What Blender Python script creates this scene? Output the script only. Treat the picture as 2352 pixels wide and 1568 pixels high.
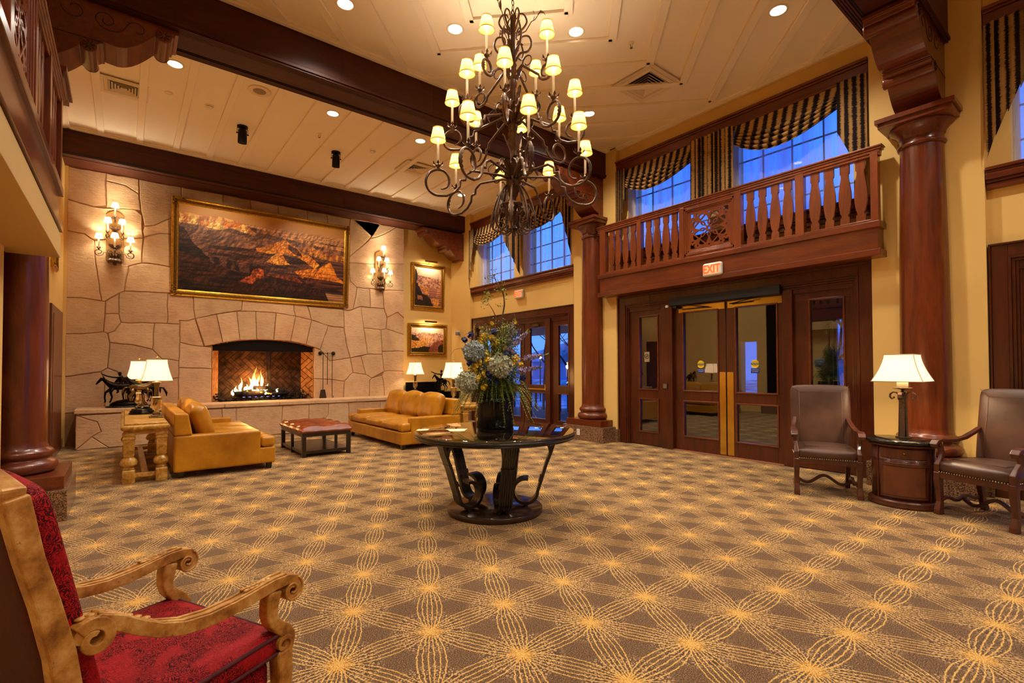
import bpy, bmesh, math, random
from math import sin, cos, pi, sqrt, radians, atan2
from mathutils import Vector, Matrix, noise
import numpy as np

for o in list(bpy.data.objects):
    bpy.data.objects.remove(o, do_unlink=True)
S = bpy.context.scene
COL = S.collection

# ------------------------------------------------------------------ camera
cam_d = bpy.data.cameras.new('camera')
cam = bpy.data.objects.new('camera', cam_d)
COL.objects.link(cam)
S.camera = cam
_f, _yaw, _p, _r = 1135.2, 0.904965, 0.019521, -0.0026164
fw = Vector((cos(_yaw)*cos(_p), sin(_yaw)*cos(_p), sin(_p)))
ri = Vector((sin(_yaw), -cos(_yaw), 0)); up = ri.cross(fw)
r2 = ri*cos(_r)+up*sin(_r); u2 = up*cos(_r)-ri*sin(_r)
M = Matrix((r2, u2, -fw)).transposed().to_4x4()
M.translation = Vector((0, 0, 1.40))
cam.matrix_world = M
cam_d.sensor_width = 36; cam_d.lens = _f/2352*36
cam_d.shift_y = 39.17/2352
cam_d.clip_start = 0.05; cam_d.clip_end = 200

# ------------------------------------------------------------------ view
S.view_settings.view_transform = 'Standard'
S.view_settings.look = 'None'
S.view_settings.gamma = 1
S.view_settings.use_curve_mapping = False
S.view_settings.exposure = 1.06

S.cycles.max_bounces = 9; S.cycles.diffuse_bounces = 5; S.cycles.glossy_bounces = 4; S.cycles.transmission_bounces = 6; S.cycles.transparent_max_bounces = 10
S.cycles.adaptive_threshold = .025; S.cycles.sample_clamp_indirect = 6
# ------------------------------------------------------------------ world: dusk sky
W = bpy.data.worlds.new('dusk_sky'); S.world = W; W.use_nodes = True
wn = W.node_tree; wn.nodes.clear()
wo = wn.nodes.new('ShaderNodeOutputWorld'); wb = wn.nodes.new('ShaderNodeBackground')
wt = wn.nodes.new('ShaderNodeTexCoord'); wsx = wn.nodes.new('ShaderNodeSeparateXYZ')
wr = wn.nodes.new('ShaderNodeValToRGB'); wnz = wn.nodes.new('ShaderNodeTexNoise')
wmx = wn.nodes.new('ShaderNodeMix'); wmx.data_type = 'RGBA'
wn.links.new(wt.outputs['Generated'], wsx.inputs[0]); wn.links.new(wsx.outputs[2], wr.inputs[0])
wn.links.new(wt.outputs['Generated'], wnz.inputs['Vector']); wnz.inputs['Scale'].default_value = 2.2
wr.color_ramp.elements[0].position = 0.0; wr.color_ramp.elements[0].color = (0.05, 0.18, 0.85, 1)
wr.color_ramp.elements[1].position = 0.55; wr.color_ramp.elements[1].color = (0.018, 0.13, 0.88, 1)
wn.links.new(wr.outputs[0], wmx.inputs[6]); wmx.inputs[7].default_value = (0.07, 0.26, 1.0, 1)
wmr = wn.nodes.new('ShaderNodeMapRange'); wn.links.new(wnz.outputs[0], wmr.inputs[0])
wmr.inputs[1].default_value = .5; wmr.inputs[2].default_value = .68
wn.links.new(wmr.outputs[0], wmx.inputs[0]); wm2 = wn.nodes.new('ShaderNodeMix'); wm2.data_type = 'RGBA'; wrr = wn.nodes.new('ShaderNodeMapRange'); wn.links.new(wsx.outputs[1], wrr.inputs[0])
wrr.inputs[1].default_value = .45; wrr.inputs[2].default_value = .85; wn.links.new(wrr.outputs[0], wm2.inputs[0])
wn.links.new(wmx.outputs[2], wm2.inputs[6]); wm2.inputs[7].default_value = (.10, .33, 1.0, 1)
wn.links.new(wm2.outputs[2], wb.inputs[0])
wb.inputs[1].default_value = .95
wn.links.new(wb.outputs[0], wo.inputs[0])

# ------------------------------------------------------------------ helpers
def srgb(*c):
    if len(c) == 1: c = c[0]
    out = []
    for v in c[:3]:
        v = v/255.0
        out.append(v/12.92 if v <= .04045 else ((v+.055)/1.055)**2.4)
    return tuple(out)+(1.0,)

def link(o, parent=None):
    COL.objects.link(o)
    if parent: o.parent = parent
    return o

def empty(name, loc=(0, 0, 0), rz=0.0):
    o = bpy.data.objects.new(name, None); o.location = loc; o.rotation_euler = (0, 0, rz)
    o.empty_display_size = .1
    return link(o)

def tag(o, label=None, cat=None, group=None, kind=None):
    if label: o['label'] = label
    if cat: o['category'] = cat
    if group: o['group'] = group
    if kind: o['kind'] = kind
    return o

def thing(name, label, cat, loc=(0, 0, 0), rz=0.0, group=None):
    return tag(empty(name, loc, rz), label, cat, group)

def copy_tree(o, parent=None):
    c = o.copy(); COL.objects.link(c)
    if parent: c.parent = parent
    for ch in list(o.children): copy_tree(ch, c)
    return c

class MB:
    """collects geometry; build() links it as one mesh object"""
    def __init__(s): s.v = []; s.f = []; s.m = []; s.sm = []; s.cur = 0; s.smooth = False; s.T = None
    def mat(s, i): s.cur = i; return s
    def sh(s, b): s.smooth = b; return s
    def add(s, vs, fs, smooth=None):
        n = len(s.v)
        if s.T is not None: vs = [s.T @ Vector(p) for p in vs]
        s.v += [tuple(p) for p in vs]
        for f in fs:
            s.f.append([i+n for i in f]); s.m.append(s.cur); s.sm.append(s.smooth if smooth is None else smooth)
        return n
    def box(s, a, b):
        x0, y0, z0 = [min(a[i], b[i]) for i in range(3)]; x1, y1, z1 = [max(a[i], b[i]) for i in range(3)]
        s.add([(x0, y0, z0), (x1, y0, z0), (x1, y1, z0), (x0, y1, z0), (x0, y0, z1), (x1, y0, z1), (x1, y1, z1), (x0, y1, z1)],
              [(0, 3, 2, 1), (4, 5, 6, 7), (0, 1, 5, 4), (1, 2, 6, 5), (2, 3, 7, 6), (3, 0, 4, 7)], False)
        return s
    def bar(s, a, b, w, h, up=(0, 0, 1), w2=None, h2=None):
        a = Vector(a); b = Vector(b); d = (b-a).normalized(); u = Vector(up)
        if abs(d.dot(u)) > .99: u = Vector((1, 0, 0))
        x = d.cross(u).normalized(); y = x.cross(d).normalized()
        w2 = w if w2 is None else w2; h2 = h if h2 is None else h2
        vs = [a+x*sx*w/2+y*sy*h/2 for sx, sy in ((-1, -1), (1, -1), (1, 1), (-1, 1))]+[b+x*sx*w2/2+y*sy*h2/2 for sx, sy in ((-1, -1), (1, -1), (1, 1), (-1, 1))]
        s.add(vs, [(0, 1, 2, 3)[::-1], (4, 5, 6, 7), (0, 1, 5, 4), (1, 2, 6, 5), (2, 3, 7, 6), (3, 0, 4, 7)], False)
        return s
    def ring_loft(s, rings, caps=True, closed=True, smooth=True):
        n = len(rings[0]); vs = [p for r in rings for p in r]; fs = []
        for i in range(len(rings)-1):
            for j in range(n if closed else n-1):
                k = (j+1) % n
                fs.append((i*n+j, i*n+k, (i+1)*n+k, (i+1)*n+j))
        if caps and closed:
            fs.append(tuple(range(n))[::-1]); fs.append(tuple((len(rings)-1)*n+j for j in range(n)))
        s.add(vs, fs, smooth)
        return s
    def tube(s, pts, r, n=8, caps=True, flat=None, smooth=True):
        """sweep a round (or flat=(w,h) rectangular) section along points; r scalar or list"""
        P = [Vector(p) for p in pts]; m = len(P)
        if m < 2: return s
        R = r if isinstance(r, (list, tuple)) else [r]*m
        tg = []
        for i in range(m):
            t = P[min(i+1, m-1)]-P[max(i-1, 0)]
            tg.append(t.normalized() if t.length > 1e-9 else Vector((0, 0, 1)))
        u = Vector((0, 0, 1)) if abs(tg[0].z) < .9 else Vector((1, 0, 0))
        x = tg[0].cross(u).normalized(); rings = []
        for i in range(m):
            t = tg[i]; x = (x-t*x.dot(t)); x = x.normalized() if x.length > 1e-6 else t.orthogonal().normalized()
            y = t.cross(x)
            if flat:
                w, h = flat[0]*R[i], flat[1]*R[i]
                rings.append([P[i]+x*a*w/2+y*b*h/2 for a, b in ((-1, -1), (1, -1), (1, 1), (-1, 1))])
            else:
                rings.append([P[i]+(x*cos(2*pi*k/n)+y*sin(2*pi*k/n))*R[i] for k in range(n)])
        return s.ring_loft(rings, caps, True, smooth and not flat)
    def ribbon(s, pts, w, h, nrm, smooth=False):
        """rectangular sweep in a plane with normal nrm (w along nrm); w,h scalar or list"""
        P = [Vector(p) for p in pts]; m = len(P); N = Vector(nrm).normalized(); rings = []
        for i in range(m):
            t = (P[min(i+1, m-1)]-P[max(i-1, 0)]).normalized(); y = t.cross(N).normalized()
            ww = w[i] if isinstance(w, (list, tuple)) else w; hh = h[i] if isinstance(h, (list, tuple)) else h
            rings.append([P[i]+N*a*ww/2+y*b*hh/2 for a, b in ((-1, -1), (1, -1), (1, 1), (-1, 1))])
        return s.ring_loft(rings, True, True, smooth)
    def lathe(s, prof, c=(0, 0, 0), n=24, sx=1, sy=1, smooth=True, caps=True, rot=0):
        rings = [[(c[0]+r*cos(2*pi*k/n+rot)*sx, c[1]+r*sin(2*pi*k/n+rot)*sy, c[2]+z) for k in range(n)] for r, z in prof]
        return s.ring_loft(rings, caps, True, smooth)
    def prism(s, poly, a, b, axis='z', smooth=False):
        """extrude 2-D polygon (list of pairs) between a and b along axis"""
        def P(u, v, w):
            return {'z': (u, v, w), 'y': (u, w, v), 'x': (w, u, v)}[axis]
        n = len(poly); vs = [P(u, v, a) for u, v in poly]+[P(u, v, b) for u, v in poly]
        fs = [tuple(range(n)), tuple(range(2*n-1, n-1, -1))]+[(i, i+n, (i+1) % n+n, (i+1) % n) for i in range(n)]
        s.add(vs, fs, smooth); return s
    def sphere(s, c, r, n=10, m=6, sc=(1, 1, 1), smooth=True):
        c = Vector(c); vs = [c+Vector((0, 0, -r*sc[2]))]; fs = []
        for i in range(1, m):
            t = pi*i/m-pi/2
            for k in range(n): vs.append(c+Vector((r*cos(t)*cos(2*pi*k/n)*sc[0], r*cos(t)*sin(2*pi*k/n)*sc[1], r*sin(t)*sc[2])))
        vs.append(c+Vector((0, 0, r*sc[2])))
        for k in range(n): fs.append((0, 1+(k+1) % n, 1+k))
        for i in range(m-2):
            for k in range(n): a = 1+i*n; fs.append((a+k, a+(k+1) % n, a+n+(k+1) % n, a+n+k))
        L = len(vs)-1; a = 1+(m-2)*n
        for k in range(n): fs.append((a+k, a+(k+1) % n, L))
        s.add(vs, fs, smooth); return s
    def build(s, name, mats, parent=None, bevel=0, seg=2, sub=0, fix=True, wn=False):
        me = bpy.data.meshes.new(name); me.from_pydata(s.v, [], s.f)
        if not isinstance(mats, (list, tuple)): mats = [mats]
        for m in mats: me.materials.append(m)
        me.polygons.foreach_set('material_index', s.m); me.polygons.foreach_set('use_smooth', s.sm)
        if fix:
            bm = bmesh.new(); bm.from_mesh(me)
            bmesh.ops.recalc_face_normals(bm, faces=bm.faces); bm.to_mesh(me); bm.free()
        me.update()
        o = bpy.data.objects.new(name, me); link(o, parent)
        if bevel:
            b = o.modifiers.new('bevel', 'BEVEL'); b.width = bevel; b.segments = seg; b.limit_method = 'ANGLE'; b.angle_limit = radians(40)
            b.use_clamp_overlap = True
        if sub:
            m = o.modifiers.new('sub', 'SUBSURF'); m.levels = sub; m.render_levels = sub
        return o

def soft_box(sx, sy, sz, r=.03, puff=.0, n=(8, 8, 4), top_puff=None, seed=0, wr=0.0):
    """rounded, puffed cushion centred on origin: returns MB with smooth faces"""
    m = MB(); m.smooth = True
    nx, ny, nz = n
    idx = {}; vs = []; fs = []
    def vert(i, j, k):
        key = (i, j, k)
        if key in idx: return idx[key]
        u, v, w = i/nx*2-1, j/ny*2-1, k/nz*2-1
        p = Vector((u*sx/2, v*sy/2, w*sz/2))
        # rounded box
        q = Vector((max(-sx/2+r, min(sx/2-r, p.x)), max(-sy/2+r, min(sy/2-r, p.y)), max(-sz/2+r, min(sz/2-r, p.z))))
        d = p-q
        if d.length > 1e-9: p = q+d.normalized()*r
        bx = (1-u*u)*(1-v*v)
        p.z += (w)*puff*bx*(1 if top_puff is None or w < 0 else top_puff)
        p.x += u*puff*.5*(1-v*v)*(1-w*w); p.y += v*puff*.5*(1-u*u)*(1-w*w)
        if wr:
            nn = noise.noise_vector(Vector((p.x*7+seed, p.y*7, p.z*7)))
            p += nn*wr
        idx[key] = len(vs); vs.append(p); return idx[key]
    for k in (0, nz):
        for i in range(nx):
            for j in range(ny):
                q = [vert(i, j, k), vert(i+1, j, k), vert(i+1, j+1, k), vert(i, j+1, k)]
                fs.append(q if k else q[::-1])
    for j in (0, ny):
        for i in range(nx):
            for k in range(nz):
                q = [vert(i, j, k), vert(i+1, j, k), vert(i+1, j, k+1), vert(i, j, k+1)]
                fs.append(q[::-1] if j else q)
    for i in (0, nx):
        for j in range(ny):
            for k in range(nz):
                q = [vert(i, j, k), vert(i, j+1, k), vert(i, j+1, k+1), vert(i, j, k+1)]
                fs.append(q if i else q[::-1])
    m.add(vs, fs, True)
    return m

def xf(mb, loc=(0, 0, 0), rot=(0, 0, 0)):
    from mathutils import Euler
    T = Matrix.Translation(Vector(loc)) @ Euler(rot).to_matrix().to_4x4()
    mb.v = [tuple(T @ Vector(p)) for p in mb.v]; return mb

def merge(a, b):
    n = len(a.v); a.v += b.v; a.f += [[i+n for i in f] for f in b.f]; a.m += [a.cur]*len(b.m); a.sm += b.sm; return a

def cr(P, n=5):
    """Catmull-Rom smoothing of a polyline of tuples or Vectors"""
    Q = [Vector(p) for p in P]; m = len(Q); out = []
    for i in range(m-1):
        p0, p1, p2, p3 = Q[max(i-1, 0)], Q[i], Q[i+1], Q[min(i+2, m-1)]
        for k in range(n):
            t = k/n; out.append(.5*((2*p1)+(p2-p0)*t+(2*p0-5*p1+4*p2-p3)*t*t+(3*p1-p0-3*p2+p3)*t*t*t))
    out.append(Q[-1]); return out
def crv(vals, n=5):
    return [vals[i]+(vals[i+1]-vals[i])*k/n for i in range(len(vals)-1) for k in range(n)]+[vals[-1]]

def text_mesh(name, txt, size, mat, parent, loc, rot, depth=.002, align='CENTER', sx=1.0, bold=0.0):
    c = bpy.data.curves.new(name, 'FONT'); c.body = txt; c.size = size; c.extrude = depth; c.align_x = align; c.align_y = 'CENTER'
    c.offset = bold
    t = bpy.data.objects.new(name+'_src', c); COL.objects.link(t)
    bpy.context.view_layer.update()
    dg = bpy.context.evaluated_depsgraph_get()
    me = bpy.data.meshes.new_from_object(t.evaluated_get(dg)); me.name = name
    bpy.data.objects.remove(t, do_unlink=True)
    me.materials.clear(); me.materials.append(mat)
    o = bpy.data.objects.new(name, me); link(o, parent); o.location = loc; o.rotation_euler = rot; o.scale = (sx, 1, 1)
    return o

# ------------------------------------------------------------------ node helpers
class NT:
    def __init__(s, name):
        s.m = bpy.data.materials.new(name); s.m.use_nodes = True; s.t = s.m.node_tree; s.t.nodes.clear()
        s.out = s.t.nodes.new('ShaderNodeOutputMaterial')
    def n(s, typ, **k):
        nd = s.t.nodes.new(typ)
        for a, b in k.items(): setattr(nd, a, b)
        return nd
    def l(s, a, b): s.t.links.new(a, b)
    def put(s, inp, v):
        if isinstance(v, bpy.types.NodeSocket): s.l(v, inp)
        elif v is not None:
            if hasattr(inp.default_value, '__len__') and not hasattr(v, '__len__'): inp.default_value = (v,)*len(inp.default_value)
            else: inp.default_value = v
    def math(s, op, a, b=None, c=None, clamp=False):
        nd = s.n('ShaderNodeMath', operation=op, use_clamp=clamp)
        s.put(nd.inputs[0], a)
        if b is not None: s.put(nd.inputs[1], b)
        if c is not None: s.put(nd.inputs[2], c)
        return nd.outputs[0]
    def mix(s, f, a, b, blend='MIX'):
        nd = s.n('ShaderNodeMix', data_type='RGBA', blend_type=blend)
        s.put(nd.inputs[0], f); s.put(nd.inputs[6], a); s.put(nd.inputs[7], b); return nd.outputs[2]
    def coord(s, kind='Object', scale=(1, 1, 1), rot=(0, 0, 0), loc=(0, 0, 0)):
        tc = s.n('ShaderNodeTexCoord'); mp = s.n('ShaderNodeMapping')
        s.l(tc.outputs[kind], mp.inputs[0]); mp.inputs['Scale'].default_value = scale; mp.inputs['Rotation'].default_value = rot
        mp.inputs['Location'].default_value = loc
        return mp.outputs[0]
    def noise(s, vec, scale=5, detail=4, rough=.5, dist=0, out=0):
        nd = s.n('ShaderNodeTexNoise'); s.put(nd.inputs['Vector'], vec); nd.inputs['Scale'].default_value = scale
        nd.inputs['Detail'].default_value = detail; nd.inputs['Roughness'].default_value = rough; nd.inputs['Distortion'].default_value = dist
        return nd.outputs[out]
    def vor(s, vec, scale=5, feature='F1', out='Distance', rnd=1):
        nd = s.n('ShaderNodeTexVoronoi', feature=feature); s.put(nd.inputs['Vector'], vec); nd.inputs['Scale'].default_value = scale
        nd.inputs['Randomness'].default_value = rnd
        return nd.outputs[out]
    def ramp(s, f, *st):
        nd = s.n('ShaderNodeValToRGB'); s.put(nd.inputs[0], f); r = nd.color_ramp
        while len(r.elements) < len(st): r.elements.new(.5)
        for e, (p, c) in zip(r.elements, st): e.position = p; e.color = c if len(c) == 4 else tuple(c)+(1,)
        return nd.outputs[0]
    def mr(s, v, a, b, c=0, d=1):
        nd = s.n('ShaderNodeMapRange'); s.put(nd.inputs[0], v)
        for i, x in enumerate((a, b, c, d)): nd.inputs[i+1].default_value = x
        return nd.outputs[0]
    def bump(s, h, strength=.3, dist=.01, normal=None):
        nd = s.n('ShaderNodeBump'); s.put(nd.inputs['Height'], h); nd.inputs['Strength'].default_value = strength; nd.inputs['Distance'].default_value = dist
        if normal: s.l(normal, nd.inputs['Normal'])
        return nd.outputs[0]
    def pbr(s, col, rough=.5, metal=0, normal=None, spec=.5, coat=0, coat_rough=.1, emit=None, emit_s=0, sheen=0):
        b = s.n('ShaderNodeBsdfPrincipled')
        s.put(b.inputs['Base Color'], col); s.put(b.inputs['Roughness'], rough); s.put(b.inputs['Metallic'], metal)
        b.inputs['Specular IOR Level'].default_value = spec
        if coat: b.inputs['Coat Weight'].default_value = coat; b.inputs['Coat Roughness'].default_value = coat_rough
        if normal: s.l(normal, b.inputs['Normal'])
        if emit is not None: s.put(b.inputs['Emission Color'], emit); b.inputs['Emission Strength'].default_value = emit_s
        if sheen: b.inputs['Sheen Weight'].default_value = sheen
        s.l(b.outputs[0], s.out.inputs[0]); s.bsdf = b
        return s.m

def simple(name, col, rough=.5, metal=0, var=.0, scale=20, bump=0, spec=.5, coat=0, emit=None, emit_s=0):
    t = NT(name); c = srgb(col) if max(col) > 1 else tuple(col)+(1,)
    v = t.coord()
    nz = t.noise(v, scale, 4, .6)
    dk = tuple(x*(1-var) for x in c[:3])+(1,); lt = tuple(min(1, x*(1+var)) for x in c[:3])+(1,)
    cc = t.ramp(nz, (.3, dk), (.7, lt)) if var else c
    nm = t.bump(nz, bump, .005) if bump else None
    return t.pbr(cc, rough, metal, nm, spec, coat, emit=emit, emit_s=emit_s)
# ------------------------------------------------------------------ materials
def wood(name, dark, light, rough=.3, coat=.3, scale=1.0, grain=(1, 1, .12), bump=.08, spec=.5):
    t = NT(name); v = t.coord('Object', tuple(g*scale for g in grain))
    n1 = t.noise(v, 9, 6, .62, 1.2); n2 = t.noise(v, 60, 3, .6); n3 = t.noise(t.coord(), 1.1, 2)
    f = t.math('ADD', t.math('MULTIPLY', n1, .62), t.math('MULTIPLY', n2, .2)); f = t.math('ADD', f, t.math('MULTIPLY', n3, .2))
    c = t.ramp(f, (.32, srgb(dark)), (.68, srgb(light)))
    return t.pbr(c, rough, 0, t.bump(n2, bump, .002), spec, coat, .12)

CH_D, CH_L = (64, 23, 7), (124, 54, 18)
m_wood = wood('cherry_wood_vertical', CH_D, CH_L)
m_woodx = wood('cherry_wood_along_x', CH_D, CH_L, grain=(.12, 1, 1))
m_woody = wood('cherry_wood_along_y', CH_D, CH_L, grain=(1, .12, 1))
m_rail = wood('balustrade_wood', (84, 34, 11), (142, 68, 25), grain=(1, 1, .12))
m_door = wood('door_mahogany', (50, 17, 6), (90, 36, 13), rough=.28)
m_beam = wood('beam_mahogany', (46, 16, 6), (82, 34, 13), grain=(.12, 1, 1), rough=.5, coat=0, spec=.3)
m_black = simple('dark_groove', (14, 8, 6), .8)
m_dkwood = wood('espresso_wood', (12, 6, 4), (32, 16, 10), rough=.3)
m_chairwood = wood('antique_brown_wood', (44, 18, 10), (96, 44, 22), rough=.35)
m_brass = simple('polished_brass', (222, 184, 84), .22, 1, .12, 6)
m_gold = simple('gilded_wood', (196, 146, 44), .32, .85, .35, 30, .4)
m_gold_dk = simple('antique_gilt', (120, 82, 26), .4, .75, .5, 45, .6)
m_iron = simple('wrought_iron', (92, 66, 46), .45, .45, .5, 25, .3)
m_blackiron = simple('black_iron', (18, 16, 15), .4, .6, .3, 25, .2)
m_bronze = simple('dark_bronze', (30, 22, 15), .3, .9, .5, 20, .2)
m_pewter = simple('antique_pewter_brass', (120, 100, 70), .28, .9, .3, 30)
m_trim_white = simple('ceiling_trim_paint', (244, 228, 200), .6, 0, .02)
m_black_gloss = simple('black_lacquer', (8, 7, 7), .22, 0, 0, spec=.35)
m_blackplastic = simple('black_plastic', (16, 13, 12), .6)
m_white = simple('white_plastic', (225, 222, 214), .4)
m_candle = simple('ivory_candle_sleeve', (240, 228, 196), .5, emit=srgb(255, 214, 150), emit_s=.10)
m_dirt = simple('charred', (16, 12, 10), .9, 0, .4, 20, .5)

def paint(name, col, rough=.65, var=.05):
    t = NT(name); v = t.coord(); n = t.noise(v, 1.3, 3); n2 = t.noise(v, 180, 2)
    c = srgb(col); dk = tuple(x*(1-var) for x in c[:3])+(1,)
    return t.pbr(t.ramp(n, (.3, dk), (.7, c)), rough, 0, t.bump(n2, .12, .002), .35)
m_wall = paint('wall_cream_paint', (228, 190, 112))
m_ceil = paint('ceiling_paint', (244, 228, 200), .7, .02)
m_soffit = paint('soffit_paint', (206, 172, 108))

def granite():
    t = NT('brown_granite'); v = t.coord()
    a = t.vor(v, 130, out='Color'); n = t.noise(v, 60, 4, .7)
    bw = t.n('ShaderNodeRGBToBW'); t.l(a, bw.inputs[0])
    f = t.math('ADD', t.math('MULTIPLY', bw.outputs[0], .7), t.math('MULTIPLY', n, .4))
    c = t.ramp(f, (.25, srgb(34, 22, 16)), (.5, srgb(104, 74, 54)), (.8, srgb(160, 124, 94)))
    return t.pbr(c, .22, 0, None, .5, .2)
m_granite = granite()

def carpet():
    t = NT('patterned_carpet')
    a = .4885; hx = a*sqrt(3)/2; sy = hx/.4655
    vec = t.coord('Object')
    # wobble
    wob = t.n('ShaderNodeTexNoise'); t.l(vec, wob.inputs['Vector']); wob.inputs['Scale'].default_value = 34; wob.inputs['Detail'].default_value = 2
    wv = t.n('ShaderNodeVectorMath', operation='SUBTRACT'); t.l(wob.outputs['Color'], wv.inputs[0]); wv.inputs[1].default_value = (.5, .5, .5)
    ws = t.n('ShaderNodeVectorMath', operation='SCALE'); t.l(wv.outputs[0], ws.inputs[0]); ws.inputs['Scale'].default_value = .016
    wa = t.n('ShaderNodeVectorMath', operation='ADD'); t.l(vec, wa.inputs[0]); t.l(ws.outputs[0], wa.inputs[1])
    sp = t.n('ShaderNodeSeparateXYZ'); t.l(wa.outputs[0], sp.inputs[0])
    X = t.math('SUBTRACT', sp.outputs[0], 1.545); Y = t.math('MULTIPLY', t.math('SUBTRACT', sp.outputs[1], 2.831), sy)
    A = .060
    lines = None
    dmin = None
    for ang in (0, 60, 120):
        ca, sa = cos(radians(ang)), sin(radians(ang))
        P = t.math('ADD', t.math('MULTIPLY', X, ca), t.math('MULTIPLY', Y, sa))
        Q = t.math('ADD', t.math('MULTIPLY', X, -sa), t.math('MULTIPLY', Y, ca))
        row = t.math('ROUND', t.math('DIVIDE', Q, hx))
        tt = t.math('SUBTRACT', Q, t.math('MULTIPLY', row, hx))
        s_ = t.math('SUBTRACT', t.math('DIVIDE', P, a), t.math('MULTIPLY', row, .5))
        s_ = t.math('FRACT', s_)
        amp = t.math('ADD', t.math('MULTIPLY', t.math('POWER', t.math('SINE', t.math('MULTIPLY', s_, pi)), .8), A), .009)
        q = t.math('DIVIDE', tt, amp)                    # -1..1 inside lens
        qq = t.math('MULTIPLY', q, 2.5)
        near = t.math('SUBTRACT', t.math('ROUND', t.math('ADD', qq, .5)), .5)
        near = t.math('MAXIMUM', t.math('MINIMUM', near, 2.5), -2.5)
        d = t.math('MULTIPLY', t.math('ABSOLUTE', t.math('SUBTRACT', qq, near)), t.math('DIVIDE', amp, 2.5))
        ln = t.mr(d, .0018, .0042, 1, 0)
        lines = ln if lines is None else t.math('MAXIMUM', lines, ln)
        # distance from nearest star along this direction
        e = t.math('MULTIPLY', t.math('MINIMUM', s_, t.math('SUBTRACT', 1, s_)), a)
        r = t.math('SQRT', t.math('ADD', t.math('POWER', e, 2), t.math('POWER', tt, 2)))
        dmin = r if dmin is None else t.math('MINIMUM', dmin, r)
    dash = t.noise(vec, 190, 2, .6)
    lines = t.math('MULTIPLY', lines, t.mr(dash, .40, .52, .12, 1))
    # pebble honeycomb near stars, speckle elsewhere
    cell = t.vor(vec, 62, 'DISTANCE_TO_EDGE'); peb = t.mr(cell, .07, .24, 0, 1)
    fine = t.noise(vec, 170, 2, .7); speck = t.mr(fine, .50, .58, 0, 1)
    fade = t.mr(dmin, .15, .20, 1, 0)
    zone = t.mr(dmin, .10, .26, 1, 0)
    dark = t.mix(t.math('MULTIPLY', speck, .8), srgb(78, 54, 36), srgb(158, 124, 84))
    peby = t.mix(peb, srgb(78, 54, 36), srgb(182, 146, 102))
    base = t.mix(t.mr(t.math('ADD', dmin, t.math('MULTIPLY', t.math('SUBTRACT', fine, .5), .06)), .175, .215, 1, 0), dark, peby)
    org = t.mix(peb, srgb(120, 76, 34), srgb(196, 138, 66))
    base = t.mix(t.mr(t.math('ADD', dmin, t.math('MULTIPLY', fine, .03)), .068, .078, 1, 0), base, org)
    col = t.mix(lines, base, srgb(230, 182, 96))
    big = t.noise(vec, 900, 1)
    return t.pbr(col, .95, 0, t.bump(t.math('ADD', fine, t.math('MULTIPLY', lines, .5)), .5, .004), .1, sheen=.15)
m_carpet = carpet()

def stone(name, attr=True):
    t = NT(name); v = t.coord('Object', (1, 1, 1))
    at_ = t.n('ShaderNodeAttribute', attribute_name='tone')
    n1 = t.noise(v, 3, 5, .6); n2 = t.noise(t.coord('Object', (1, 1, 3.2), (0, .5, 0)), 9, 8, .65, .6); n3 = t.noise(v, 60, 4, .6)
    base = t.ramp(n1, (.25, srgb(202, 166, 128)), (.5, srgb(220, 184, 142)), (.8, srgb(228, 198, 156)))
    c = t.mix(.85, base, at_.outputs['Color'], 'MULTIPLY')
    c = t.mix(t.mr(n2, .5, .75, 0, .35), c, srgb(150, 98, 58))
    h = t.math('ADD', t.math('MULTIPLY', n2, 1.0), t.math('MULTIPLY', n3, .12))
    # flaking ledges
    led = t.math('SNAP', t.math('ADD', n1, t.math('MULTIPLY', n2, .2)), .11)
    h = t.math('ADD', h, t.math('MULTIPLY', led, 1.6))
    return t.pbr(c, .75, 0, t.bump(h, .75, .02), .3)
m_stone = stone('flagstone')
m_mortar = simple('stone_mortar', (158, 116, 76), .9, 0, .2, 60, .4)

def leather(name, col, dark, rough=.33, crease=1.0, spec=.5):
    t = NT(name); v = t.coord()
    n = t.noise(v, 2.6, 4, .6); cr = t.noise(t.coord('Object', (1, 1, .35)), 22, 5, .7, 2.0); gr = t.vor(v, 420)
    c = t.ramp(n, (.3, srgb(dark)), (.68, srgb(col)))
    c = t.mix(t.mr(cr, .38, .3, 0, .35*crease), c, srgb(dark))
    h = t.math('ADD', t.math('MULTIPLY', cr, .8*crease), t.math('MULTIPLY', gr, .12))
    return t.pbr(c, rough, 0, t.bump(h, .3, .006), spec)
m_leather = leather('mustard_leather', (200, 136, 22), (150, 92, 10))
m_leather_brown = leather('brown_leather', (92, 62, 48), (60, 38, 28), .36, .2)
m_leather_otto = leather('cognac_leather', (150, 66, 22), (96, 36, 12), .26, .4)

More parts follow.
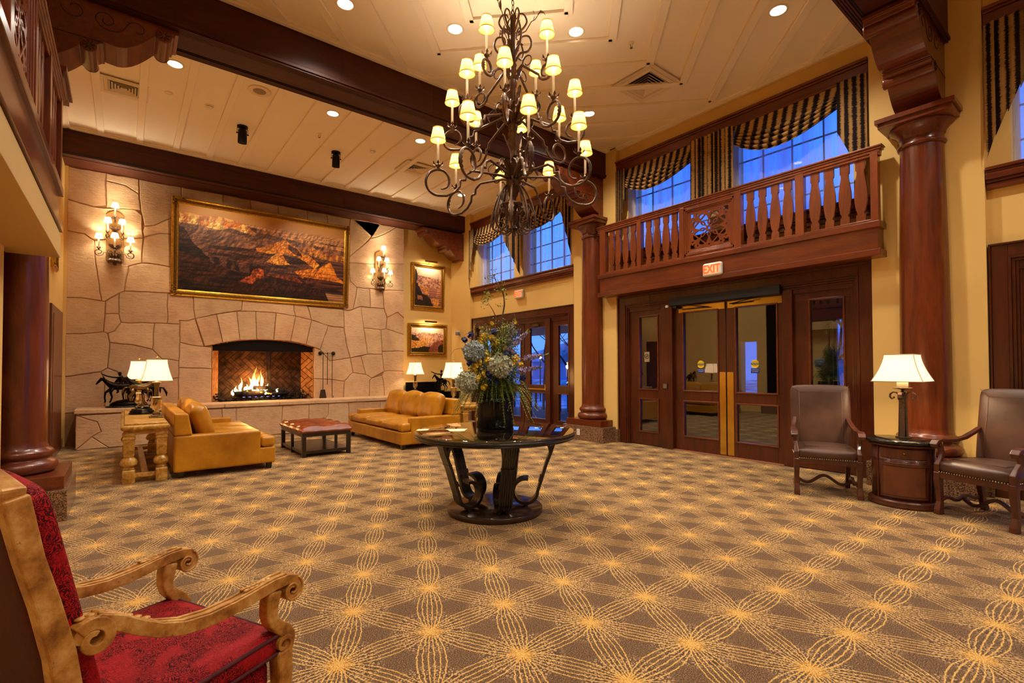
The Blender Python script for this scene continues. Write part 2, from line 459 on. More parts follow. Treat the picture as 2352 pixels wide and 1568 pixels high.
def herringbone(name='herringbone_firebrick', c1=(140, 92, 50), c2=(196, 142, 84), U=.105):
    t = NT(name)
    v = t.coord('Object', (1, 1, 1), (0, radians(45), 0))
    sp = t.n('ShaderNodeSeparateXYZ'); t.l(t.coord('Object'), sp.inputs[0])
    sx, sz = t.math('ADD', sp.outputs[0], sp.outputs[1]), sp.outputs[2]; soot_ = 1
    u = t.math('MULTIPLY', t.math('ADD', sx, sz), .7071/U); w = t.math('MULTIPLY', t.math('SUBTRACT', sz, sx), .7071/U)
    # herringbone of 1x3 bricks on unit grid (u,w)
    fu, fw_ = t.math('FLOOR', u), t.math('FLOOR', w)
    k = t.math('FLOORED_MODULO', t.math('ADD', fu, fw_), 6)
    hor = t.math('LESS_THAN', k, 2.5)
    lu = t.math('FLOORED_MODULO', t.math('ADD', u, fw_), 6)            # position along horizontal brick 0..3
    kk = t.math('FLOORED_MODULO', t.math('ADD', fu, w), 6)
    lw = t.math('SUBTRACT', kk, 3)
    def edge(a_, L): return t.math('MINIMUM', a_, t.math('SUBTRACT', L, a_))
    eh = t.math('MINIMUM', edge(lu, 3), edge(t.math('FRACT', w), 1)); ev = t.math('MINIMUM', edge(lw, 3), edge(t.math('FRACT', u), 1))
    d = t.math('ADD', t.math('MULTIPLY', hor, eh), t.math('MULTIPLY', t.math('SUBTRACT', 1, hor), ev))
    br = t.mr(d, .03, .09, 0, 1)
    n = t.noise(t.coord(), 8, 4)
    c = t.mix(br, srgb(40, 24, 14), t.ramp(n, (.3, srgb(c1)), (.7, srgb(c2))))
    return t.pbr(c, .85, 0, t.bump(br, .4, .01), .2)
m_fbrick = herringbone()
m_fbrick_soot = herringbone('sooty_firebrick', (34, 22, 14), (96, 64, 38))

def stripe():
    t = NT('ikat_striped_fabric')
    uv = t.n('ShaderNodeUVMap'); sp = t.n('ShaderNodeSeparateXYZ'); t.l(uv.outputs[0], sp.inputs[0])
    # u metres across, v metres down
    nv = t.n('ShaderNodeCombineXYZ'); t.l(t.math('MULTIPLY', sp.outputs[0], 4.0), nv.inputs[0]); t.l(t.math('MULTIPLY', sp.outputs[1], 70), nv.inputs[1])
    n = t.noise(nv.outputs[0], 1.0, 3, .75)
    nv2 = t.n('ShaderNodeCombineXYZ'); t.l(t.math('MULTIPLY', sp.outputs[0], 9.0), nv2.inputs[0]); t.l(t.math('MULTIPLY', sp.outputs[1], 9), nv2.inputs[1])
    n2 = t.noise(nv2.outputs[0], 1.0, 2)
    s = t.math('ABSOLUTE', t.math('SUBTRACT', t.math('FRACT', t.math('DIVIDE', sp.outputs[0], .135)), .5))
    s = t.math('ADD', s, t.math('MULTIPLY', t.math('SUBTRACT', n, .5), .60))
    c = t.ramp(s, (.13, srgb(30, 20, 24)), (.21, srgb(64, 42, 34)), (.28, srgb(168, 130, 76)), (.5, srgb(184, 146, 90)))
    c = t.mix(t.mr(n2, .55, .7, 0, .35), c, srgb(60, 62, 70), 'MULTIPLY')
    return t.pbr(c, .8, 0, None, .2)
m_stripe = stripe()

def sheer():
    t = NT('sheer_curtain'); 
    tr = t.n('ShaderNodeBsdfTransparent'); tr.inputs[0].default_value = (.97, .98, 1, 1)
    df = t.n('ShaderNodeBsdfDiffuse'); df.inputs[0].default_value = srgb(225, 215, 205)
    tl = t.n('ShaderNodeBsdfTranslucent'); tl.inputs[0].default_value = srgb(220, 225, 235)
    m1 = t.n('ShaderNodeMixShader'); m1.inputs[0].default_value = .5; t.l(df.outputs[0], m1.inputs[1]); t.l(tl.outputs[0], m1.inputs[2])
    m2 = t.n('ShaderNodeMixShader'); 
    nn = t.noise(t.coord('Object', (0, 1, .03)), 9, 3, .6)
    t.l(t.mr(nn, .38, .62, .12, .62), m2.inputs[0])
    t.l(tr.outputs[0], m2.inputs[1]); t.l(m1.outputs[0], m2.inputs[2]); t.l(m2.outputs[0], t.out.inputs[0]); return t.m
m_sheer = sheer()

def glass(name, tint=(.82, .86, .88, 1), base=.08, rough=0.0):
    t = NT(name); lw = t.n('ShaderNodeLayerWeight'); lw.inputs[0].default_value = .5
    fr = t.math('ADD', t.math('MULTIPLY', t.math('POWER', lw.outputs['Facing'], 5), .9), .035)
    tr = t.n('ShaderNodeBsdfTransparent'); tr.inputs[0].default_value = tint
    gl = t.n('ShaderNodeBsdfGlossy'); gl.inputs['Roughness'].default_value = rough; gl.inputs[0].default_value = (1, 1, 1, 1)
    mx = t.n('ShaderNodeMixShader'); t.l(t.math('ADD', t.math('MULTIPLY', fr, 1.2), base, clamp=True), mx.inputs[0])
    t.l(tr.outputs[0], mx.inputs[1]); t.l(gl.outputs[0], mx.inputs[2]); t.l(mx.outputs[0], t.out.inputs[0]); return t.m
m_glass = glass('door_glass', (.72, .76, .80, 1), .09)
m_glass2 = glass('clear_door_glass', (.85, .88, .92, 1), .0)
m_wglass = glass('window_glass', (.95, .97, 1, 1), .0)

def emis(name, col, s):
    t = NT(name); e = t.n('ShaderNodeEmission'); e.inputs[0].default_value = srgb(col); e.inputs[1].default_value = s
    t.l(e.outputs[0], t.out.inputs[0]); return t.m
m_bulb = emis('lamp_bulb', (255, 226, 170), 12)
m_down = emis('downlight_lens', (255, 236, 205), 6)

def shade_mat(name, col, e, pleat=0, spec_col=None):
    t = NT(name); c = srgb(col)
    df = t.n('ShaderNodeBsdfDiffuse'); df.inputs[0].default_value = c
    tl = t.n('ShaderNodeBsdfTranslucent'); tl.inputs[0].default_value = c
    em = t.n('ShaderNodeEmission'); em.inputs[0].default_value = c; em.inputs[1].default_value = e
    if pleat:
        tc = t.n('ShaderNodeTexCoord'); n = t.noise(tc.outputs['Object'], pleat, 2)
        nm = t.bump(n, .4, .003); t.l(nm, df.inputs['Normal'])
    m1 = t.n('ShaderNodeMixShader'); m1.inputs[0].default_value = .5; t.l(df.outputs[0], m1.inputs[1]); t.l(tl.outputs[0], m1.inputs[2])
    a = t.n('ShaderNodeAddShader'); t.l(m1.outputs[0], a.inputs[0]); t.l(em.outputs[0], a.inputs[1]); t.l(a.outputs[0], t.out.inputs[0]); return t.m
m_shade_y = shade_mat('yellow_pleated_shade', (242, 188, 84), .30)
m_shade_c = shade_mat('sconce_shade_cream', (250, 222, 160), .45)
m_shade_w = shade_mat('ivory_lamp_shade', (250, 232, 204), .28)

def damask():
    t = NT('red_damask_velvet'); v = t.coord('Object', (1, 1.0, 1))
    n = t.noise(t.coord('Object', (1.6, 1, 1)), 16, 3, .6, 2.5)
    w = t.math('FRACT', t.math('MULTIPLY', n, 9)); m = t.mr(t.math('ABSOLUTE', t.math('SUBTRACT', w, .5)), .16, .26, 0, 1)
    big = t.mr(t.noise(v, 9, 2), .42, .5, 0, 1); m = t.math('MULTIPLY', m, t.math('ADD', t.math('MULTIPLY', big, .6), .4))
    c = t.mix(m, srgb(164, 14, 18), srgb(62, 3, 6))
    return t.pbr(c, t.math('ADD', t.math('MULTIPLY', m, .2), .62), 0, t.bump(m, -.3, .003), .18, sheen=.0)
m_damask = damask()
m_redback = simple('dark_red_velvet', (70, 6, 12), .8, 0, .3, 40)

def giltchair():
    t = NT('aged_cream_gilt_wood'); v = t.coord()
    n = t.noise(v, 14, 6, .65); n2 = t.noise(v, 60, 5, .7)
    c = t.ramp(n, (.3, srgb(112, 64, 18)), (.48, srgb(178, 122, 48)), (.68, srgb(216, 172, 98)))
    c = t.mix(t.mr(n2, .62, .72, 0, .8), c, srgb(96, 56, 20))
    return t.pbr(c, .42, .15, t.bump(n2, .35, .003), .5)
m_cgilt = giltchair()

def travertine():
    t = NT('honey_marbled_wood'); v = t.coord()
    n = t.noise(v, 7, 6, .7, 1.5); n2 = t.noise(v, 40, 4)
    c = t.ramp(n, (.28, srgb(116, 70, 20)), (.5, srgb(194, 140, 54)), (.72, srgb(232, 194, 108)))
    c = t.mix(t.mr(n2, .6, .75, 0, .5), c, srgb(90, 48, 16))
    return t.pbr(c, .3, 0, t.bump(n2, .15, .003), .5, .3)
m_honey = travertine()
# ------------------------------------------------------------------ room shell
XL, XR, XRR = -.83, 7.35, 7.45     # left pier face, right pier face, right recess face
ZC = 5.62
def struct(o, kind='structure'): o['kind'] = kind; return o
mb = MB(); mb.add([(-4, -7, 0), (7.9, -7, 0), (7.9, 12.3, 0), (-4, 12.3, 0), (-4, -7, -.1), (7.9, -7, -.1), (7.9, 12.3, -.1), (-4, 12.3, -.1)],
   [(0, 1, 2, 3), (7, 6, 5, 4), (0, 4, 5, 1), (1, 5, 6, 2), (2, 6, 7, 3), (3, 7, 4, 0)])
struct(mb.build('floor', m_carpet))

# ceilings
mb = MB(); mb.box((-4.1, -7.1, ZC), (7.9, 12.9, ZC+.12))
def strip(mb, a, b, w=.105, h=.040):
    a = Vector((a[0], a[1], ZC-h/2)); b = Vector((b[0], b[1], ZC-h/2)); mb.bar(a, b, w, h)
cx0, cy0 = 3.26, 4.12
def clipseg(p, q, x0, x1, y0, y1):
    t0, t1 = 0., 1.; dx, dy = q[0]-p[0], q[1]-p[1]
    for d, a in ((-dx, p[0]-x0), (dx, x1-p[0]), (-dy, p[1]-y0), (dy, y1-p[1])):
        if abs(d) < 1e-9:
            if a < 0: return None
        else:
            r = a/d
            if d < 0: t0 = max(t0, r)
            else: t1 = min(t1, r)
    if t0 >= t1: return None
    return (p[0]+dx*t0, p[1]+dy*t0), (p[0]+dx*t1, p[1]+dy*t1)
for k in range(1, 9):
    h = .84+.785*(k-1)
    c = [(cx0+h, cy0), (cx0, cy0+h), (cx0-h, cy0), (cx0, cy0-h)]
    for i in range(4):
        sgm = clipseg(c[i], c[(i+1) % 4], XL, XRR, 1.86, 6.38)
        if sgm and (Vector(sgm[0])-Vector(sgm[1])).length > .1: strip(mb, *sgm)
for k in range(-4, 12):
    x = 1.29+.55*k
    if XL < x < XRR: strip(mb, (x, 6.95), (x, 11.44), .10, .034)
# perimeter mouldings
def mould(mb, x0, y0, x1, y1):
    mb.box((x0, y0, ZC-.05), (x1, y1, ZC)); 
for (a, b) in ((1.86, 6.38), (6.95, 11.44)):
    mould(mb, XL, a, XRR, a+.06); mould(mb, XL, b-.06, XRR, b)
    mould(mb, XL-.05, a, XL+.06, b); mould(mb, XRR-.06, a, XRR, b)
    mb.box((XL, a+.06, ZC-.028), (XRR, a+.10, ZC)); mb.box((XL, b-.10, ZC-.028), (XRR, b-.06, ZC)); mb.box((XRR-.10, a, ZC-.028), (XRR-.06, b, ZC))
struct(mb.build('ceiling', m_ceil, bevel=.004, seg=1))

# entrance wall with real openings, built of blocks:  (y0,y1,z0,z1)
TH = .42
def wall_blocks(mb, x0, x1, y0, y1, z0, z1, holes):
    ys = sorted({y0, y1}|{h[0] for h in holes}|{h[1] for h in holes}); zs = sorted({z0, z1}|{h[2] for h in holes}|{h[3] for h in holes})
    ys = [y for y in ys if y0 <= y <= y1]; zs = [z for z in zs if z0 <= z <= z1]
    for i in range(len(ys)-1):
        for j in range(len(zs)-1):
            ym, zm = (ys[i]+ys[i+1])/2, (zs[j]+zs[j+1])/2
            if any(h[0] < ym < h[1] and h[2] < zm < h[3] for h in holes): continue
            mb.box((x0, ys[i], zs[j]), (x1, ys[i+1], zs[j+1]))
WZ0, WZ1 = 3.56, 5.14
bays = [('far', 7.27, 11.18), ('main', 2.065, 6.14), ('near', -3.05, 1.02)]
win_holes = [(9.40, 10.97, WZ0, WZ1), (7.46, 9.04, WZ0, WZ1), (4.28, 5.93, WZ0, WZ1), (2.27, 3.93, WZ0, WZ1), (-.80, .82, WZ0, WZ1), (-2.85, -1.2, WZ0, WZ1)]
door_holes = [(7.42, 11.08, 0, 2.56), (2.22, 5.98, 0, 2.60), (-2.9, .87, 0, 2.60)]
mb = MB(); wall_blocks(mb, XRR, XRR+TH, -7, 12.35, 0, ZC, win_holes+door_holes)
for a, b in ((-7, -3.05), (1.02, 2.065), (6.14, 7.27), (11.18, 12.35)):
    mb.box((XR, a, 0), (XRR+.001, b, ZC))
struct(mb.build('wall_right', m_wall))
# picture wall
mb = MB(); mb.box((5.87, 12.18, 0), (XRR+.05, 12.35, ZC)); struct(mb.build('wall_back', m_wall))
mb = MB(); mb.box((-1.3, 12.62, 0), (7.9, 12.72, ZC)); struct(mb.build('wall_back', m_wall))
# left wall: pier faces to Y=5.75.. ; recess beyond
mb = MB(); mb.box((XL-.3, -1.2, 0), (XL, 6.1, ZC)); mb.box((-1.3, 6.1, 0), (-.93, 12.7, ZC)); mb.box((-.94, 7.27, 0), (-.885, 12.14, ZC)); mb.box((-.95, 12.12, 0), (-.835, 12.65, ZC))
mb.box((XL-.3, 6.1, 0), (-.93, 7.27, ZC))
struct(mb.build('wall_left', m_wall))
mb = MB(); mb.box((-4, -7.1, 0), (7.9, -7, ZC)); mb.box((-4.1, -7, 0), (-4, 0, ZC)); mb.box((-4, -1.3, 0), (XL-.3, -1.2, ZC)); struct(mb.build('wall_front', m_wall))

# baseboards of granite
mb = MB()
for a, b in ((1.02, 2.065), (6.14, 7.27), (11.18, 12.18)): mb.box((XR-.03, a-.03, 0), (XRR, b+.03, .245))
struct(mb.build('baseboard_right', m_granite, bevel=.004))
mb = MB(); mb.box((-.885, 11.76, 0), (-.86, 12.1, .15)); struct(mb.build('baseboard_left', m_granite, bevel=.003))

# beams --------------------------------------------------------------
def beam(name, y0, y1, z0, z1, flip=False):
    mb = MB(); mb.box((XL-.1, y0+.006, z0+.012), (XR+.1, y1-.006, z1))
    # reeded edge strips on the soffit and shadow lines on the front
    for (a, b) in ((y0, y0+.135), (y1-.10, y1)):
        n = 5 if (b-a) > .12 else 4
        w = (b-a)/n
        for i in range(n): mb.box((XL-.1, a+i*w+.004, z0-.006), (XR, a+(i+1)*w-.004, z0+.02))
    mb.box((XL-.1, y0-.014, z0+.015), (XR, y0+.02, z0+.05)); mb.box((XL-.1, y1-.02, z0+.015), (XR, y1+.014, z0+.05))
    mb.mat(1)
    mb.box((XL-.1, y0+.139, z0+.004), (XR, y0+.155, z0+.016)); mb.box((XL-.1, y1-.118, z0+.004), (XR, y1-.104, z0+.016))
    mb.box((XL-.1, y0-.001, z0+.05), (XR, y0+.02, z0+.062)); mb.mat(0)
    # panel seams on face
    mb.mat(1)
    for x in (.4, 2.2, 3.55, 5.1, 6.4):
        mb.box((x, y0+.0045, z0+.06), (x+.003, y0+.02, z1)); mb.box((x, y1-.02, z0+.06), (x+.003, y1-.0045, z1))
    return struct(mb.build(name, [m_beam, m_black]))
beam('trim_2', 6.38, 6.95, 5.10, ZC)
beam('trim_1', 1.29, 1.86, 5.10, ZC)
mb = MB(); mb.box((XL-.1, 11.44, 5.30), (XR, 11.9, ZC)); mb.box((XL-.1, 11.45, 5.165), (XR, 12.2, 5.30))
mb.box((XL-.1, 11.44, 5.175), (XR, 11.47, 5.30))
mb.box((XL-.1, 11.455, 5.14), (XR, 11.60, 5.17)); mb.box((XL-.1, 11.612, 5.135), (XR, 11.96, 5.17)); mb.box((XL-.1, 11.97, 5.14), (XR, 12.12, 5.17))
mb.mat(1); mb.box((XL-.1, 11.437, 5.155), (XR, 11.46, 5.176)); mb.box((XL-.1, 11.6, 5.145), (XR, 11.612, 5.16)); mb.box((XL-.1, 11.96, 5.145), (XR, 11.97, 5.16))
mb.box((XL-.1, 11.4375, 5.455), (XR, 11.45, 5.458))
for x in (-.1, 2.2, 4.0, 5.9): mb.box((x, 11.4375, 5.18), (x+.003, 11.45, 5.455)); mb.box((x+1.1, 11.4375, 5.455), (x+1.103, 11.45, ZC-.05))
struct(mb.build('trim_3', [m_beam, m_black]))

# outside: snow, dark planting, canopy, distant building --------------
def snowmat():
    t = NT('snow_ground'); n = t.noise(t.coord(), .6, 4); return t.pbr(t.ramp(n, (.4, srgb(120, 125, 130)), (.6, srgb(225, 228, 235))), .7, 0, t.bump(n, .5, .1))
m_snow = snowmat(); m_pave = simple('paving', (96, 92, 88), .7, 0, .2, 3)
mb = MB(); mb.box((7.9, -30, -.3), (60, 60, -.12)); struct(mb.build('ground_snow', m_snow))
mb = MB(); mb.box((7.9, -7, -.12), (12.0, 14, -.01)); struct(mb.build('ground_paving', m_pave))
# vestibule beyond the main doors, and the dusk outside ---------------------------
m_vest = paint('vestibule_paint', (170, 140, 96)); m_dark = simple('dark_metal_frame', (26, 22, 20), .5)
mb = MB()
wall_blocks(mb, 10.4, 10.6, 1.2, 6.6, 0, 2.75, [(2.7, 3.55, .1, 2.3), (4.96, 5.30, .7, 1.95), (4.18, 4.30, .95, 1.9)])  # narrow openings added to stand in for blue window reflections in the glass
mb.box((7.87, 6.4, 0), (10.4, 6.6, 2.75)); mb.box((7.87, 1.2, 0), (10.4, 1.4, 2.75))
struct(mb.build('wall_right', m_vest))
mb = MB()
for y in (1.6, 2.25, 2.9, 3.5): mb.box((10.45, y, .1), (10.52, y+.05, 2.3))
mb.box((10.45, 1.6, 1.0), (10.52, 3.55, 1.06)); struct(mb.build('window_7', m_dark))
r = thing('snow_bank', 'raised snow bank outside beyond the corner doors', 'snow bank', (18, 20, -.15)); mb = MB(); mb.sphere((0, 0, 0), 1, 24, 10, (2.2, 9, .95)); mb.build('mound', m_snow, r); r['label'] = 'raised snow bank outside beyond the corner doors'
def bare_tree(label, x, y, h, seed):
    r = thing('bare_tree', label, 'tree', (x, y, -.2), 0, 'leafless trees outside at dusk'); rnd = random.Random(seed); mb = MB(); tk = MB()
    def grow(m_, p, d, l, r_, depth):
        q = p+d*l; m_.tube([p, p+d*l*.5+Vector((rnd.gauss(0, .04), rnd.gauss(0, .04), 0))*l, q], [r_, r_*.8, r_*.6], 5)
        if depth > 0:
            for k in range(3):
                nd = (d+Vector((rnd.gauss(0, .55), rnd.gauss(0, .55), rnd.gauss(.1, .3)))).normalized(); grow(mb, q, nd, l*rnd.uniform(.55, .8), r_*.55, depth-1)
    grow(tk, Vector((0, 0, 0)), Vector((0, 0, 1)), h*.3, .09, 4)
    m_bark = bpy.data.materials.get('dark_bark') or simple('dark_bark', (22, 20, 26), .9)
    tk.build('trunk', m_bark, r); mb.build('branches', m_bark, r); return r
bare_tree('bare tree seen through the glass of the corner doors', 15.5, 17.2, 6, 3); bare_tree('bare tree seen through the corner sidelight beside the column', 14.5, 14.6, 5, 8); bare_tree('bare tree seen in the sidelight behind the brown armchair', 16.0, 5.4, 6, 5)
def house(label, x, y, w, h, col):
    r = thing('building', label, 'building', (x, y, -.2)); mb = MB(); mb.box((0, -w/2, 0), (5, w/2, h)); mb.build('walls', simple('dusk_wall_%d' % int(w), col, .8), r)
    mb = MB(); mb.prism([(-w/2-.4, h), (w/2+.4, h), (0, h+1.6)], -.4, 5.4, 'x'); mb.build('roof', m_snow, r)
    for k in range(3): mb = MB(); mb.box((-.05, -w/2+w*(k+.6)/3.3, .9), (0, -w/2+w*(k+.6)/3.3+.8, 2.1)); mb.build('window', emis('lit_window', (255, 214, 150), .8) if 'lit_window' not in bpy.data.materials else bpy.data.materials['lit_window'], r)
house('distant snow-roofed building seen through the corner doors', 30, 30, 18, 2.2, (150, 155, 185)); house('distant building seen in the sidelight behind the armchair', 30, 10.6, 6, 2.0, (150, 160, 185))
r = thing('patio_railing', 'dark railing outside the corner doors', 'railing', (11.2, 13.5, 0))
for k in range(14): mb = MB(); mb.box((-.03, -2.6+k*.4, -.02), (.03, -2.54+k*.4, .62)); mb.build('post', m_dark, r)
mb = MB(); mb.box((-.04, -2.7, .62), (.04, 2.8, .68)); mb.build('rail', m_snow, r)
for i, (x, y, z) in enumerate(((15, 17.0, 1.9), (13, 13.2, 1.45), (15, 14.2, 1.8))):
    r = thing('street_lamp', ('glowing lamp outside, left through the corner door glass', 'glowing lamp outside, lower through the corner door glass', 'glowing lamp outside through the corner sidelight')[i], 'outdoor lamp', (x, y, -.2))
    mb = MB(); mb.tube([(0, 0, 0), (0, 0, z+.1)], .03, 6); mb.build('post', m_dark, r); mb = MB(); mb.sphere((0, 0, z+.2), .07, 10, 8); mb.build('globe', emis('cool_lamp', (235, 240, 255), 6) if i < 2 else emis('warm_lamp', (255, 180, 110), 5), r)
m_porch = simple('porch_ceiling', (96, 78, 54), .8)
mb = MB(); mb.box((7.88, 1.2, 2.75), (10.7, 6.6, 2.9)); mb.box((7.88, 6.6, 2.62), (12.2, 15.5, 2.80)); struct(mb.build('ceiling', m_porch))
# ------------------------------------------------------------------ columns
def column(label, cx, cy, gx, hy, sgn):
    """gx: x of the granite plinth's room face, sgn: +1 wall lies at +x"""
    r = thing('column', label, 'column', (cx, cy, 0), 0, 'mahogany columns of the lobby')
    f = gx-cx; b = sgn*.10
    mb = MB(); mb.box((f, -hy, 0), (b, hy, .285)); mb.build('granite_plinth', m_granite, r, bevel=.006)
    f2 = f*.93; mb = MB(); mb.box((f2, -hy*.86, .285), (b, hy*.86, .405)); mb.build('wood_plinth', m_woody, r, bevel=.004)
    mb = MB()
    prof = [(.27, .405), (.30, .42), (.318, .455), (.318, .485), (.30, .515), (.262, .53), (.255, .545), (.268, .555), (.285, .575), (.288, .60), (.275, .622), (.25, .635), (.245, .65), (.237, .67), (.233, .70)]
    mb.lathe(prof, n=48, caps=False); mb.build('base_moulding', m_wood, r)
    mb = MB(); pr_ = [(.233, .70), (.2345, 1.3), (.231, 2.0), (.222, 2.8), (.208, 3.6), (.202, 3.96)]
    mb.lathe(pr_, n=48, caps=False); mb.build('shaft', m_wood, r)
    mb = MB(); mb.lathe([(.202, 3.955), (.222, 3.96), (.230, 3.98), (.222, 4.0), (.205, 4.005), (.205, 4.06), (.215, 4.07), (.222, 4.10), (.25, 4.14), (.285, 4.165), (.30, 4.19), (.30, 4.205), (.28, 4.215)], n=48, caps=False)
    mb.box((-.335, -.335, 4.205), (.335, .335, 4.262)); mb.box((-.36, -.36, 4.262), (.36, .36, 4.315)); mb.build('capital', m_wood, r, bevel=.003)
    return r
column('mahogany column behind the lamp table, between main doors and right wall pier', 7.315, 1.545, 6.985, .505, 1)
column('mahogany column between the main doors and the corner doors behind the flowers', 7.325, 6.705, 6.985, .53, 1)
column('mahogany column under the balcony on the left, behind the red armchair', -.82, 6.70, -.40, .53, -1)

# ------------------------------------------------------------------ corbels
CPROF = [(1.26, 5.09), (1.26, 5.045), (1.225, 5.04), (1.215, 5.00), (1.18, 4.995)]
def arc(cx, cz, r, a0, a1, n): return [(cx+r*cos(radians(a0+(a1-a0)*i/n)), cz+r*sin(radians(a0+(a1-a0)*i/n))) for i in range(n+1)]
def corbel(label, x0, sgn, y0, y1, zb):
    """x0 wall/column side x, sgn direction into the room, hung under a beam"""
    r = thing('corbel_bracket', label, 'bracket', (x0, (y0+y1)/2, 0), 0, 'scrolled corbels under the ceiling beams')
    P = list(CPROF)
    P += arc(1.125, 4.985, .07, 0, -130, 8)
    P += [(1.05, 4.96)]+[(1.04-.40*t, 4.945-.235*sin(min(1, t*1.25)*pi/2)+.02*max(0, t-.8)*5*.5) for t in [i/9 for i in range(1, 10)]]
    P += [(.625, 4.725), (.625, 4.70), (.60, 4.695), (.58, 4.675), (.57, 4.675)]
    P += arc(.515, 4.64, .062, 0, -130, 8)
    P += [(.44, 4.62)]+[(.43-.30*t, 4.605-.20*sin(t*pi/2)) for t in [i/8 for i in range(1, 9)]]
    P += [(.12, 4.39), (.12, zb), (.002, zb), (.002, 5.09)]
    P = [(u*sgn, z) for u, z in P]
    h = (y1-y0)/2
    mb = MB(); mb.prism([(u, z) for u, z in P], -h, h, 'y'); b = mb.build('bracket_body', m_woody, r, bevel=.004, seg=1)
    for p in b.data.polygons: p.use_smooth = False
    for (u, z, rr) in ((1.125, 4.985, .072), (.515, 4.64, .064)):
        for s_ in (-1, 1):
            mb = MB(); mb.T = Matrix.Translation((u*sgn, s_*(h+.004), z)) @ Matrix.Rotation(-s_*pi/2 if False else pi/2*(1 if s_ < 0 else -1), 4, 'X')
            mb.lathe([(rr, -.008), (rr, .006), (rr-.006, .010), (.0001, .010)], n=24, caps=False)
            o = mb.build('scroll_roll', m_wood, r)
            mb = MB()
            for k in range(8):
                a = k*pi/4+.2
                mb.bar((u*sgn+cos(a)*rr*.22, s_*(h+.0145), z+sin(a)*rr*.22), (u*sgn+cos(a)*rr*.78, s_*(h+.0145), z+sin(a)*rr*.78), .004, .010, (0, 1, 0), w2=.004, h2=.016)
            mb.build('carved_star', m_black, o)
    for s_ in (-1, 1):
        mb = MB(); y = s_*(h+.001)
        def sc(cx, cz, r0, r1, a0, a1, n=30):
            return [((cx+(r0+(r1-r0)*i/n)*cos(radians(a0+(a1-a0)*i/n)))*sgn, y, cz+(r0+(r1-r0)*i/n)*sin(radians(a0+(a1-a0)*i/n))) for i in range(n+1)]
        pts = sc(.93, 4.95, .035, .075, -90, -300)+sc(.73, 4.93, .11, .13, 150, 190, 6)[::1]
        mb.tube(sc(.90, 4.955, .03, .085, -120, 170), .0035, 5)
        mb.tube([((.90-.085+.0)*sgn, y, 4.97), (.78*sgn, y, 4.90), (.73*sgn, y, 4.865), (.66*sgn, y, 4.855), (.60*sgn, y, 4.875), (.565*sgn, y, 4.92), (.56*sgn, y, 4.96)], .0035, 5)
        mb.tube(sc(.645, 4.95, .085, .025, 180, -200), .0035, 5)
        mb.tube(sc(.40, 4.97, .10, .03, 180, 520), .0035, 5)
        mb.tube([(.62*sgn, y, 4.712), (.12*sgn, y, 4.70), (-.0*sgn, y, 4.70)], .0035, 5)
        mb.build('incised_line', m_black, r)
    return r
corbel('carved corbel at upper left beside the balcony rail', -.82, 1, 6.45, 6.88, 4.315)
corbel('carved corbel at upper right above the column by the lamp table', 7.349, -1, 1.33, 1.76, 4.315)
corbel('carved corbel above the middle column behind the chandelier', 7.349, -1, 6.45, 6.88, 4.315)
corbel('carved corbel on the corner wall above the two small paintings', 7.349, -1, 11.50, 11.92, 4.36)

# ------------------------------------------------------------------ windows
def window(n, y0, y1, z0=WZ0, z1=WZ1):
    r = struct(empty('window_%d' % n, (7.62, (y0+y1)/2, 0))); h = (y1-y0)/2
    mb = MB()
    for a, b in ((-h, -h+.05), (h-.05, h)): mb.box((0, a, z0), (.07, b, z1))
    mb.box((0, -h, z0), (.07, h, z0+.05)); mb.box((0, -h, z1-.05), (.07, h, z1)); mb.build('frame', m_white, r)
    mb = MB(); nv = 4
    for i in range(1, nv): y = -h+2*h*i/nv; mb.box((.02, y-.007, z0), (.05, y+.007, z1))
    for z in (3.87, 4.25, 4.63, 5.0): mb.box((.02, -h, z-.007), (.05, h, z+.007))
    mb.build('muntin', simple('window_bar', (60, 62, 74), .5) if 'window_bar' not in bpy.data.materials else bpy.data.materials['window_bar'], r)
    mb = MB(); mb.box((.033, -h+.02, z0+.02), (.037, h-.02, z1-.02)); mb.build('pane', m_wglass, r)
for i, hh in enumerate(win_holes): window(i+1, hh[0], hh[1])

# sills and header cornices
def moulding_run(name, y0, y1, steps, kind_mat=m_woody):
    mb = MB()
    for (xa, za, zb) in steps: mb.box((xa, y0, za), (XRR+.02, y1, zb))
    o = mb.build(name, kind_mat, bevel=.008, seg=2); struct(o); return o
SILL = [(7.33, 3.53, 3.565), (7.355, 3.505, 3.53), (7.345, 3.43, 3.50), (7.37, 3.40, 3.43), (7.385, 3.335, 3.395)]
HEAD = [(7.32, 5.285, 5.32), (7.345, 5.255, 5.285), (7.365, 5.135, 5.255), (7.35, 5.105, 5.135)]
moulding_run('trim_4', 7.275, 11.175, SILL); moulding_run('trim_5', 2.07, 6.135, SILL); moulding_run('trim_6', -3.0, 1.015, SILL)
moulding_run('trim_7', 7.275, 11.175, HEAD); moulding_run('trim_8', 2.07, 6.135, HEAD); moulding_run('trim_9', -3.0, 1.015, HEAD)

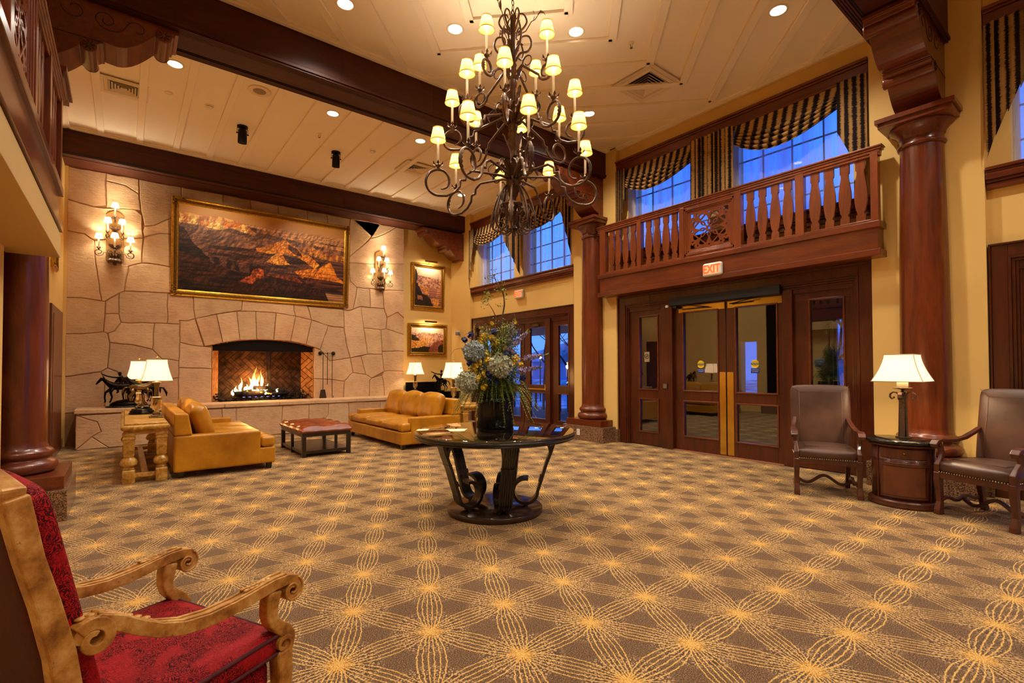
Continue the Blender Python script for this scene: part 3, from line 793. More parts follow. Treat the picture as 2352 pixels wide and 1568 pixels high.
# ------------------------------------------------------------------ curtains
def uvmesh(name, grid, uvs, mat, parent=None, thick=.004):
    """grid[i][j] points; uvs[i][j]"""
    n, m = len(grid), len(grid[0]); vs = [tuple(p) for row in grid for p in row]; fs = []
    for i in range(n-1):
        for j in range(m-1): fs.append((i*m+j, i*m+j+1, (i+1)*m+j+1, (i+1)*m+j))
    me = bpy.data.meshes.new(name); me.from_pydata(vs, [], fs); me.materials.append(mat)
    ul = me.uv_layers.new(name='UVMap'); fl = [u for row in uvs for u in row]
    for lp in me.loops: ul.data[lp.index].uv = fl[lp.vertex_index]
    for p in me.polygons: p.use_smooth = True
    o = bpy.data.objects.new(name, me); link(o, parent)
    if thick:
        s_ = o.modifiers.new('solid', 'SOLIDIFY'); s_.thickness = thick; s_.offset = 0
    return o
def swag(label, ya, yb, zt, d0, dm, skew=.42):
    """ya far end (large y), yb near end"""
    N, Mm = 48, 40; g = []; uv = []
    for i in range(N+1):
        t = i/N; row = []; ru = []
        for j in range(Mm+1):
            s_ = j/Mm; y = ya+(yb-ya)*s_
            sh = sin(pi*(s_**(.85 if skew < .5 else 1.1)))
            drop = d0+dm*sh
            tt = t**1.0
            z = zt-drop*tt
            fold = max(0, t-.30)/.70
            ph = fold*5.2*2*pi
            x = 7.345-.035*sin(ph)*min(1, fold*2.5)-.06*t*(.5+sh*.6)+.02
            z += .008*cos(ph)*min(1, fold*3)
            # ends of the folds gather upwards
            row.append((x, y, z)); ru.append((abs(yb-ya)*s_+.07*t, -drop*t*(1+.25*fold)))
        g.append(row); uv.append(ru)
    return tag(uvmesh('swag_valance', g, uv, m_stripe), label, 'valance', 'striped swags over the upper windows')
def jabot(label, yo, yi, zt, zo, zi, pleats=5, x=7.325, group='striped cascade tails of the curtains'):
    """cascade: outer edge yo hangs to zo, inner edge yi hangs to zi"""
    n = pleats*2; g = []; uv = []; K = 14
    for k in range(K+1):
        row = []; ru = []
        for i in range(n+1):
            s_ = i/n; zz = [0, 1][i % 2]
            y = yo+(yi-yo)*s_+(.0 if i in (0, n) else (yi-yo)/n*(.8 if zz else -.35))
            xb = x-(.05 if zz else 0)
            zb = zo+(zi-zo)*(s_**.9)+((zi-zo)/n*1.25 if zz else 0)
            # gathers at the top fan out lower down
            t = k/K; z = zt+(zb-zt)*t
            row.append((xb-.01*t, y, z)); ru.append((s_*abs(yi-yo)*3.2, z))
        g.append(row); uv.append(ru)
    o = uvmesh('curtain_tail', g, uv, m_stripe)
    for p in o.data.polygons: p.use_smooth = False
    return tag(o, label, 'curtain', group)
def sheerpanel(label, y0, y1, z0=WZ0+.03, z1=WZ1, x=7.545, seed=0):
    N = 90; g = []; uv = []
    for k in range(3):
        row = []; ru = []
        for i in range(N+1):
            s_ = i/N; y = y0+(y1-y0)*s_; a = noise.noise(Vector((s_*5+seed, seed, 0)))
            xx = x+.010*sin(s_*2*pi*9+a*5)+.008*a; row.append((xx, y, z1+(z0-z1)*k/2)); ru.append((s_, k))
        g.append(row); uv.append(ru)
    return tag(uvmesh('sheer_curtain', g, uv, m_sheer, thick=0), label, 'sheer curtain', 'sheer curtains in the upper windows')
sheerpanel('white sheer in the left corner window behind the chandelier', 9.42, 10.95, seed=1)
sheerpanel('white sheer in the corner bay window nearest the middle column', 7.48, 9.02, seed=5)
sheerpanel('sheer in the window above the EXIT end of the balcony, left of the fretwork panel', 4.3, 5.91, seed=9)
sheerpanel('sheer in the window above the balcony, right of the fretwork panel', 2.29, 3.91, seed=13)
sheerpanel('sheer in the window at the right edge beyond the column', -.78, .80, seed=17)
swag('striped swag over the left corner window', 10.97, 9.58, 5.115, .32, .22)
swag('striped swag over the corner window beside the middle column', 8.97, 7.57, 5.115, .32, .25)
swag('striped swag over the left window above the balcony', 5.93, 4.50, 5.115, .30, .25)
swag('striped swag over the right window above the balcony', 3.80, 2.36, 5.115, .30, .27)
jabot('striped curtain tail in the far left corner above the small paintings', 11.17, 10.93, 5.11, 3.58, 4.6)
jabot('striped curtain tail between the two corner windows', 8.99, 9.60, 5.115, 3.58, 4.5, 6)
jabot('striped curtain tail beside the capital of the middle column', 7.29, 7.59, 5.11, 3.72, 4.7, 4)
jabot('striped curtain tail at the left end above the balcony', 6.12, 5.88, 5.11, 3.58, 4.5, 4)
jabot('striped curtain tail hanging in the centre above the fretwork panel', 3.82, 4.52, 5.115, 3.95, 4.12, 7)
jabot('striped curtain tail at the right end above the balcony', 2.08, 2.40, 5.11, 3.60, 4.42, 4)
jabot('striped curtain tail by the right edge of the picture', 1.0, .42, 5.11, 3.62, 4.9, 6)

# ------------------------------------------------------------------ door assemblies
def pane_frame(mb, x0, x1, y0, y1, z0, z1, gl):
    """solid leaf with rectangular openings gl=[(ya,yb,za,zb)]"""
    wall_blocks(mb, x0, x1, y0, y1, z0, z1, gl)
def bead(mb, x, g, w=.022, d=.016):
    ya, yb, za, zb = g
    mb.box((x-d, ya-w, za-w), (x+.01, ya, zb+w)); mb.box((x-d, yb, za-w), (x+.01, yb+w, zb+w)); mb.box((x-d, ya, za-w), (x+.01, yb, za)); mb.box((x-d, ya, zb), (x+.01, yb, zb+w))
def casing(r, y0, y1, ztop, w=.25, n=5, x0=7.375):
    mb = MB(); ws = [0, .02, .15, .175, .205, .23, w]; xs = [x0, x0+.02, x0+.012, x0+.03, x0+.05, x0+.075]
    for i in range(6):
        a, b = ws[i], ws[i+1]; x = xs[i]
        mb.box((x, y0+a, 0), (7.50, y0+b, ztop-a)); mb.box((x, y1-b, 0), (7.50, y1-a, ztop-a)); mb.box((x, y0+b, ztop-b), (7.50, y1-b, ztop-a))
    mb.build('casing', m_door, r, bevel=.004)
def leaf(r, y0, y1, gy0, gy1, x=7.45, ztop=2.445, name='door_leaf', gm=None):
    o = empty(name, (0, 0, 0)); o.parent = r
    G = [(gy0, gy1, .258, .83), (gy0, gy1, 1.022, 2.325)]
    mb = MB(); pane_frame(mb, x, x+.05, y0, y1, .012, ztop, G)
    o2 = mb.build('frame', m_door, o, bevel=.002, seg=1)
    mb = MB(); [bead(mb, x, g) for g in G]; mb.build('bead_moulding', m_woody, o, bevel=.004)
    for g in G:
        mb = MB(); mb.box((x+.022, g[0]-.005, g[2]-.005), (x+.028, g[1]+.005, g[3]+.005)); mb.build('glass_pane', gm or m_glass, o)
    return o
def post(r, y0, y1, x=7.40, zt=2.50): mb = MB(); mb.box((x, y0, 0), (7.5, y1, zt)); mb.build('mullion_post', m_door, r, bevel=.005)
# main entrance
d1 = struct(empty('door_1', (0, 0, 0)))
casing(d1, 2.07, 6.14, 2.73)
leaf(d1, 5.19, 5.90, 5.305, 5.69, 7.46, 2.49, 'sidelight'); leaf(d1, 2.30, 3.03, 2.42, 2.815, 7.46, 2.49, 'sidelight')
post(d1, 4.97, 5.19); post(d1, 3.03, 3.165)
LL = leaf(d1, 4.045, 4.97, 4.185, 4.79, 7.47, 2.44); LR = leaf(d1, 3.165, 4.035, 3.272, 3.873, 7.47, 2.44)
mb = MB(); mb.box((7.44, 2.30, 2.44), (7.50, 5.9, 2.52)); mb.build('head_rail', m_door, d1, bevel=.003)
for L, ya, yb in ((LL, 4.052, 4.152), (LR, 3.925, 4.028)):
    mb = MB(); mb.box((7.466, ya, .03), (7.47, yb, 1.33)); o = mb.build('push_plate', m_brass, L)
    mb = MB()
    for k in range(9):
        for y in (ya+.012, yb-.012): mb.sphere((7.466, y, .07+k*.15), .0035, 6, 4)
    mb.build('plate_screws', m_brass, L)
for L, ya, yb in ((LL, 4.06, 4.88), (LR, 3.17, 4.01)):
    mb = MB(); mb.box((7.464, ya, 2.335), (7.47, yb, 2.44)); mb.build('top_plate', m_brass, L)
mb = MB(); mb.box((7.345, 3.17, 2.455), (7.46, 4.99, 2.585)); mb.box((7.36, 4.86, 2.41), (7.42, 4.93, 2.455)); mb.build('operator_housing', m_blackplastic, d1, bevel=.006)
mb = MB()
mb.bar((7.36, 3.55, 2.435), (7.42, 3.95, 2.395), .02, .012); mb.bar((7.42, 3.95, 2.395), (7.455, 3.60, 2.40), .02, .012)
mb.bar((7.36, 4.62, 2.435), (7.42, 4.30, 2.385), .02, .012); mb.bar((7.42, 4.30, 2.385), (7.455, 4.8, 2.39), .02, .012); mb.build('operator_arm', m_blackiron, d1)
mb = MB(); mb.tube([(7.37, 5.40, 2.72), (7.37, 5.40, 2.55), (7.36, 5.36, 2.46), (7.33, 5.2, 2.43), (7.32, 5.02, 2.48)], .004, 6); mb.build('cable', m_blackplastic, d1)
mb = MB(); mb.box((7.385, 5.06, 1.03), (7.40, 5.155, 1.13)); mb.build('switch_plate', m_blackplastic, d1, bevel=.003)
mb = MB(); mb.box((7.379, 5.07, 1.045), (7.386, 5.145, 1.12)); mb.build('door_push_button', simple('satin_steel', (150, 140, 125), .35, .9), d1, bevel=.003)
mb = MB(); mb.box((7.40, 3.16, 0), (7.60, 4.98, .012)); mb.build('threshold', simple('threshold_wood', (150, 96, 70), .4), d1)
mb = MB(); mb.box((7.37, 5.03, 2.44), (7.40, 5.08, 2.48)); mb.build('sensor', m_white, d1)
# caution stickers
m_yel = simple('sticker_yellow', (240, 205, 20), .4); m_blue = simple('sticker_blue', (24, 52, 130), .4); m_blk = simple('sticker_black', (16, 16, 20), .4); m_stw = simple('sticker_white', (236, 236, 236), .4)
RXT = (pi/2, 0, -pi/2)
def sticker(L, yc, zc):
    r = L; T0 = Matrix.Translation((7.489, yc, zc))
    mb = MB(); mb.T = T0; mb.prism([(.062*cos(a*pi/18), .055+.062*sin(a*pi/18)) for a in range(36)], -.0005, .0005, 'x'); mb.build('caution_sticker', m_yel, r)
    mb = MB(); mb.T = T0; mb.prism([(-.062, .04), (.062, .04), (.062, .072), (-.062, .072)], -.0012, .0008, 'x'); mb.build('sticker_band', m_blk, r)
    mb = MB(); mb.T = T0; mb.prism([(-.062, -.085), (.062, -.085), (.062, -.012), (-.062, -.012)], -.0012, .0008, 'x'); mb.build('sticker_panel', m_blue, r)
    for txt, z, s_, m in (('AUTOMATIC', .09, .017, m_blk), ('CAUTION', .056, .027, m_stw), ('DOOR', .027, .018, m_blk), ('ACTIVATE SWITCH', -.035, .0135, m_stw), ('TO OPERATE', -.060, .0155, m_stw)):
        text_mesh('sticker_lettering', txt, s_, m, r, (7.487, yc, zc+z), RXT, .0003)
sticker(LL, 4.490, 1.40); sticker(LR, 3.60, 1.40)
r = empty('no_smoking_sign', (7.48, 5.55, 1.60)); r.parent = d1
mb = MB(); mb.prism([(-.055, -.09), (.055, -.09), (.055, .09), (-.055, .09)], -.001, .001, 'x'); mb.build('backing', simple('sign_tan', (150, 130, 96), .5), r)
mb = MB(); ring = [(-.003, .04*cos(a*pi/12), .01+.04*sin(a*pi/12)) for a in range(25)]; mb.tube(ring, .004, 6, False); mb.tube([(-.003, -.028, .038), (-.003, .028, -.018)], .004, 6); mb.box((-.004, -.02, .006), (-.002, .02, .014)); mb.build('symbol', m_blk, r)

# corner doors behind the flowers
d2 = struct(empty('door_2', (0, 0, 0)))
casing(d2, 7.30, 11.16, 2.74)
leaf(d2, 7.41, 8.07, 7.49, 7.85, 7.46, 2.50, 'sidelight', m_glass2); leaf(d2, 10.13, 11.0, 10.35, 10.8, 7.46, 2.50, 'sidelight', m_glass2)
post(d2, 8.07, 8.22); post(d2, 9.98, 10.13)
LA = leaf(d2, 8.22, 9.02, 8.255, 8.82, 7.47, 2.44, gm=m_glass2); LB = leaf(d2, 9.04, 9.98, 9.17, 9.76, 7.47, 2.44, gm=m_glass2)
mb = MB(); mb.box((7.44, 7.41, 2.44), (7.50, 11.0, 2.56)); mb.build('head_rail', m_door, d2, bevel=.003)
for L, yc in ((LA, 8.62), (LB, 9.55)):
    mb = MB(); mb.box((7.41, yc-.16, 2.36), (7.46, yc+.06, 2.40)); mb.bar((7.44, yc-.1, 2.41), (7.42, yc+.26, 2.43), .02, .015); mb.build('door_closer', m_pewter, L, bevel=.003)
mb = MB(); mb.box((7.42, 8.27, .91), (7.45, 8.85, .94)); mb.box((7.42, 8.24, .90), (7.47, 8.27, 1.04)); mb.build('panic_bar', m_brass, LA, bevel=.004)
# right edge door (near bay)
d3 = struct(empty('door_3', (0, 0, 0)))
casing(d3, -3.0, 1.01, 2.73)
leaf(d3, .02, .80, .12, .66, 7.46, 2.48, 'sidelight'); post(d3, -.2, .02); leaf(d3, -1.1, -.2, -1.0, -.33, 7.47, 2.48); leaf(d3, -2.0, -1.1, -1.9, -1.2, 7.47, 2.48)
mb = MB(); mb.box((7.44, -3, 2.44), (7.5, .85, 2.56)); mb.build('head_rail', m_door, d3)
# left wall door
d4 = struct(empty('door_4', (0, 0, 0)))
mb = MB(); mb.box((-.90, 10.1, 0), (-.855, 11.76, 2.40)); mb.build('casing', m_door, d4, bevel=.006)
mb = MB(); mb.box((-.86, 10.3, 0), (-.848, 11.6, 2.27)); mb.build('door_leaf', m_wood, d4, bevel=.006)

# ------------------------------------------------------------------ balconies
def baluster_profile():
    return [(.052, 0), (.052, .085), (.036, .10), (.036, .12), (.050, .14), (.066, .25), (.070, .33), (.066, .42), (.050, .54), (.040, .60), (.040, .635), (.052, .65), (.052, .79)]
def balcony(label, x, sgn, yA, yB, posts, bals, fret, dz=0, name='balcony_balustrade'):
    """x front face, sgn=+1 wall on +x side; yA near end, yB far end"""
    r = thing(name, label, 'balustrade', (x, (yA+yB)/2, 0)); yc = (yA+yB)/2
    def bx(mb, x0, x1, y0, y1, z0, z1): mb.box((x0*sgn, y0-yc, z0+dz), (x1*sgn, y1-yc, z1+dz))
    mb = MB(); bx(mb, .03, .33, yA+.03, yB-.03, 2.79, 3.10); o = mb.build('fascia_board', m_woody, r, bevel=.003)
    mb = MB(); bx(mb, 0, .34, yA, yB, 2.75, 2.83); mb.build('lower_moulding', m_woody, r, bevel=.004)
    mb = MB(); bx(mb, 0, .30, yA, yB, 3.095, 3.17); mb.build('upper_moulding', m_woody, r, bevel=.004)
    mb = MB(); bx(mb, .025, .095, yA+.05, yB-.03, 3.17, 3.205); mb.build('base_rail', m_rail, r, bevel=.006)
    mb = MB(); bx(mb, .01, .11, yA+.0, yB, 4.0, 4.035); bx(mb, .0, .12, yA-.02, yB+.02, 4.035, 4.062); bx(mb, -.012, .132, yA-.03, yB+.03, 4.062, 4.085); bx(mb, .02, .10, yA+.0, yB, 3.965, 4.0); mb.build('top_rail', m_rail, r, bevel=.006)
    for a, b in posts:
        mb = MB(); bx(mb, .012, .108, a, b, 3.17, 4.0); mb.build('post', m_rail, r, bevel=.003)
    pf = baluster_profile()
    for c in bals:
        mb = MB(); poly = [(c-yc-w, 3.2+z+dz) for w, z in pf]+[(c-yc+w, 3.2+z+dz) for w, z in pf[::-1]]
        mb.prism(poly, .042*sgn, .078*sgn, 'x'); mb.build('baluster', m_rail, r, bevel=.002, seg=1)
    for (a, b) in fret:
        mb = MB()
        for i in range(3):
            q = i*.022; x0 = .02+.01*i
            bx(mb, x0, .09, a+q, a+q+.03, 3.205, 3.965); bx(mb, x0, .09, b-q-.03, b-q, 3.205, 3.965); bx(mb, x0, .09, a, b, 3.205+q, 3.205+q+.03); bx(mb, x0, .09, a, b, 3.965-q-.03, 3.965-q)
        mb.build('panel_frame', m_rail, r, bevel=.003)
        # pierced screen: boolean-free, drawn on a fine grid mask
        N = 120; h = (b-a)/2-.07; hz = (3.965-3.205)/2-.075; cy = (a+b)/2-yc; cz = 3.585+dz
        def ov(x, y, cx_, a_, b_): return ((x-cx_)/a_)**2+(y/b_)**2 < 1
        def solid(u, v):
            R = sqrt(u*u+v*v); U, V = abs(u), abs(v)
            p, q = (U, V) if U > V else (V, U); dd = (U+V)/sqrt(2); ee = abs(U-V)/sqrt(2)
            if max(U, V) > .93: return True
            if R < .075: return False
            if R < .135: return True
            if ov(p, q, .33, .075, .034) or ov(dd, ee, .42, .075, .038): return False
            if abs(p-.83)+q*1.2 < .062: return False                      # little diamonds on the axes
            if U > .68 and V > .68 and U < .92 and V < .92 and min((U-.64)**2+(V-.81)**2, (V-.64)**2+(U-.81)**2) > .0085: return False
            if ((p-.80)/.055)**2+((q-.56)/.035)**2 < 1: return False
            if ov(p, q, .33, .145, .082) or ov(dd, ee, .42, .14, .088): return True
            if q < .022+.0*p and p < .5: return True
            if p > .44 and q < .02+(p-.44)**1.3*.62: return True
            if ee < .020 and dd < .62: return True
            if dd > .52 and ee < (dd-.52)*.45: return True
            if abs(dd-.66) < .033: return True
            if (p-.585)**2+(q-.315)**2 < .205**2: return False
            if dd < .63 and R > .16 and p < .70: return False
            return True
        cells = np.array([[solid((i+.5)/N*2-1, (j+.5)/N*2-1) for j in range(N)] for i in range(N)])
        vid = {}; vs = []; fs = []
        def vt(i, j, s_):
            k = (i, j, s_)
            if k not in vid:
                vid[k] = len(vs); vs.append(((.045 if s_ == 0 else .065)*sgn, cy+(i/N*2-1)*h, cz+(j/N*2-1)*hz))
            return vid[k]
        for i in range(N):
            for j in range(N):
                if not cells[i, j]: continue
                fs.append((vt(i, j, 0), vt(i, j+1, 0), vt(i+1, j+1, 0), vt(i+1, j, 0))); fs.append((vt(i, j, 1), vt(i+1, j, 1), vt(i+1, j+1, 1), vt(i, j+1, 1)))
                for di, dj, e in ((1, 0, ((1, 0), (1, 1))), (-1, 0, ((0, 1), (0, 0))), (0, 1, ((1, 1), (0, 1))), (0, -1, ((0, 0), (1, 0)))):
                    a_, b_ = i+di, j+dj
                    if 0 <= a_ < N and 0 <= b_ < N and cells[a_, b_]: continue
                    (p0, q0), (p1, q1) = e
                    fs.append((vt(i+p0, j+q0, 0), vt(i+p1, j+q1, 0), vt(i+p1, j+q1, 1), vt(i+p0, j+q0, 1)))
        mb = MB(); mb.add(vs, fs, False); o = mb.build('fretwork_screen', m_rail, r)
    return r
balcony('mahogany balcony balustrade with a pierced fretwork panel above the main doors', 7.116, 1, 1.905, 6.40,
        [(6.217, 6.356), (5.403, 5.493), (4.552, 4.641), (3.609, 3.715), (2.756, 2.861), (1.925, 2.004)],
        [6.108-.02, 5.942, 5.765, 5.593, 5.262, 5.091, 4.914, 4.746, 3.486, 3.312, 3.138, 2.968, 2.629, 2.458, 2.285, 2.113], [(3.715, 4.552)])
balcony('mahogany mezzanine balustrade at the left edge above the left column', -.475, -1, -1.0, 6.42,
        [(6.30, 6.40), (5.42, 5.52), (4.60, 4.69), (3.66, 3.76), (2.8, 2.9), (1.5, 1.6)],
        [6.17, 6.0, 5.83, 5.66, 5.25, 5.08, 4.91, 4.78, 3.5, 3.33, 3.16, 2.99, 2.62, 2.44, 2.26, 2.08, 1.9, 1.72], [(3.78, 4.58)], -.03)
# cream box and floor below the left balustrade
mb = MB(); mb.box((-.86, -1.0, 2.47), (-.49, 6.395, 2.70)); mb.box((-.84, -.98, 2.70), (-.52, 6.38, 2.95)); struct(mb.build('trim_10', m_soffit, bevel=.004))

# ------------------------------------------------------------------ EXIT signs, outlet, switch
m_exitred = simple('exit_red', (236, 70, 30), .5, emit=srgb(255, 70, 24), emit_s=.9)
m_exitface = simple('exit_face', (236, 190, 150), .4, emit=srgb(255, 160, 110), emit_s=.25)
def exit_sign(label, x, y, z, sy, sz):
    r = thing('exit_sign', label, 'exit sign', (x, y, z), 0)
    b = soft_box(.075, sy, sz, r=.03, n=(6, 10, 8)); b.build('housing', m_white, r, bevel=0)
    mb = MB(); mb.box((-.0395, -sy/2+.035, -sz/2+.03), (-.034, sy/2-.035, sz/2-.03)); mb.build('face_panel', m_exitface, r)
    text_mesh('lettering', 'EXIT', sz*.86, m_exitred, r, (-.041, 0, 0), RXT, .002, sx=.78, bold=.004)
exit_sign('lit white EXIT sign on the balcony fascia above the main doors', 7.106, 4.045, 2.91, .31, .205)
exit_sign('lit white EXIT sign on the wall above the corner doors', 7.41, 9.15, 3.165, .32, .20)
r = thing('wall_outlet', 'ivory electrical outlet in the granite base of the middle column', 'outlet', (6.98, 6.80, .155))
mb = MB(); mb.box((-.006, -.04, -.06), (0.004, .04, .06)); mb.build('cover_plate', m_white, r, bevel=.004)
mb = MB()
for z in (-.025, .025):
    for y in (-.008, .008): mb.box((-.0075, y-.002, z-.008), (-.005, y+.002, z+.008))
mb.build('socket_slot', m_blackplastic, r)
r = thing('wall_speaker', 'small silver swivel speaker on the cream corner wall', 'speaker', (XR, 11.68, 2.37))
mb = MB(); mb.bar((0, 0, 0), (-.07, .02, 0), .05, .05); mb.build('mount', m_white, r, bevel=.004)
mb = MB(); mb.bar((-.06, .06, .03), (-.15, -.10, -.02), .12, .10); mb.build('housing', simple('silver_plastic', (160, 156, 150), .4), r, bevel=.01)
mb = MB()
for k in range(5): mb.bar((-.153+.0, -.13+.0, -.055+k*.018), (-.10, -.16, -.055+k*.018), .004, .006)
mb.build('grille', m_blackplastic, r)
# ------------------------------------------------------------------ ceiling fixtures
def lamp_light(name, loc, power, col=(1, .81, .57), radius=.03, kind='POINT', parent=None, rot=None, spot=None, blend=.6):
    d = bpy.data.lights.new(name, kind); d.energy = power; d.color = col
    if kind in ('POINT', 'SPOT'): d.shadow_soft_size = radius
    if kind == 'SPOT': d.spot_size = spot or 2.2; d.spot_blend = blend
    o = bpy.data.objects.new(name, d); link(o, parent); o.location = loc
    if rot: o.rotation_euler = rot
    return o
def downlight(label, x, y, power=112, r0=.085):
    r = thing('recessed_downlight', label, 'ceiling light', (x, y, ZC), 0, 'round recessed ceiling lights')
    mb = MB(); mb.lathe([(r0+.022, 0), (r0+.024, -.006), (r0+.006, -.010), (r0, -.006), (r0, .0)], n=32, caps=False); mb.build('trim_ring', m_trim_white, r)
    mb = MB(); mb.lathe([(r0, -.003), (.0001, -.003)], n=32, caps=False); mb.build('lens', m_down, r)
    lamp_light('downlight_beam', (0, 0, -.03), power*1.06, (1, .90, .745), .07, 'SPOT', r, (0, 0, 0), radians(140), .8)
    return r
DL = [('recessed ceiling light at the top, left of the chandelier, near the beam', 1.975, 5.62), ('recessed ceiling light just left of the chandelier top', 3.2, 5.2), ('recessed ceiling light just right of the chandelier top', 4.42, 4.31),
      ('recessed ceiling light at the top right near the ceiling vent', 6.04, 2.58), ('recessed ceiling light behind the right side of the chandelier', 6.03, 5.59),
      ('recessed ceiling light by the carved corbel at upper left', .516, 8.19), ('recessed ceiling light above the large painting, beyond the beam', 2.678, 8.19), ('recessed ceiling light left of the chandelier shades, beyond the beam', 4.286, 8.19),
      ('small recessed ceiling light near the far right ceiling corner', 6.43, 10.16)]
for l, x, y in DL: downlight(l, x, y)
for w_, x, y in (('over the red armchair', .55, 2.6), ('above the chandelier, towards the camera', 3.2, 2.6), ('high above the camera, near the right wall doors', 6.0, -.6), ('directly behind the camera in the middle', 3.2, -.6), ('above the camera near the left wall', .8, -.6),
                 ('far behind the camera in the middle', 3.2, -3.6), ('far behind the camera near the right wall', 6, -3.6), ('far behind the camera near the left wall', .5, -3.6)):
    downlight('added unseen ceiling light '+w_, x, y, 110)  # unseen downlights added to light the room, above and behind the camera

m_vent = simple('vent_white_metal', (226, 206, 170), .5)
def vent(label, x0, x1, y0, y1):
    r = thing('ceiling_vent', label, 'air vent', ((x0+x1)/2, (y0+y1)/2, ZC), 0, 'square ceiling air diffusers'); a, b = (x1-x0)/2, (y1-y0)/2
    def ring(mb, s0, s1, z0, z1):
        o = [(-a*s0, -b*s0), (a*s0, -b*s0), (a*s0, b*s0), (-a*s0, b*s0)]; i_ = [(-a*s1, -b*s1), (a*s1, -b*s1), (a*s1, b*s1), (-a*s1, b*s1)]
        vs = [(p[0], p[1], z0) for p in o]+[(p[0], p[1], z1) for p in i_]+[(p[0], p[1], z0+.004) for p in o]+[(p[0], p[1], z1+.004) for p in i_]
        fs = []
        for k in range(4):
            l = (k+1) % 4; fs += [(k, l, l+4, k+4), (k+8, k+12, l+12, l+8), (k, k+8, l+8, l), (k+4, l+4, l+12, k+12)]
        mb.add(vs, fs, False)
    mb = MB(); ring(mb, 1.28, 1.02, -.03, -.02); ring(mb, 1.0, .82, -.02, -.03); mb.build('frame', m_vent, r)
    mb = MB()
    for k in range(5):
        s0 = .80-.155*k; ring(mb, s0, s0-.10, -.034, -.014)
    mb.build('louvre', m_vent, r)
    mb = MB(); mb.box((-a*.82, -b*.82, -.004), (a*.82, b*.82, -.001)); mb.build('duct_opening', m_blackplastic, r)
vent('large white square ceiling vent right of the chandelier', 5.76, 6.33, 4.17, 4.74)
vent('white square ceiling vent below the carved corbel at upper left', -.27, .19, 9.12, 9.56)
vent('white square ceiling vent beside the chandelier, beyond the beam', 4.52, 5.03, 9.12, 9.6)
def detector(label, x, y, k=1.0):
    r = thing('smoke_detector', label, 'smoke detector', (x, y, ZC), 0, 'small round smoke detectors')
    mb = MB(); mb.lathe([(.065*k, 0), (.065*k, -.012), (.045*k, -.018), (.04*k, -.04), (.0001, -.042)], n=24, caps=False); mb.build('housing', m_trim_white, r)
    mb = MB(); mb.lathe([(.046*k, -.017), (.046*k, -.022), (.04*k, -.024)], n=24, caps=False); mb.build('vent_ring', m_pewter, r)
detector('round smoke detector above the left side of the large painting', 1.04, 9.16); detector('round smoke detector above the right end of the large painting', 3.745, 9.13)
def sprinkler(label, x, y):
    r = thing('sprinkler_head', label, 'sprinkler', (x, y, ZC), 0, 'small ceiling sprinkler heads')
    mb = MB(); mb.lathe([(.035, 0), (.035, -.006), (.012, -.01), (.012, -.04)], n=16); mb.build('escutcheon', m_trim_white, r)
    mb = MB(); mb.tube([(-.014, 0, -.03), (-.018, 0, -.05), (-.006, 0, -.068)], .003, 5); mb.tube([(.014, 0, -.03), (.018, 0, -.05), (.006, 0, -.068)], .003, 5); mb.lathe([(.018, -.07), (.018, -.073)], n=12); mb.build('deflector', m_pewter, r)
sprinkler('sprinkler head near the large ceiling vent right of the chandelier', 5.14, 4.02); sprinkler('sprinkler head between the two black ceiling spotlights', 2.72, 9.05); sprinkler('tiny sprinkler head left of the chandelier arm near the fireplace beam', 5.55, 10.2)
r = thing('ceiling_speaker', 'round perforated ceiling speaker beyond the beam, above the painting', 'speaker', (1.579, 8.196, ZC))
mb = MB(); mb.lathe([(.16, 0), (.16, -.010), (.145, -.014), (.09, -.014)], n=40, caps=False); mb.build('rim', m_vent, r)
mb = MB(); mb.lathe([(.09, -.014), (.085, -.017), (.0001, -.017)], n=40, caps=False); mb.build('grille', simple('speaker_mesh', (150, 130, 96), .6, 0, .4, 300), r)
r = thing('ceiling_plate', 'small round blank cover plate on the ceiling below the carved corbel', 'cover plate', (.50, 9.108, ZC))
mb = MB(); mb.lathe([(.055, 0), (.055, -.006), (.0001, -.009)], n=28, caps=False); mb.build('disc', m_trim_white, r)
def spotcan(label, x, y, tilt, pan, aim=(radians(54), 0)):
    r = thing('ceiling_spotlight', label, 'spotlight', (x, y, ZC), pan, 'black can spotlights aimed at the painting')
    mb = MB(); mb.lathe([(.085, 0), (.085, -.02), (.03, -.03), (.0001, -.03)], n=24, caps=False); mb.build('canopy', m_blackiron, r)
    mb = MB(); mb.ribbon([(-.085, 0, -.13), (-.085, 0, -.045), (-.05, 0, -.035), (.05, 0, -.035), (.085, 0, -.045), (.085, 0, -.13)], .02, .004, (0, 1, 0)); mb.build('yoke', m_blackiron, r)
    T = Matrix.Translation((0, 0, -.15)) @ Matrix.Rotation(tilt, 4, 'X')
    mb = MB(); mb.T = T; mb.lathe([(.0001, .09), (.055, .09), (.07, .075), (.072, -.14), (.066, -.14), (.064, -.12), (.0001, -.12)], n=28, caps=False); mb.build('can_housing', m_blackiron, r)
    for s_ in (-1, 1): mb = MB(); mb.T = T @ Matrix.Translation((s_*.085, 0, .02)) @ Matrix.Rotation(pi/2, 4, 'Y'); mb.lathe([(.012, -.012), (.012, .012)], n=10); mb.build('knob', m_blackiron, r)
    lamp_light('spot_beam', (0, -.16*sin(tilt)*-1, -.31), 85, (1, .84, .6), .04, 'SPOT', r, (aim[0], 0, aim[1]), radians(62), .8)
    return r
spotcan('left black ceiling spotlight above the large painting', 1.585, 9.60, .12, 0)
spotcan('right black ceiling spotlight above the large painting', 3.213, 9.63, .16, -.2)
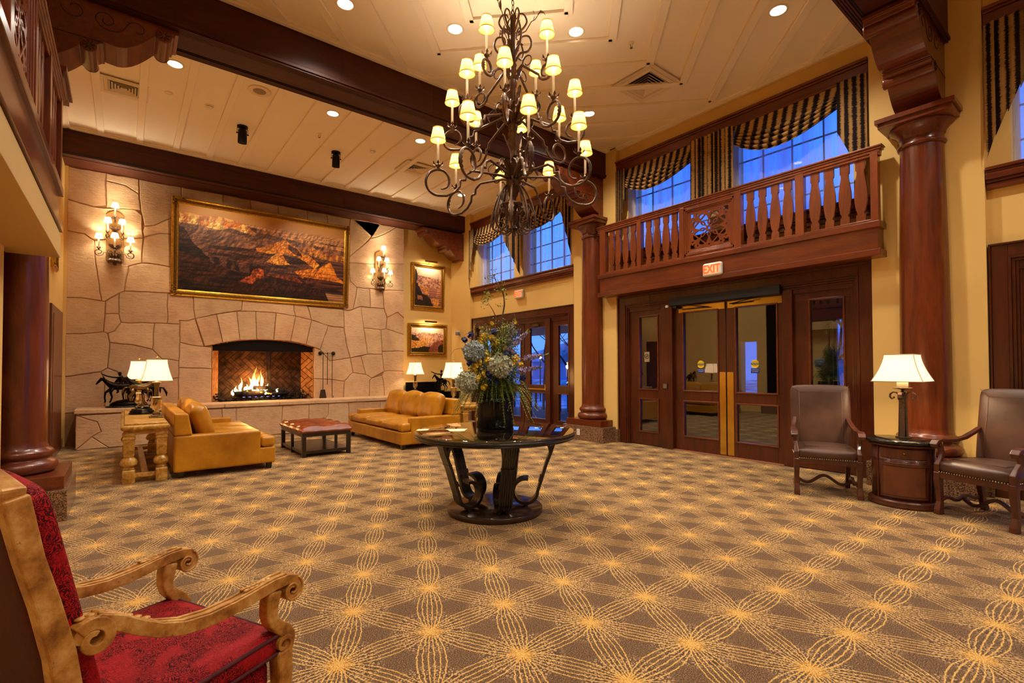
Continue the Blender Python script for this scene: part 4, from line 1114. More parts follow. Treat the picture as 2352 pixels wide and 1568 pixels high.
STONES = [[(-0.85,5.14),(-0.303,5.14),(-0.306,4.993),(-0.296,4.512),(-0.47,4.458),(-0.85,4.524)],[(-0.303,5.14),(0.199,5.14),(0.209,4.844),(-0.015,4.966),(-0.301,4.994)],[(-0.301,4.994),(-0.015,4.966),(0.209,4.844),(0.236,4.523),(-0.04,4.507),(-0.295,4.467)],[(-0.85,4.524),(-0.47,4.458),(-0.295,4.467),(-0.04,4.507),(0.154,4.534),(0.255,4.431),(0.272,3.991),(0.055,3.945),(-0.463,3.824),(-0.602,3.922),(-0.85,3.951)],[(-0.85,3.951),(-0.602,3.922),(-0.463,3.824),(-0.43,3.345),(-0.348,2.693),(-0.644,2.723),(-0.85,2.715)],[(-0.463,3.824),(0.055,3.945),(0.272,3.991),(0.264,3.491),(0.06,3.4),(0.018,3.1),(-0.009,2.909),(-0.111,2.843),(-0.305,2.678),(-0.348,2.693),(-0.43,3.345)],[(0.199,5.14),(0.503,5.14),(0.893,5.14),(0.904,4.755),(0.719,4.459),(0.449,4.273),(0.294,4.226),(0.236,4.523),(0.209,4.844)],[(0.294,4.226),(0.449,4.273),(0.735,4.47),(0.899,4.501),(0.902,4.153),(0.514,4.12),(0.281,4.004),(0.271,4.126)],[(0.281,4.004),(0.514,4.12),(0.902,4.153),(0.908,3.467),(0.363,3.492),(0.264,3.491),(0.273,3.895)],[(0.06,3.4),(0.264,3.491),(0.363,3.492),(0.908,3.467),(0.896,2.955),(0.684,2.935),(0.43,2.931),(-0.009,2.909),(0.018,3.1)],[(-0.85,2.715),(-0.644,2.723),(-0.348,2.693),(-0.288,2.68),(-0.294,2.476),(-0.31,2.108),(-0.636,2.05),(-0.85,2.041)],[(-0.288,2.68),(-0.111,2.843),(-0.082,2.865),(-0.084,2.461),(-0.286,2.448)],[(-0.286,2.448),(-0.084,2.461),(-0.053,2.306),(-0.148,2.133),(-0.248,2.081),(-0.31,2.108)],[(-0.082,2.865),(-0.009,2.909),(0.43,2.931),(0.684,2.935),(0.683,2.307),(0.467,2.315),(0.056,2.293),(-0.053,2.306),(-0.084,2.461)],[(0.684,2.935),(0.896,2.955),(1.114,2.975),(1.115,2.854),(1.152,2.453),(1.017,2.385),(0.891,2.39),(0.885,2.318),(0.683,2.307)],[(0.056,2.293),(0.467,2.315),(0.453,2.141),(0.447,1.793),(0.135,1.87),(-0.217,1.908),(-0.248,2.081),(-0.148,2.133),(-0.053,2.306)],[(0.467,2.315),(0.683,2.307),(0.885,2.318),(0.895,1.942),(0.885,1.565),(0.6,1.61),(0.447,1.793),(0.453,2.141)],[(-0.85,2.041),(-0.636,2.05),(-0.31,2.108),(-0.248,2.081),(-0.217,1.908),(-0.241,1.428),(-0.339,1.355),(-0.85,1.27)],[(-0.217,1.908),(0.135,1.87),(0.447,1.793),(0.6,1.61),(0.885,1.565),(0.881,1.229),(0.668,1.173),(0.023,1.147),(-0.096,1.354),(-0.241,1.428)],[(-0.85,1.27),(-0.339,1.355),(-0.281,1.19),(-0.284,0.677),(-0.282,0.6),(-0.85,0.6)],[(-0.339,1.355),(-0.241,1.428),(-0.096,1.354),(0.023,1.147),(0.03,0.6),(-0.282,0.6),(-0.284,0.677),(-0.281,1.19)],[(0.023,1.147),(0.668,1.173),(0.881,1.229),(0.885,0.6),(0.03,0.6)],[(0.891,2.39),(1.017,2.385),(1.152,2.453),(1.312,1.873),(1.123,1.888),(0.895,1.942)],[(0.895,1.942),(1.123,1.888),(1.312,1.873),(1.452,1.848),(1.455,1.405),(1.195,1.426),(0.886,1.427),(0.885,1.565)],[(0.886,1.427),(1.195,1.426),(1.455,1.405),(1.463,0.6),(0.885,0.6),(0.881,1.229)],[(0.893,5.14),(1.64,5.14),(1.647,4.277),(0.902,4.153)],[(1.64,5.14),(2.176,5.14),(2.182,4.365),(1.647,4.277)],[(2.176,5.14),(2.742,5.14),(2.747,4.459),(2.182,4.365)],[(2.742,5.14),(3.077,5.14),(3.381,5.14),(3.385,4.472),(2.747,4.459)],[(3.381,5.14),(3.842,5.14),(3.882,4.458),(3.385,4.472)],[(3.842,5.14),(4.403,5.14),(4.38,4.73),(4.368,4.17),(3.883,4.174),(3.882,4.458)],[(4.403,5.14),(5.166,5.14),(4.907,4.717),(4.654,4.431),(4.368,4.17),(4.38,4.73)],[(4.403,5.14),(4.957,5.14),(5.652,5.14),(5.114,4.801),(4.907,4.717),(5.166,5.14)],[(4.368,4.17),(4.654,4.431),(4.907,4.717),(5.114,4.801),(5.652,5.14),(5.87,5.14),(5.87,4.192),(5.49,4.155),(4.756,4.06),(4.369,4.025)],[(4.369,4.025),(4.756,4.06),(5.49,4.155),(5.87,4.192),(5.87,3.474),(5.276,3.435),(4.911,3.435),(4.582,3.432),(4.409,3.57)],[(4.166,3.999),(4.369,4.025),(4.409,3.57),(4.582,3.432),(4.485,2.873),(4.339,2.839),(4.243,2.856),(4.169,3.257)],[(4.582,3.432),(4.911,3.435),(4.938,2.955),(4.684,2.961),(4.485,2.873)],[(4.911,3.435),(5.25,3.432),(5.304,2.957),(4.938,2.955)],[(5.25,3.432),(5.87,3.474),(5.87,2.738),(5.684,2.882),(5.385,2.735),(5.304,2.957)],[(4.684,2.961),(4.938,2.955),(5.304,2.957),(5.385,2.735),(5.359,2.43),(5.216,2.398),(4.761,2.426)],[(5.385,2.735),(5.684,2.882),(5.87,2.738),(5.87,2.298),(5.359,2.43)],[(4.243,2.856),(4.339,2.839),(4.485,2.873),(4.684,2.961),(4.761,2.426),(4.865,1.765),(4.417,1.662),(4.318,2.021),(4.268,2.402)],[(3.402,2.865),(4.243,2.856),(4.268,2.402),(4.008,2.413),(3.877,2.44),(3.483,2.549),(3.438,2.753)],[(3.877,2.44),(4.008,2.413),(4.268,2.402),(4.318,2.021),(4.417,1.662),(3.918,1.586),(3.688,1.863)],[(4.761,2.426),(5.216,2.398),(5.254,1.847),(5.254,1.771),(4.865,1.765)],[(5.216,2.398),(5.359,2.43),(5.87,2.298),(5.87,1.858),(5.254,1.847)],[(3.544,1.906),(3.688,1.863),(3.918,1.586),(4.417,1.662),(4.491,1.3),(4.418,1.253),(4.274,1.087),(3.92,1.141),(3.548,1.17)],[(4.417,1.662),(4.688,1.714),(4.816,1.249),(4.491,1.3)],[(4.688,1.714),(4.865,1.765),(5.254,1.771),(5.309,1.319),(4.969,1.149),(4.816,1.249)],[(5.254,1.847),(5.87,1.858),(5.87,1.316),(5.496,1.344),(5.309,1.319),(5.254,1.771)],[(4.274,1.087),(4.418,1.253),(4.491,1.3),(4.816,1.249),(4.969,1.149),(4.918,1.1),(4.91,0.6),(4.253,0.6)],[(4.918,1.1),(4.969,1.149),(5.256,1.219),(5.31,0.842),(5.311,0.6),(4.91,0.6)],[(5.256,1.219),(5.309,1.319),(5.496,1.344),(5.87,1.316),(5.87,0.6),(5.311,0.6),(5.31,0.842)],[(3.548,1.17),(3.92,1.141),(4.274,1.087),(4.253,0.6),(3.552,0.6)],[(1.114,2.975),(2.027,3.059),(2.028,2.825),(2.011,2.675),(1.535,2.559),(1.162,2.446),(1.152,2.453),(1.115,2.854)],[(2.027,3.059),(3.089,3.157),(3.091,2.751),(3.126,2.618),(2.709,2.667),(2.29,2.673),(1.917,2.648),(2.011,2.675),(2.028,2.825)],[(3.089,3.157),(3.402,2.865),(3.438,2.753),(3.483,2.549),(3.126,2.618),(3.091,2.751)],[(0.902,4.153),(4.163,4.694),(4.169,3.257),(0.913,2.957)]]
VOUSSOIRS = [[(1.329,1.873),(1.162,2.446),(1.535,2.559),(1.658,1.961)],[(1.658,1.961),(1.535,2.559),(1.917,2.648),(1.981,2.025)],[(1.981,2.025),(1.917,2.648),(2.29,2.673),(2.314,2.049)],[(2.314,2.049),(2.29,2.673),(2.709,2.667),(2.66,2.048)],[(2.66,2.048),(2.709,2.667),(3.126,2.618),(3.019,2.033)],[(3.019,2.033),(3.126,2.618),(3.483,2.549),(3.363,1.966)],[(3.363,1.966),(3.483,2.549),(3.877,2.44),(3.688,1.863)]]
# ------------------------------------------------------------------ stone chimney wall
def refine(P, step=.09, amp=.012):
    out = []
    n = len(P)
    for i in range(n):
        a, b = Vector((P[i][0], P[i][1])), Vector((P[(i+1) % n][0], P[(i+1) % n][1])); L = (b-a).length; k = max(1, int(round(L/step)))
        for j in range(k):
            p = a.lerp(b, j/k)
            edge = (abs(p.x+.85) < .002 or abs(p.x-5.87) < .002)
            nv = noise.noise_vector(Vector((p.x*5.3, p.y*5.3, 3.1)))*amp*(0 if edge else 1)+noise.noise_vector(Vector((p.x*16, p.y*16, 8.1)))*amp*.5
            out.append((p.x+nv.x, p.y+nv.y))
    return out
def offset_poly(P, d):
    A = sum(P[i][0]*P[(i+1) % len(P)][1]-P[(i+1) % len(P)][0]*P[i][1] for i in range(len(P)))
    s_ = 1 if A > 0 else -1; out = []; n = len(P)
    for i in range(n):
        p0, p1, p2 = Vector(P[i-1]), Vector(P[i]), Vector(P[(i+1) % n])
        e1 = (p1-p0); e2 = (p2-p1)
        if e1.length < 1e-6 or e2.length < 1e-6: out.append(P[i]); continue
        e1.normalize(); e2.normalize()
        n1 = Vector((-e1.y, e1.x))*s_; n2 = Vector((-e2.y, e2.x))*s_; m = n1+n2
        if m.length < .2: m = n1
        m.normalize(); c = max(.45, m.dot(n1)); q = p1+m*(d/c); out.append((q.x, q.y))
    return out
def stones_mesh(name, polys, yb, depth, mat, gap=.007, parent=None, seed=0, tones=None, amp=.012):
    vs = []; fs = []; tone = []; rnd = random.Random(seed)
    for P in polys:
        R = refine(P, amp=amp)
        A = offset_poly(R, gap); B = offset_poly(R, gap+.010); n = len(A)
        dd = depth*(.75+.5*rnd.random()); k = len(vs)
        t = .82+.24*rnd.random(); c = (t, t*(.95+.05*rnd.random()), t*(.90+.10*rnd.random()), 1)
        if rnd.random() < .15: c = (t*.98, t*.86, t*.80, 1)
        vs += [(x, yb, z) for x, z in A]+[(x, yb-dd+.009, z) for x, z in A]+[(x, yb-dd, z) for x, z in B]
        f0 = len(fs)
        for i in range(n):
            j = (i+1) % n; fs += [(k+i, k+j, k+n+j, k+n+i), (k+n+i, k+n+j, k+2*n+j, k+2*n+i)]
        fs.append(tuple(k+2*n+i for i in range(n))); tone += [c]*(len(fs)-f0)
    me = bpy.data.meshes.new(name); me.from_pydata(vs, [], fs); me.materials.append(mat)
    ca = me.color_attributes.new('tone', 'FLOAT_COLOR', 'CORNER')
    i = 0
    for p, c in zip(me.polygons, tone):
        for li in p.loop_indices: ca.data[li].color = c
    bm = bmesh.new(); bm.from_mesh(me); bmesh.ops.recalc_face_normals(bm, faces=bm.faces); bm.to_mesh(me); bm.free()
    o = bpy.data.objects.new(name, me); link(o, parent); return o
YS = 12.15
o = stones_mesh('wall_back', STONES, YS, .030, m_stone, seed=4); struct(o)
o = stones_mesh('trim_11', VOUSSOIRS, YS, .05, m_stone, gap=.006, seed=9, amp=.003); struct(o)
mb = MB(); wall_blocks_x = []
def blocks_xz(mb, y0, y1, x0, x1, z0, z1, holes):
    xs = sorted({x0, x1}|{h[0] for h in holes}|{h[1] for h in holes}); zs = sorted({z0, z1}|{h[2] for h in holes}|{h[3] for h in holes})
    for i in range(len(xs)-1):
        for j in range(len(zs)-1):
            xm, zm = (xs[i]+xs[i+1])/2, (zs[j]+zs[j+1])/2
            if any(h[0] < xm < h[1] and h[2] < zm < h[3] for h in holes): continue
            mb.box((xs[i], y0, zs[j]), (xs[i+1], y1, zs[j+1]))
hs = [(1.465, 3.55, .68, 1.86)]
xs_ = [1.465+(3.55-1.465)*i/14 for i in range(15)]
def archz(x):
    t = (x-1.33)/(3.69-1.33)*2-1; return 1.868+.185*(1-t*t)
for i in range(14): hs.append((xs_[i], xs_[i+1], 1.86, archz((xs_[i]+xs_[i+1])/2)))
blocks_xz(mb, YS-.008, YS+.2, -.845, 5.865, 0, 5.17, hs); struct(mb.build('wall_back', m_mortar))

# hearth bench
H = empty('stone_hearth', (2.6, 11.75, 0)); tag(H, 'long raised flagstone hearth bench running below the fireplace', 'hearth')
hx0, hx1 = -.63, 5.86
def hp(l): return [(x-2.6, z) for x, z in l]
hst = [[(-.65, 0), (-.43, .22), (-.30, .30), (-.36, .47), (-.65, .60)], [(-.65, .60), (-.36, .47), (-.30, .30), (-.43, .22), (-.2, 0), (.55, 0), (.52, .60)], [(-.65, 0), (-.2, 0), (-.43, .22)],
       [(.52, .60), (.55, 0), (1.25, 0), (1.22, .61)], [(1.22, .61), (1.25, 0), (1.55, 0), (1.56, .61)], [(1.56, .61), (1.55, 0), (1.82, 0), (1.81, .61)], [(1.81, .61), (1.82, 0), (2.66, 0), (2.69, .61)], [(2.69, .61), (2.66, 0), (3.22, 0), (3.24, .62)],
       [(3.24, .62), (3.22, 0), (3.62, 0), (3.55, .2), (3.66, .36), (3.66, .62)], [(3.66, .62), (3.66, .36), (3.55, .2), (3.62, 0), (4.12, 0), (4.12, .62)], [(4.12, .62), (4.12, .34), (4.5, .33), (4.9, .34), (4.9, .62)], [(4.12, .34), (4.12, 0), (4.9, 0), (4.9, .34), (4.5, .33)], [(4.9, .62), (4.9, 0), (5.86, 0), (5.86, .62)]]
stones_mesh('front_stone', [[(x-2.6, z) for x, z in P] for P in hst], -.325, .03, m_stone, gap=.005, parent=H, seed=12)
mb = MB(); mb.box((hx0-2.6+.02, -.335, 0), (hx1-2.6, .355, .625)); mb.build('core', m_mortar, H)
mb = MB(); mb.box((hx0-2.6-.005, -.33, 0), (hx0-2.6+.03, .36, .625)); 
side = mb.build('side_stone', m_stone, H, bevel=.01)
ca = side.data.color_attributes.new('tone', 'FLOAT_COLOR', 'CORNER')
for d in ca.data: d.color = (.95, .92, .88, 1)
def slab(name, x0, x1, seed):
    N = 18; rnd = random.Random(seed); top = []; bot = []
    m = MB(); P = []
    for i in range(N+1):
        x = x0+(x1-x0)*i/N; P.append((x, -.375+noise.noise(Vector((x*4+seed, 1, 0)))*.018))
    poly = P+[(x1, .362), (x0, .362)]
    m.prism([(x-2.6, y) for x, y in poly], .622, .70+rnd.uniform(-.003, .003), 'z')
    o = m.build(name, m_stone, H, bevel=.012, seg=2)
    ca = o.data.color_attributes.new('tone', 'FLOAT_COLOR', 'CORNER')
    for d in ca.data: d.color = (1.0, .96, .92, 1)
for i, (a, b) in enumerate(((-.67, .35), (.355, 1.6), (1.605, 2.62), (2.625, 3.35), (3.355, 4.3), (4.305, 5.86))): slab('cap_slab', a, b, i+1)

# ------------------------------------------------------------------ firebox
F = thing('fireplace', 'arched stone fireplace opening with herringbone brick firebox and burning log fire', 'fireplace', (2.5, 12.5, .70))
X0, X1 = 1.465-2.5, 3.55-2.5; XB0, XB1 = 1.64-2.5, 3.38-2.5; YF, YB = 12.16-12.5, 12.60-12.5+.0
YB = 12.60-12.5
def panel(name, a, b, z0, z1, mat, t=.03):
    mb = MB(); a = Vector((a[0], a[1], 0)); b = Vector((b[0], b[1], 0)); d = (b-a).normalized(); n = Vector((-d.y, d.x, 0))*t
    mb.prism([(a.x, a.y), (b.x, b.y), (b.x+n.x, b.y+n.y), (a.x+n.x, a.y+n.y)], z0, z1, 'z'); return mb.build(name, mat, F)
panel('brick_back', (XB1+.05, YB), (XB0-.05, YB), -.02, 1.42, m_fbrick_soot, -.02)
panel('brick_side', (X0, YF), (XB0, YB), -.02, 1.42, m_fbrick); panel('brick_side', (XB1, YB), (X1, YF), -.02, 1.42, m_fbrick)
mb = MB(); mb.box((X0-.02, YF-.02, -.03), (X1+.02, YB+.02, -.002)); mb.build('firebox_floor', m_dirt, F)
# stone jamb returns
for x in (X0, X1):
    mb = MB(); mb.box((x-.012, YF-.0, -.02), (x+.012, YF+.09, 1.18)); o = mb.build('jamb', m_mortar, F, bevel=.004)
mb = MB(); N = 20; pts = [(X0-.03+(X1-X0+.06)*i/N) for i in range(N+1)]
mb.prism([(x, archz(x+2.5)-.70-.004) for x in pts]+[(X1+.03, 1.10), (X0-.03, 1.10)][0:2], .0, .015, 'y')
mb.v = [(x, y+YF+.035-(z-1.10)*.0, z) for x, y, z in mb.v]; mb.build('smoke_hood', m_blackiron, F)
mb = MB(); mb.box((X0, YF+.02, 1.09), (X1, YF+.06, 1.115)); mb.build('hood_lip', m_blackiron, F)
mb = MB(); mb.box((X0, YF+.06, 1.38), (X1, YB+.05, 1.42)); mb.build('firebox_ceiling', m_dirt, F)
# mesh curtain pulls
for x in (.04, .12):
    mb = MB(); mb.tube([(x, YF+.03, .42), (x, YF+.03, 1.09)], .007, 6); mb.build('mesh_curtain_edge', m_blackiron, F)
    mb = MB(); mb.bar((x, YF+.03, .32), (x+.003, YF+.03, .42), .014, .014, w2=.008, h2=.008); mb.build('pull', m_blackiron, F)
mb = MB()
for k in range(9): mb.tube([(.05+k*.009, YF+.035+(k % 2)*.01, .30), (.05+k*.009, YF+.035+(k % 2)*.01, 1.09)], .002, 4)
mb.build('mesh_curtain', m_blackiron, F)
# grate, logs, embers
mb = MB()
for k in range(11): mb.tube([(-.55+k*.11, YF+.08, .09), (-.55+k*.11, YF+.07, .05), (-.55+k*.11, YB-.08, .05), (-.55+k*.11, YB-.07, .10)], .009, 5)
mb.tube([(-.6, YF+.10, .045), (.6, YF+.10, .045)], .011, 5); mb.tube([(-.6, YB-.12, .045), (.6, YB-.12, .045)], .011, 5)
for x in (-.55, .55):
    for y in (YF+.1, YB-.12): mb.tube([(x, y, 0), (x, y, .045)], .01, 5)
mb.build('grate', m_blackiron, F)
m_log = simple('charred_log', (26, 17, 12), .85, 0, .6, 18, .9)
def logm(a, b, r, seed):
    a, b = Vector(a), Vector(b); N = 14; pts = [a.lerp(b, i/N)+noise.noise_vector(Vector((i*.5, seed, 0)))*.012 for i in range(N+1)]
    rr = [r*(.88+.22*noise.noise(Vector((i*.7, seed*2, 1)))+(0 if 0 < i < N else -.12)) for i in range(N+1)]
    mb = MB(); mb.tube(pts, rr, 12); mb.v = [tuple(Vector(p)+noise.noise_vector(Vector(p)*22)*.010) for p in mb.v]; mb.build('log', m_log, F)
logm((-.58, .0-.14, .14), (-.22, -.12, .19), .062, 1); logm((-.42, -.18, .13), (.18, -.10, .16), .075, 2); logm((-.10, .0, .25), (.48, -.08, .20), .060, 3)
logm((-.5, .02, .12), (.5, .02, .12), .06, 4); logm((-.2, -.06, .27), (.10, -.14, .27), .05, 5); logm((.15, -.16, .12), (.56, -.02, .14), .05, 6)
rnd = random.Random(5); mb = MB()
for k in range(260):
    x = rnd.uniform(X0+.05, X1-.05); y = rnd.uniform(YF+.05, YB-.03); e = abs(x/X1)
    rr = rnd.uniform(.012, .032); mb.sphere((x, y, rr*.6+ (rnd.random()*.16 if x > .5 or x < -.86 else 0)), rr, 6, 4, (1, 1, .8), False)
o = mb.build('lava_rock', m_dirt, F); o['kind'] = 'stuff'
m_ember = emis('ember_glow', (255, 120, 30), 5)
mb = MB()
for p, r_ in (((-.33, -.17, .20), .016), ((-.05, -.19, .17), .02), ((.10, -.20, .14), .024), ((.16, -.19, .13), .018), ((-.50, -.14, .20), .018), ((.30, -.1, .12), .02), ((-.12, -.17, .24), .013)):
    mb.sphere(p, r_, 8, 5, (1.3, .6, .7))
mb.build('ember', m_ember, F)
def flame_mat():
    t = NT('flame'); tc = t.n('ShaderNodeTexCoord'); sp = t.n('ShaderNodeSeparateXYZ'); t.l(tc.outputs['Object'], sp.inputs[0])
    h = t.mr(sp.outputs[2], .18, .75, 0, 1)
    c = t.ramp(h, (.0, (1, .72, .30)), (.35, (1, .55, .12)), (.8, (1, .28, .03)))
    em = t.n('ShaderNodeEmission'); t.l(c, em.inputs[0]); t.l(t.mr(sp.outputs[2], .15, .70, 9, 2.2), em.inputs[1])
    lw = t.n('ShaderNodeLayerWeight'); lw.inputs[0].default_value = .4
    n = t.noise(t.coord('Object', (5, 5, 1.4)), 3.2, 4, .7)
    a = t.math('MULTIPLY', t.mr(lw.outputs['Facing'], .15, .95, 1, 0), t.mr(n, .35, .55, .15, 1))
    a = t.math('MULTIPLY', a, t.mr(sp.outputs[2], .25, .80, 1, .25))
    tr = t.n('ShaderNodeBsdfTransparent'); mx = t.n('ShaderNodeMixShader'); t.l(a, mx.inputs[0]); t.l(tr.outputs[0], mx.inputs[1]); t.l(em.outputs[0], mx.inputs[2]); t.l(mx.outputs[0], t.out.inputs[0]); return t.m
m_flame = flame_mat()
def flame(x, y, z0, h, w, seed, lean=0):
    N = 18; pts = []; rr = []
    for i in range(N+1):
        t = i/N; pts.append((x+lean*t*t+.028*sin(t*7+seed)*t, y+.015*sin(t*5+seed*2), z0+h*t)); rr.append(max(.001, w*(sin(pi*min(1, .15+t*.85))**.8)*(1-t)**.55*(1+.25*sin(t*11+seed*3))))
    mb = MB(); mb.tube(pts, rr, 14); mb.build('flame', m_flame, F)
for a in ((-.17, -.04, .20, .56, .050, 1, .03), (-.10, -.02, .20, .38, .055, 2, .03), (-.23, -.06, .18, .34, .055, 4, -.02), (-.02, -.04, .20, .50, .040, 5, .02), (-.45, -.08, .16, .34, .040, 3, .02), (-.52, -.08, .14, .18, .045, 7, -.04), (.06, -.06, .16, .2, .05, 8, .04),
          (-.33, -.08, .16, .2, .06, 9, 0), (-.12, -.15, .13, .14, .025, 11, .02), (.04, -.17, .12, .10, .03, 12, .03), (.30, -.12, .16, .09, .02, 13, 0), (-.60, -.1, .12, .12, .03, 14, -.03)): flame(*a)
lamp_light('fire_glow', (-.15, -.02, .50), 16, (1, .45, .14), .12, 'POINT', F)
lamp_light('ember_light', (-.1, -.22, .25), 10, (1, .42, .12), .1, 'POINT', F)
# gas burner blue flicker
mb = MB()
for k in range(7): mb.sphere((-.40+k*.12, -.21, .075), .016, 8, 4, (1.7, .6, .5))
mb.build('burner_flame', emis('gas_flame', (150, 120, 220), .8), F)

# fireplace tools
r = thing('tool_rack', 'wrought iron hook rail for fireplace tools right of the fire opening', 'hook rail', (3.84, YS-.05, 1.77))
mb = MB()
for x in (-.155, .155):
    mb.T = Matrix.Translation((x, 0, 0)) @ Matrix.Rotation(pi/2, 4, 'X')
    mb.lathe([(.045, -.008), (.05, 0), (.035, .010), (.012, .022), (.0001, .03)], n=8, caps=False)
mb.T = None; mb.tube([(-.155, -.02, 0), (-.155, -.05, -.0), (.155, -.05, 0), (.155, -.02, 0)], .006, 6)
mb.build('rail', m_blackiron, r)
def ftool(label, x, kind):
    t = thing('fireplace_' + kind, label, kind, (x, YS-.118, 1.765), 0, 'iron tools hanging beside the fire')
    L = 1.03 if kind == 'poker' else (.86 if kind == 'shovel' else .70)
    mb = MB(); mb.tube([(0, .03, -.02), (0, .02, .02), (0, -.012, .02), (0, -.02, -.03), (0, 0, -.12), (0, 0, -L)], .007, 7); mb.build('handle', m_blackiron, t)
    mb = MB()
    if kind == 'shovel': mb.prism([(-.05, -L), (.05, -L), (.085, -L-.21), (-.085, -L-.21)], -.004, .004, 'y'); mb.build('blade', simple('shovel_steel', (70, 62, 54), .45, .8), t, bevel=.002)
    elif kind == 'poker': mb.tube([(0, 0, -L), (.01, 0, -L-.03), (.03, 0, -L-.02), (.03, 0, -L+.02)], .006, 6); mb.build('hook', m_blackiron, t)
    else: mb.tube([(0, 0, -L), (0, 0, -L-.05)], [.009, .004], 6); mb.build('tip', m_blackiron, t)
ftool('black iron shovel hanging on the left of the rail beside the fire', 3.73, 'shovel'); ftool('plain black iron rod hanging in the middle of the rail beside the fire', 3.835, 'rod'); ftool('black hooked poker hanging on the right of the rail beside the fire', 3.945, 'poker')

# ------------------------------------------------------------------ paintings
def inpoly(U, V, P):
    c = np.zeros(U.shape, bool); n = len(P); j = n-1
    for i in range(n):
        xi, yi = P[i]; xj, yj = P[j]
        m = ((yi > V) != (yj > V)) & (U < (xj-xi)*(V-yi)/(yj-yi+1e-12)+xi); c ^= m; j = i
    return c
def nfield(U, V, su, sv, seed, oct_=4):
    rs = np.random.RandomState(seed); out = np.zeros(U.shape); a = 1; tot = 0
    for o_ in range(oct_):
        gu, gv = int(su*2**o_)+2, int(sv*2**o_)+2; G = rs.rand(gv+1, gu+1)
        x, y = U*(gu-1), V*(gv-1); xi, yi = np.clip(x.astype(int), 0, gu-1), np.clip(y.astype(int), 0, gv-1); fx, fy = x-xi, y-yi; fx = fx*fx*(3-2*fx); fy = fy*fy*(3-2*fy)
        out += a*((G[yi, xi]*(1-fx)+G[yi, xi+1]*fx)*(1-fy)+(G[yi+1, xi]*(1-fx)+G[yi+1, xi+1]*fx)*fy); tot += a; a *= .55
    return out/tot
def C(*c): return np.array(srgb(*c)[:3])
def blend(img, m, c): 
    m = m[..., None]; return img*(1-m)+c*m
def lay(img, U, V, poly, c1, c2, n, warp=.02, seed=0, stri=None):
    wu = U+(nfield(U, V, 14, 10, seed+50)-.5)*warp*2; wv = V+(nfield(U, V, 18, 14, seed+70)-.5)*warp*2
    m = inpoly(wu, wv, poly).astype(float)
    col = c1*(1-n[..., None])+c2*n[..., None]
    return blend(img, m, col)
def sharpen(n, a, b): return np.clip((n-a)/(b-a), 0, 1)
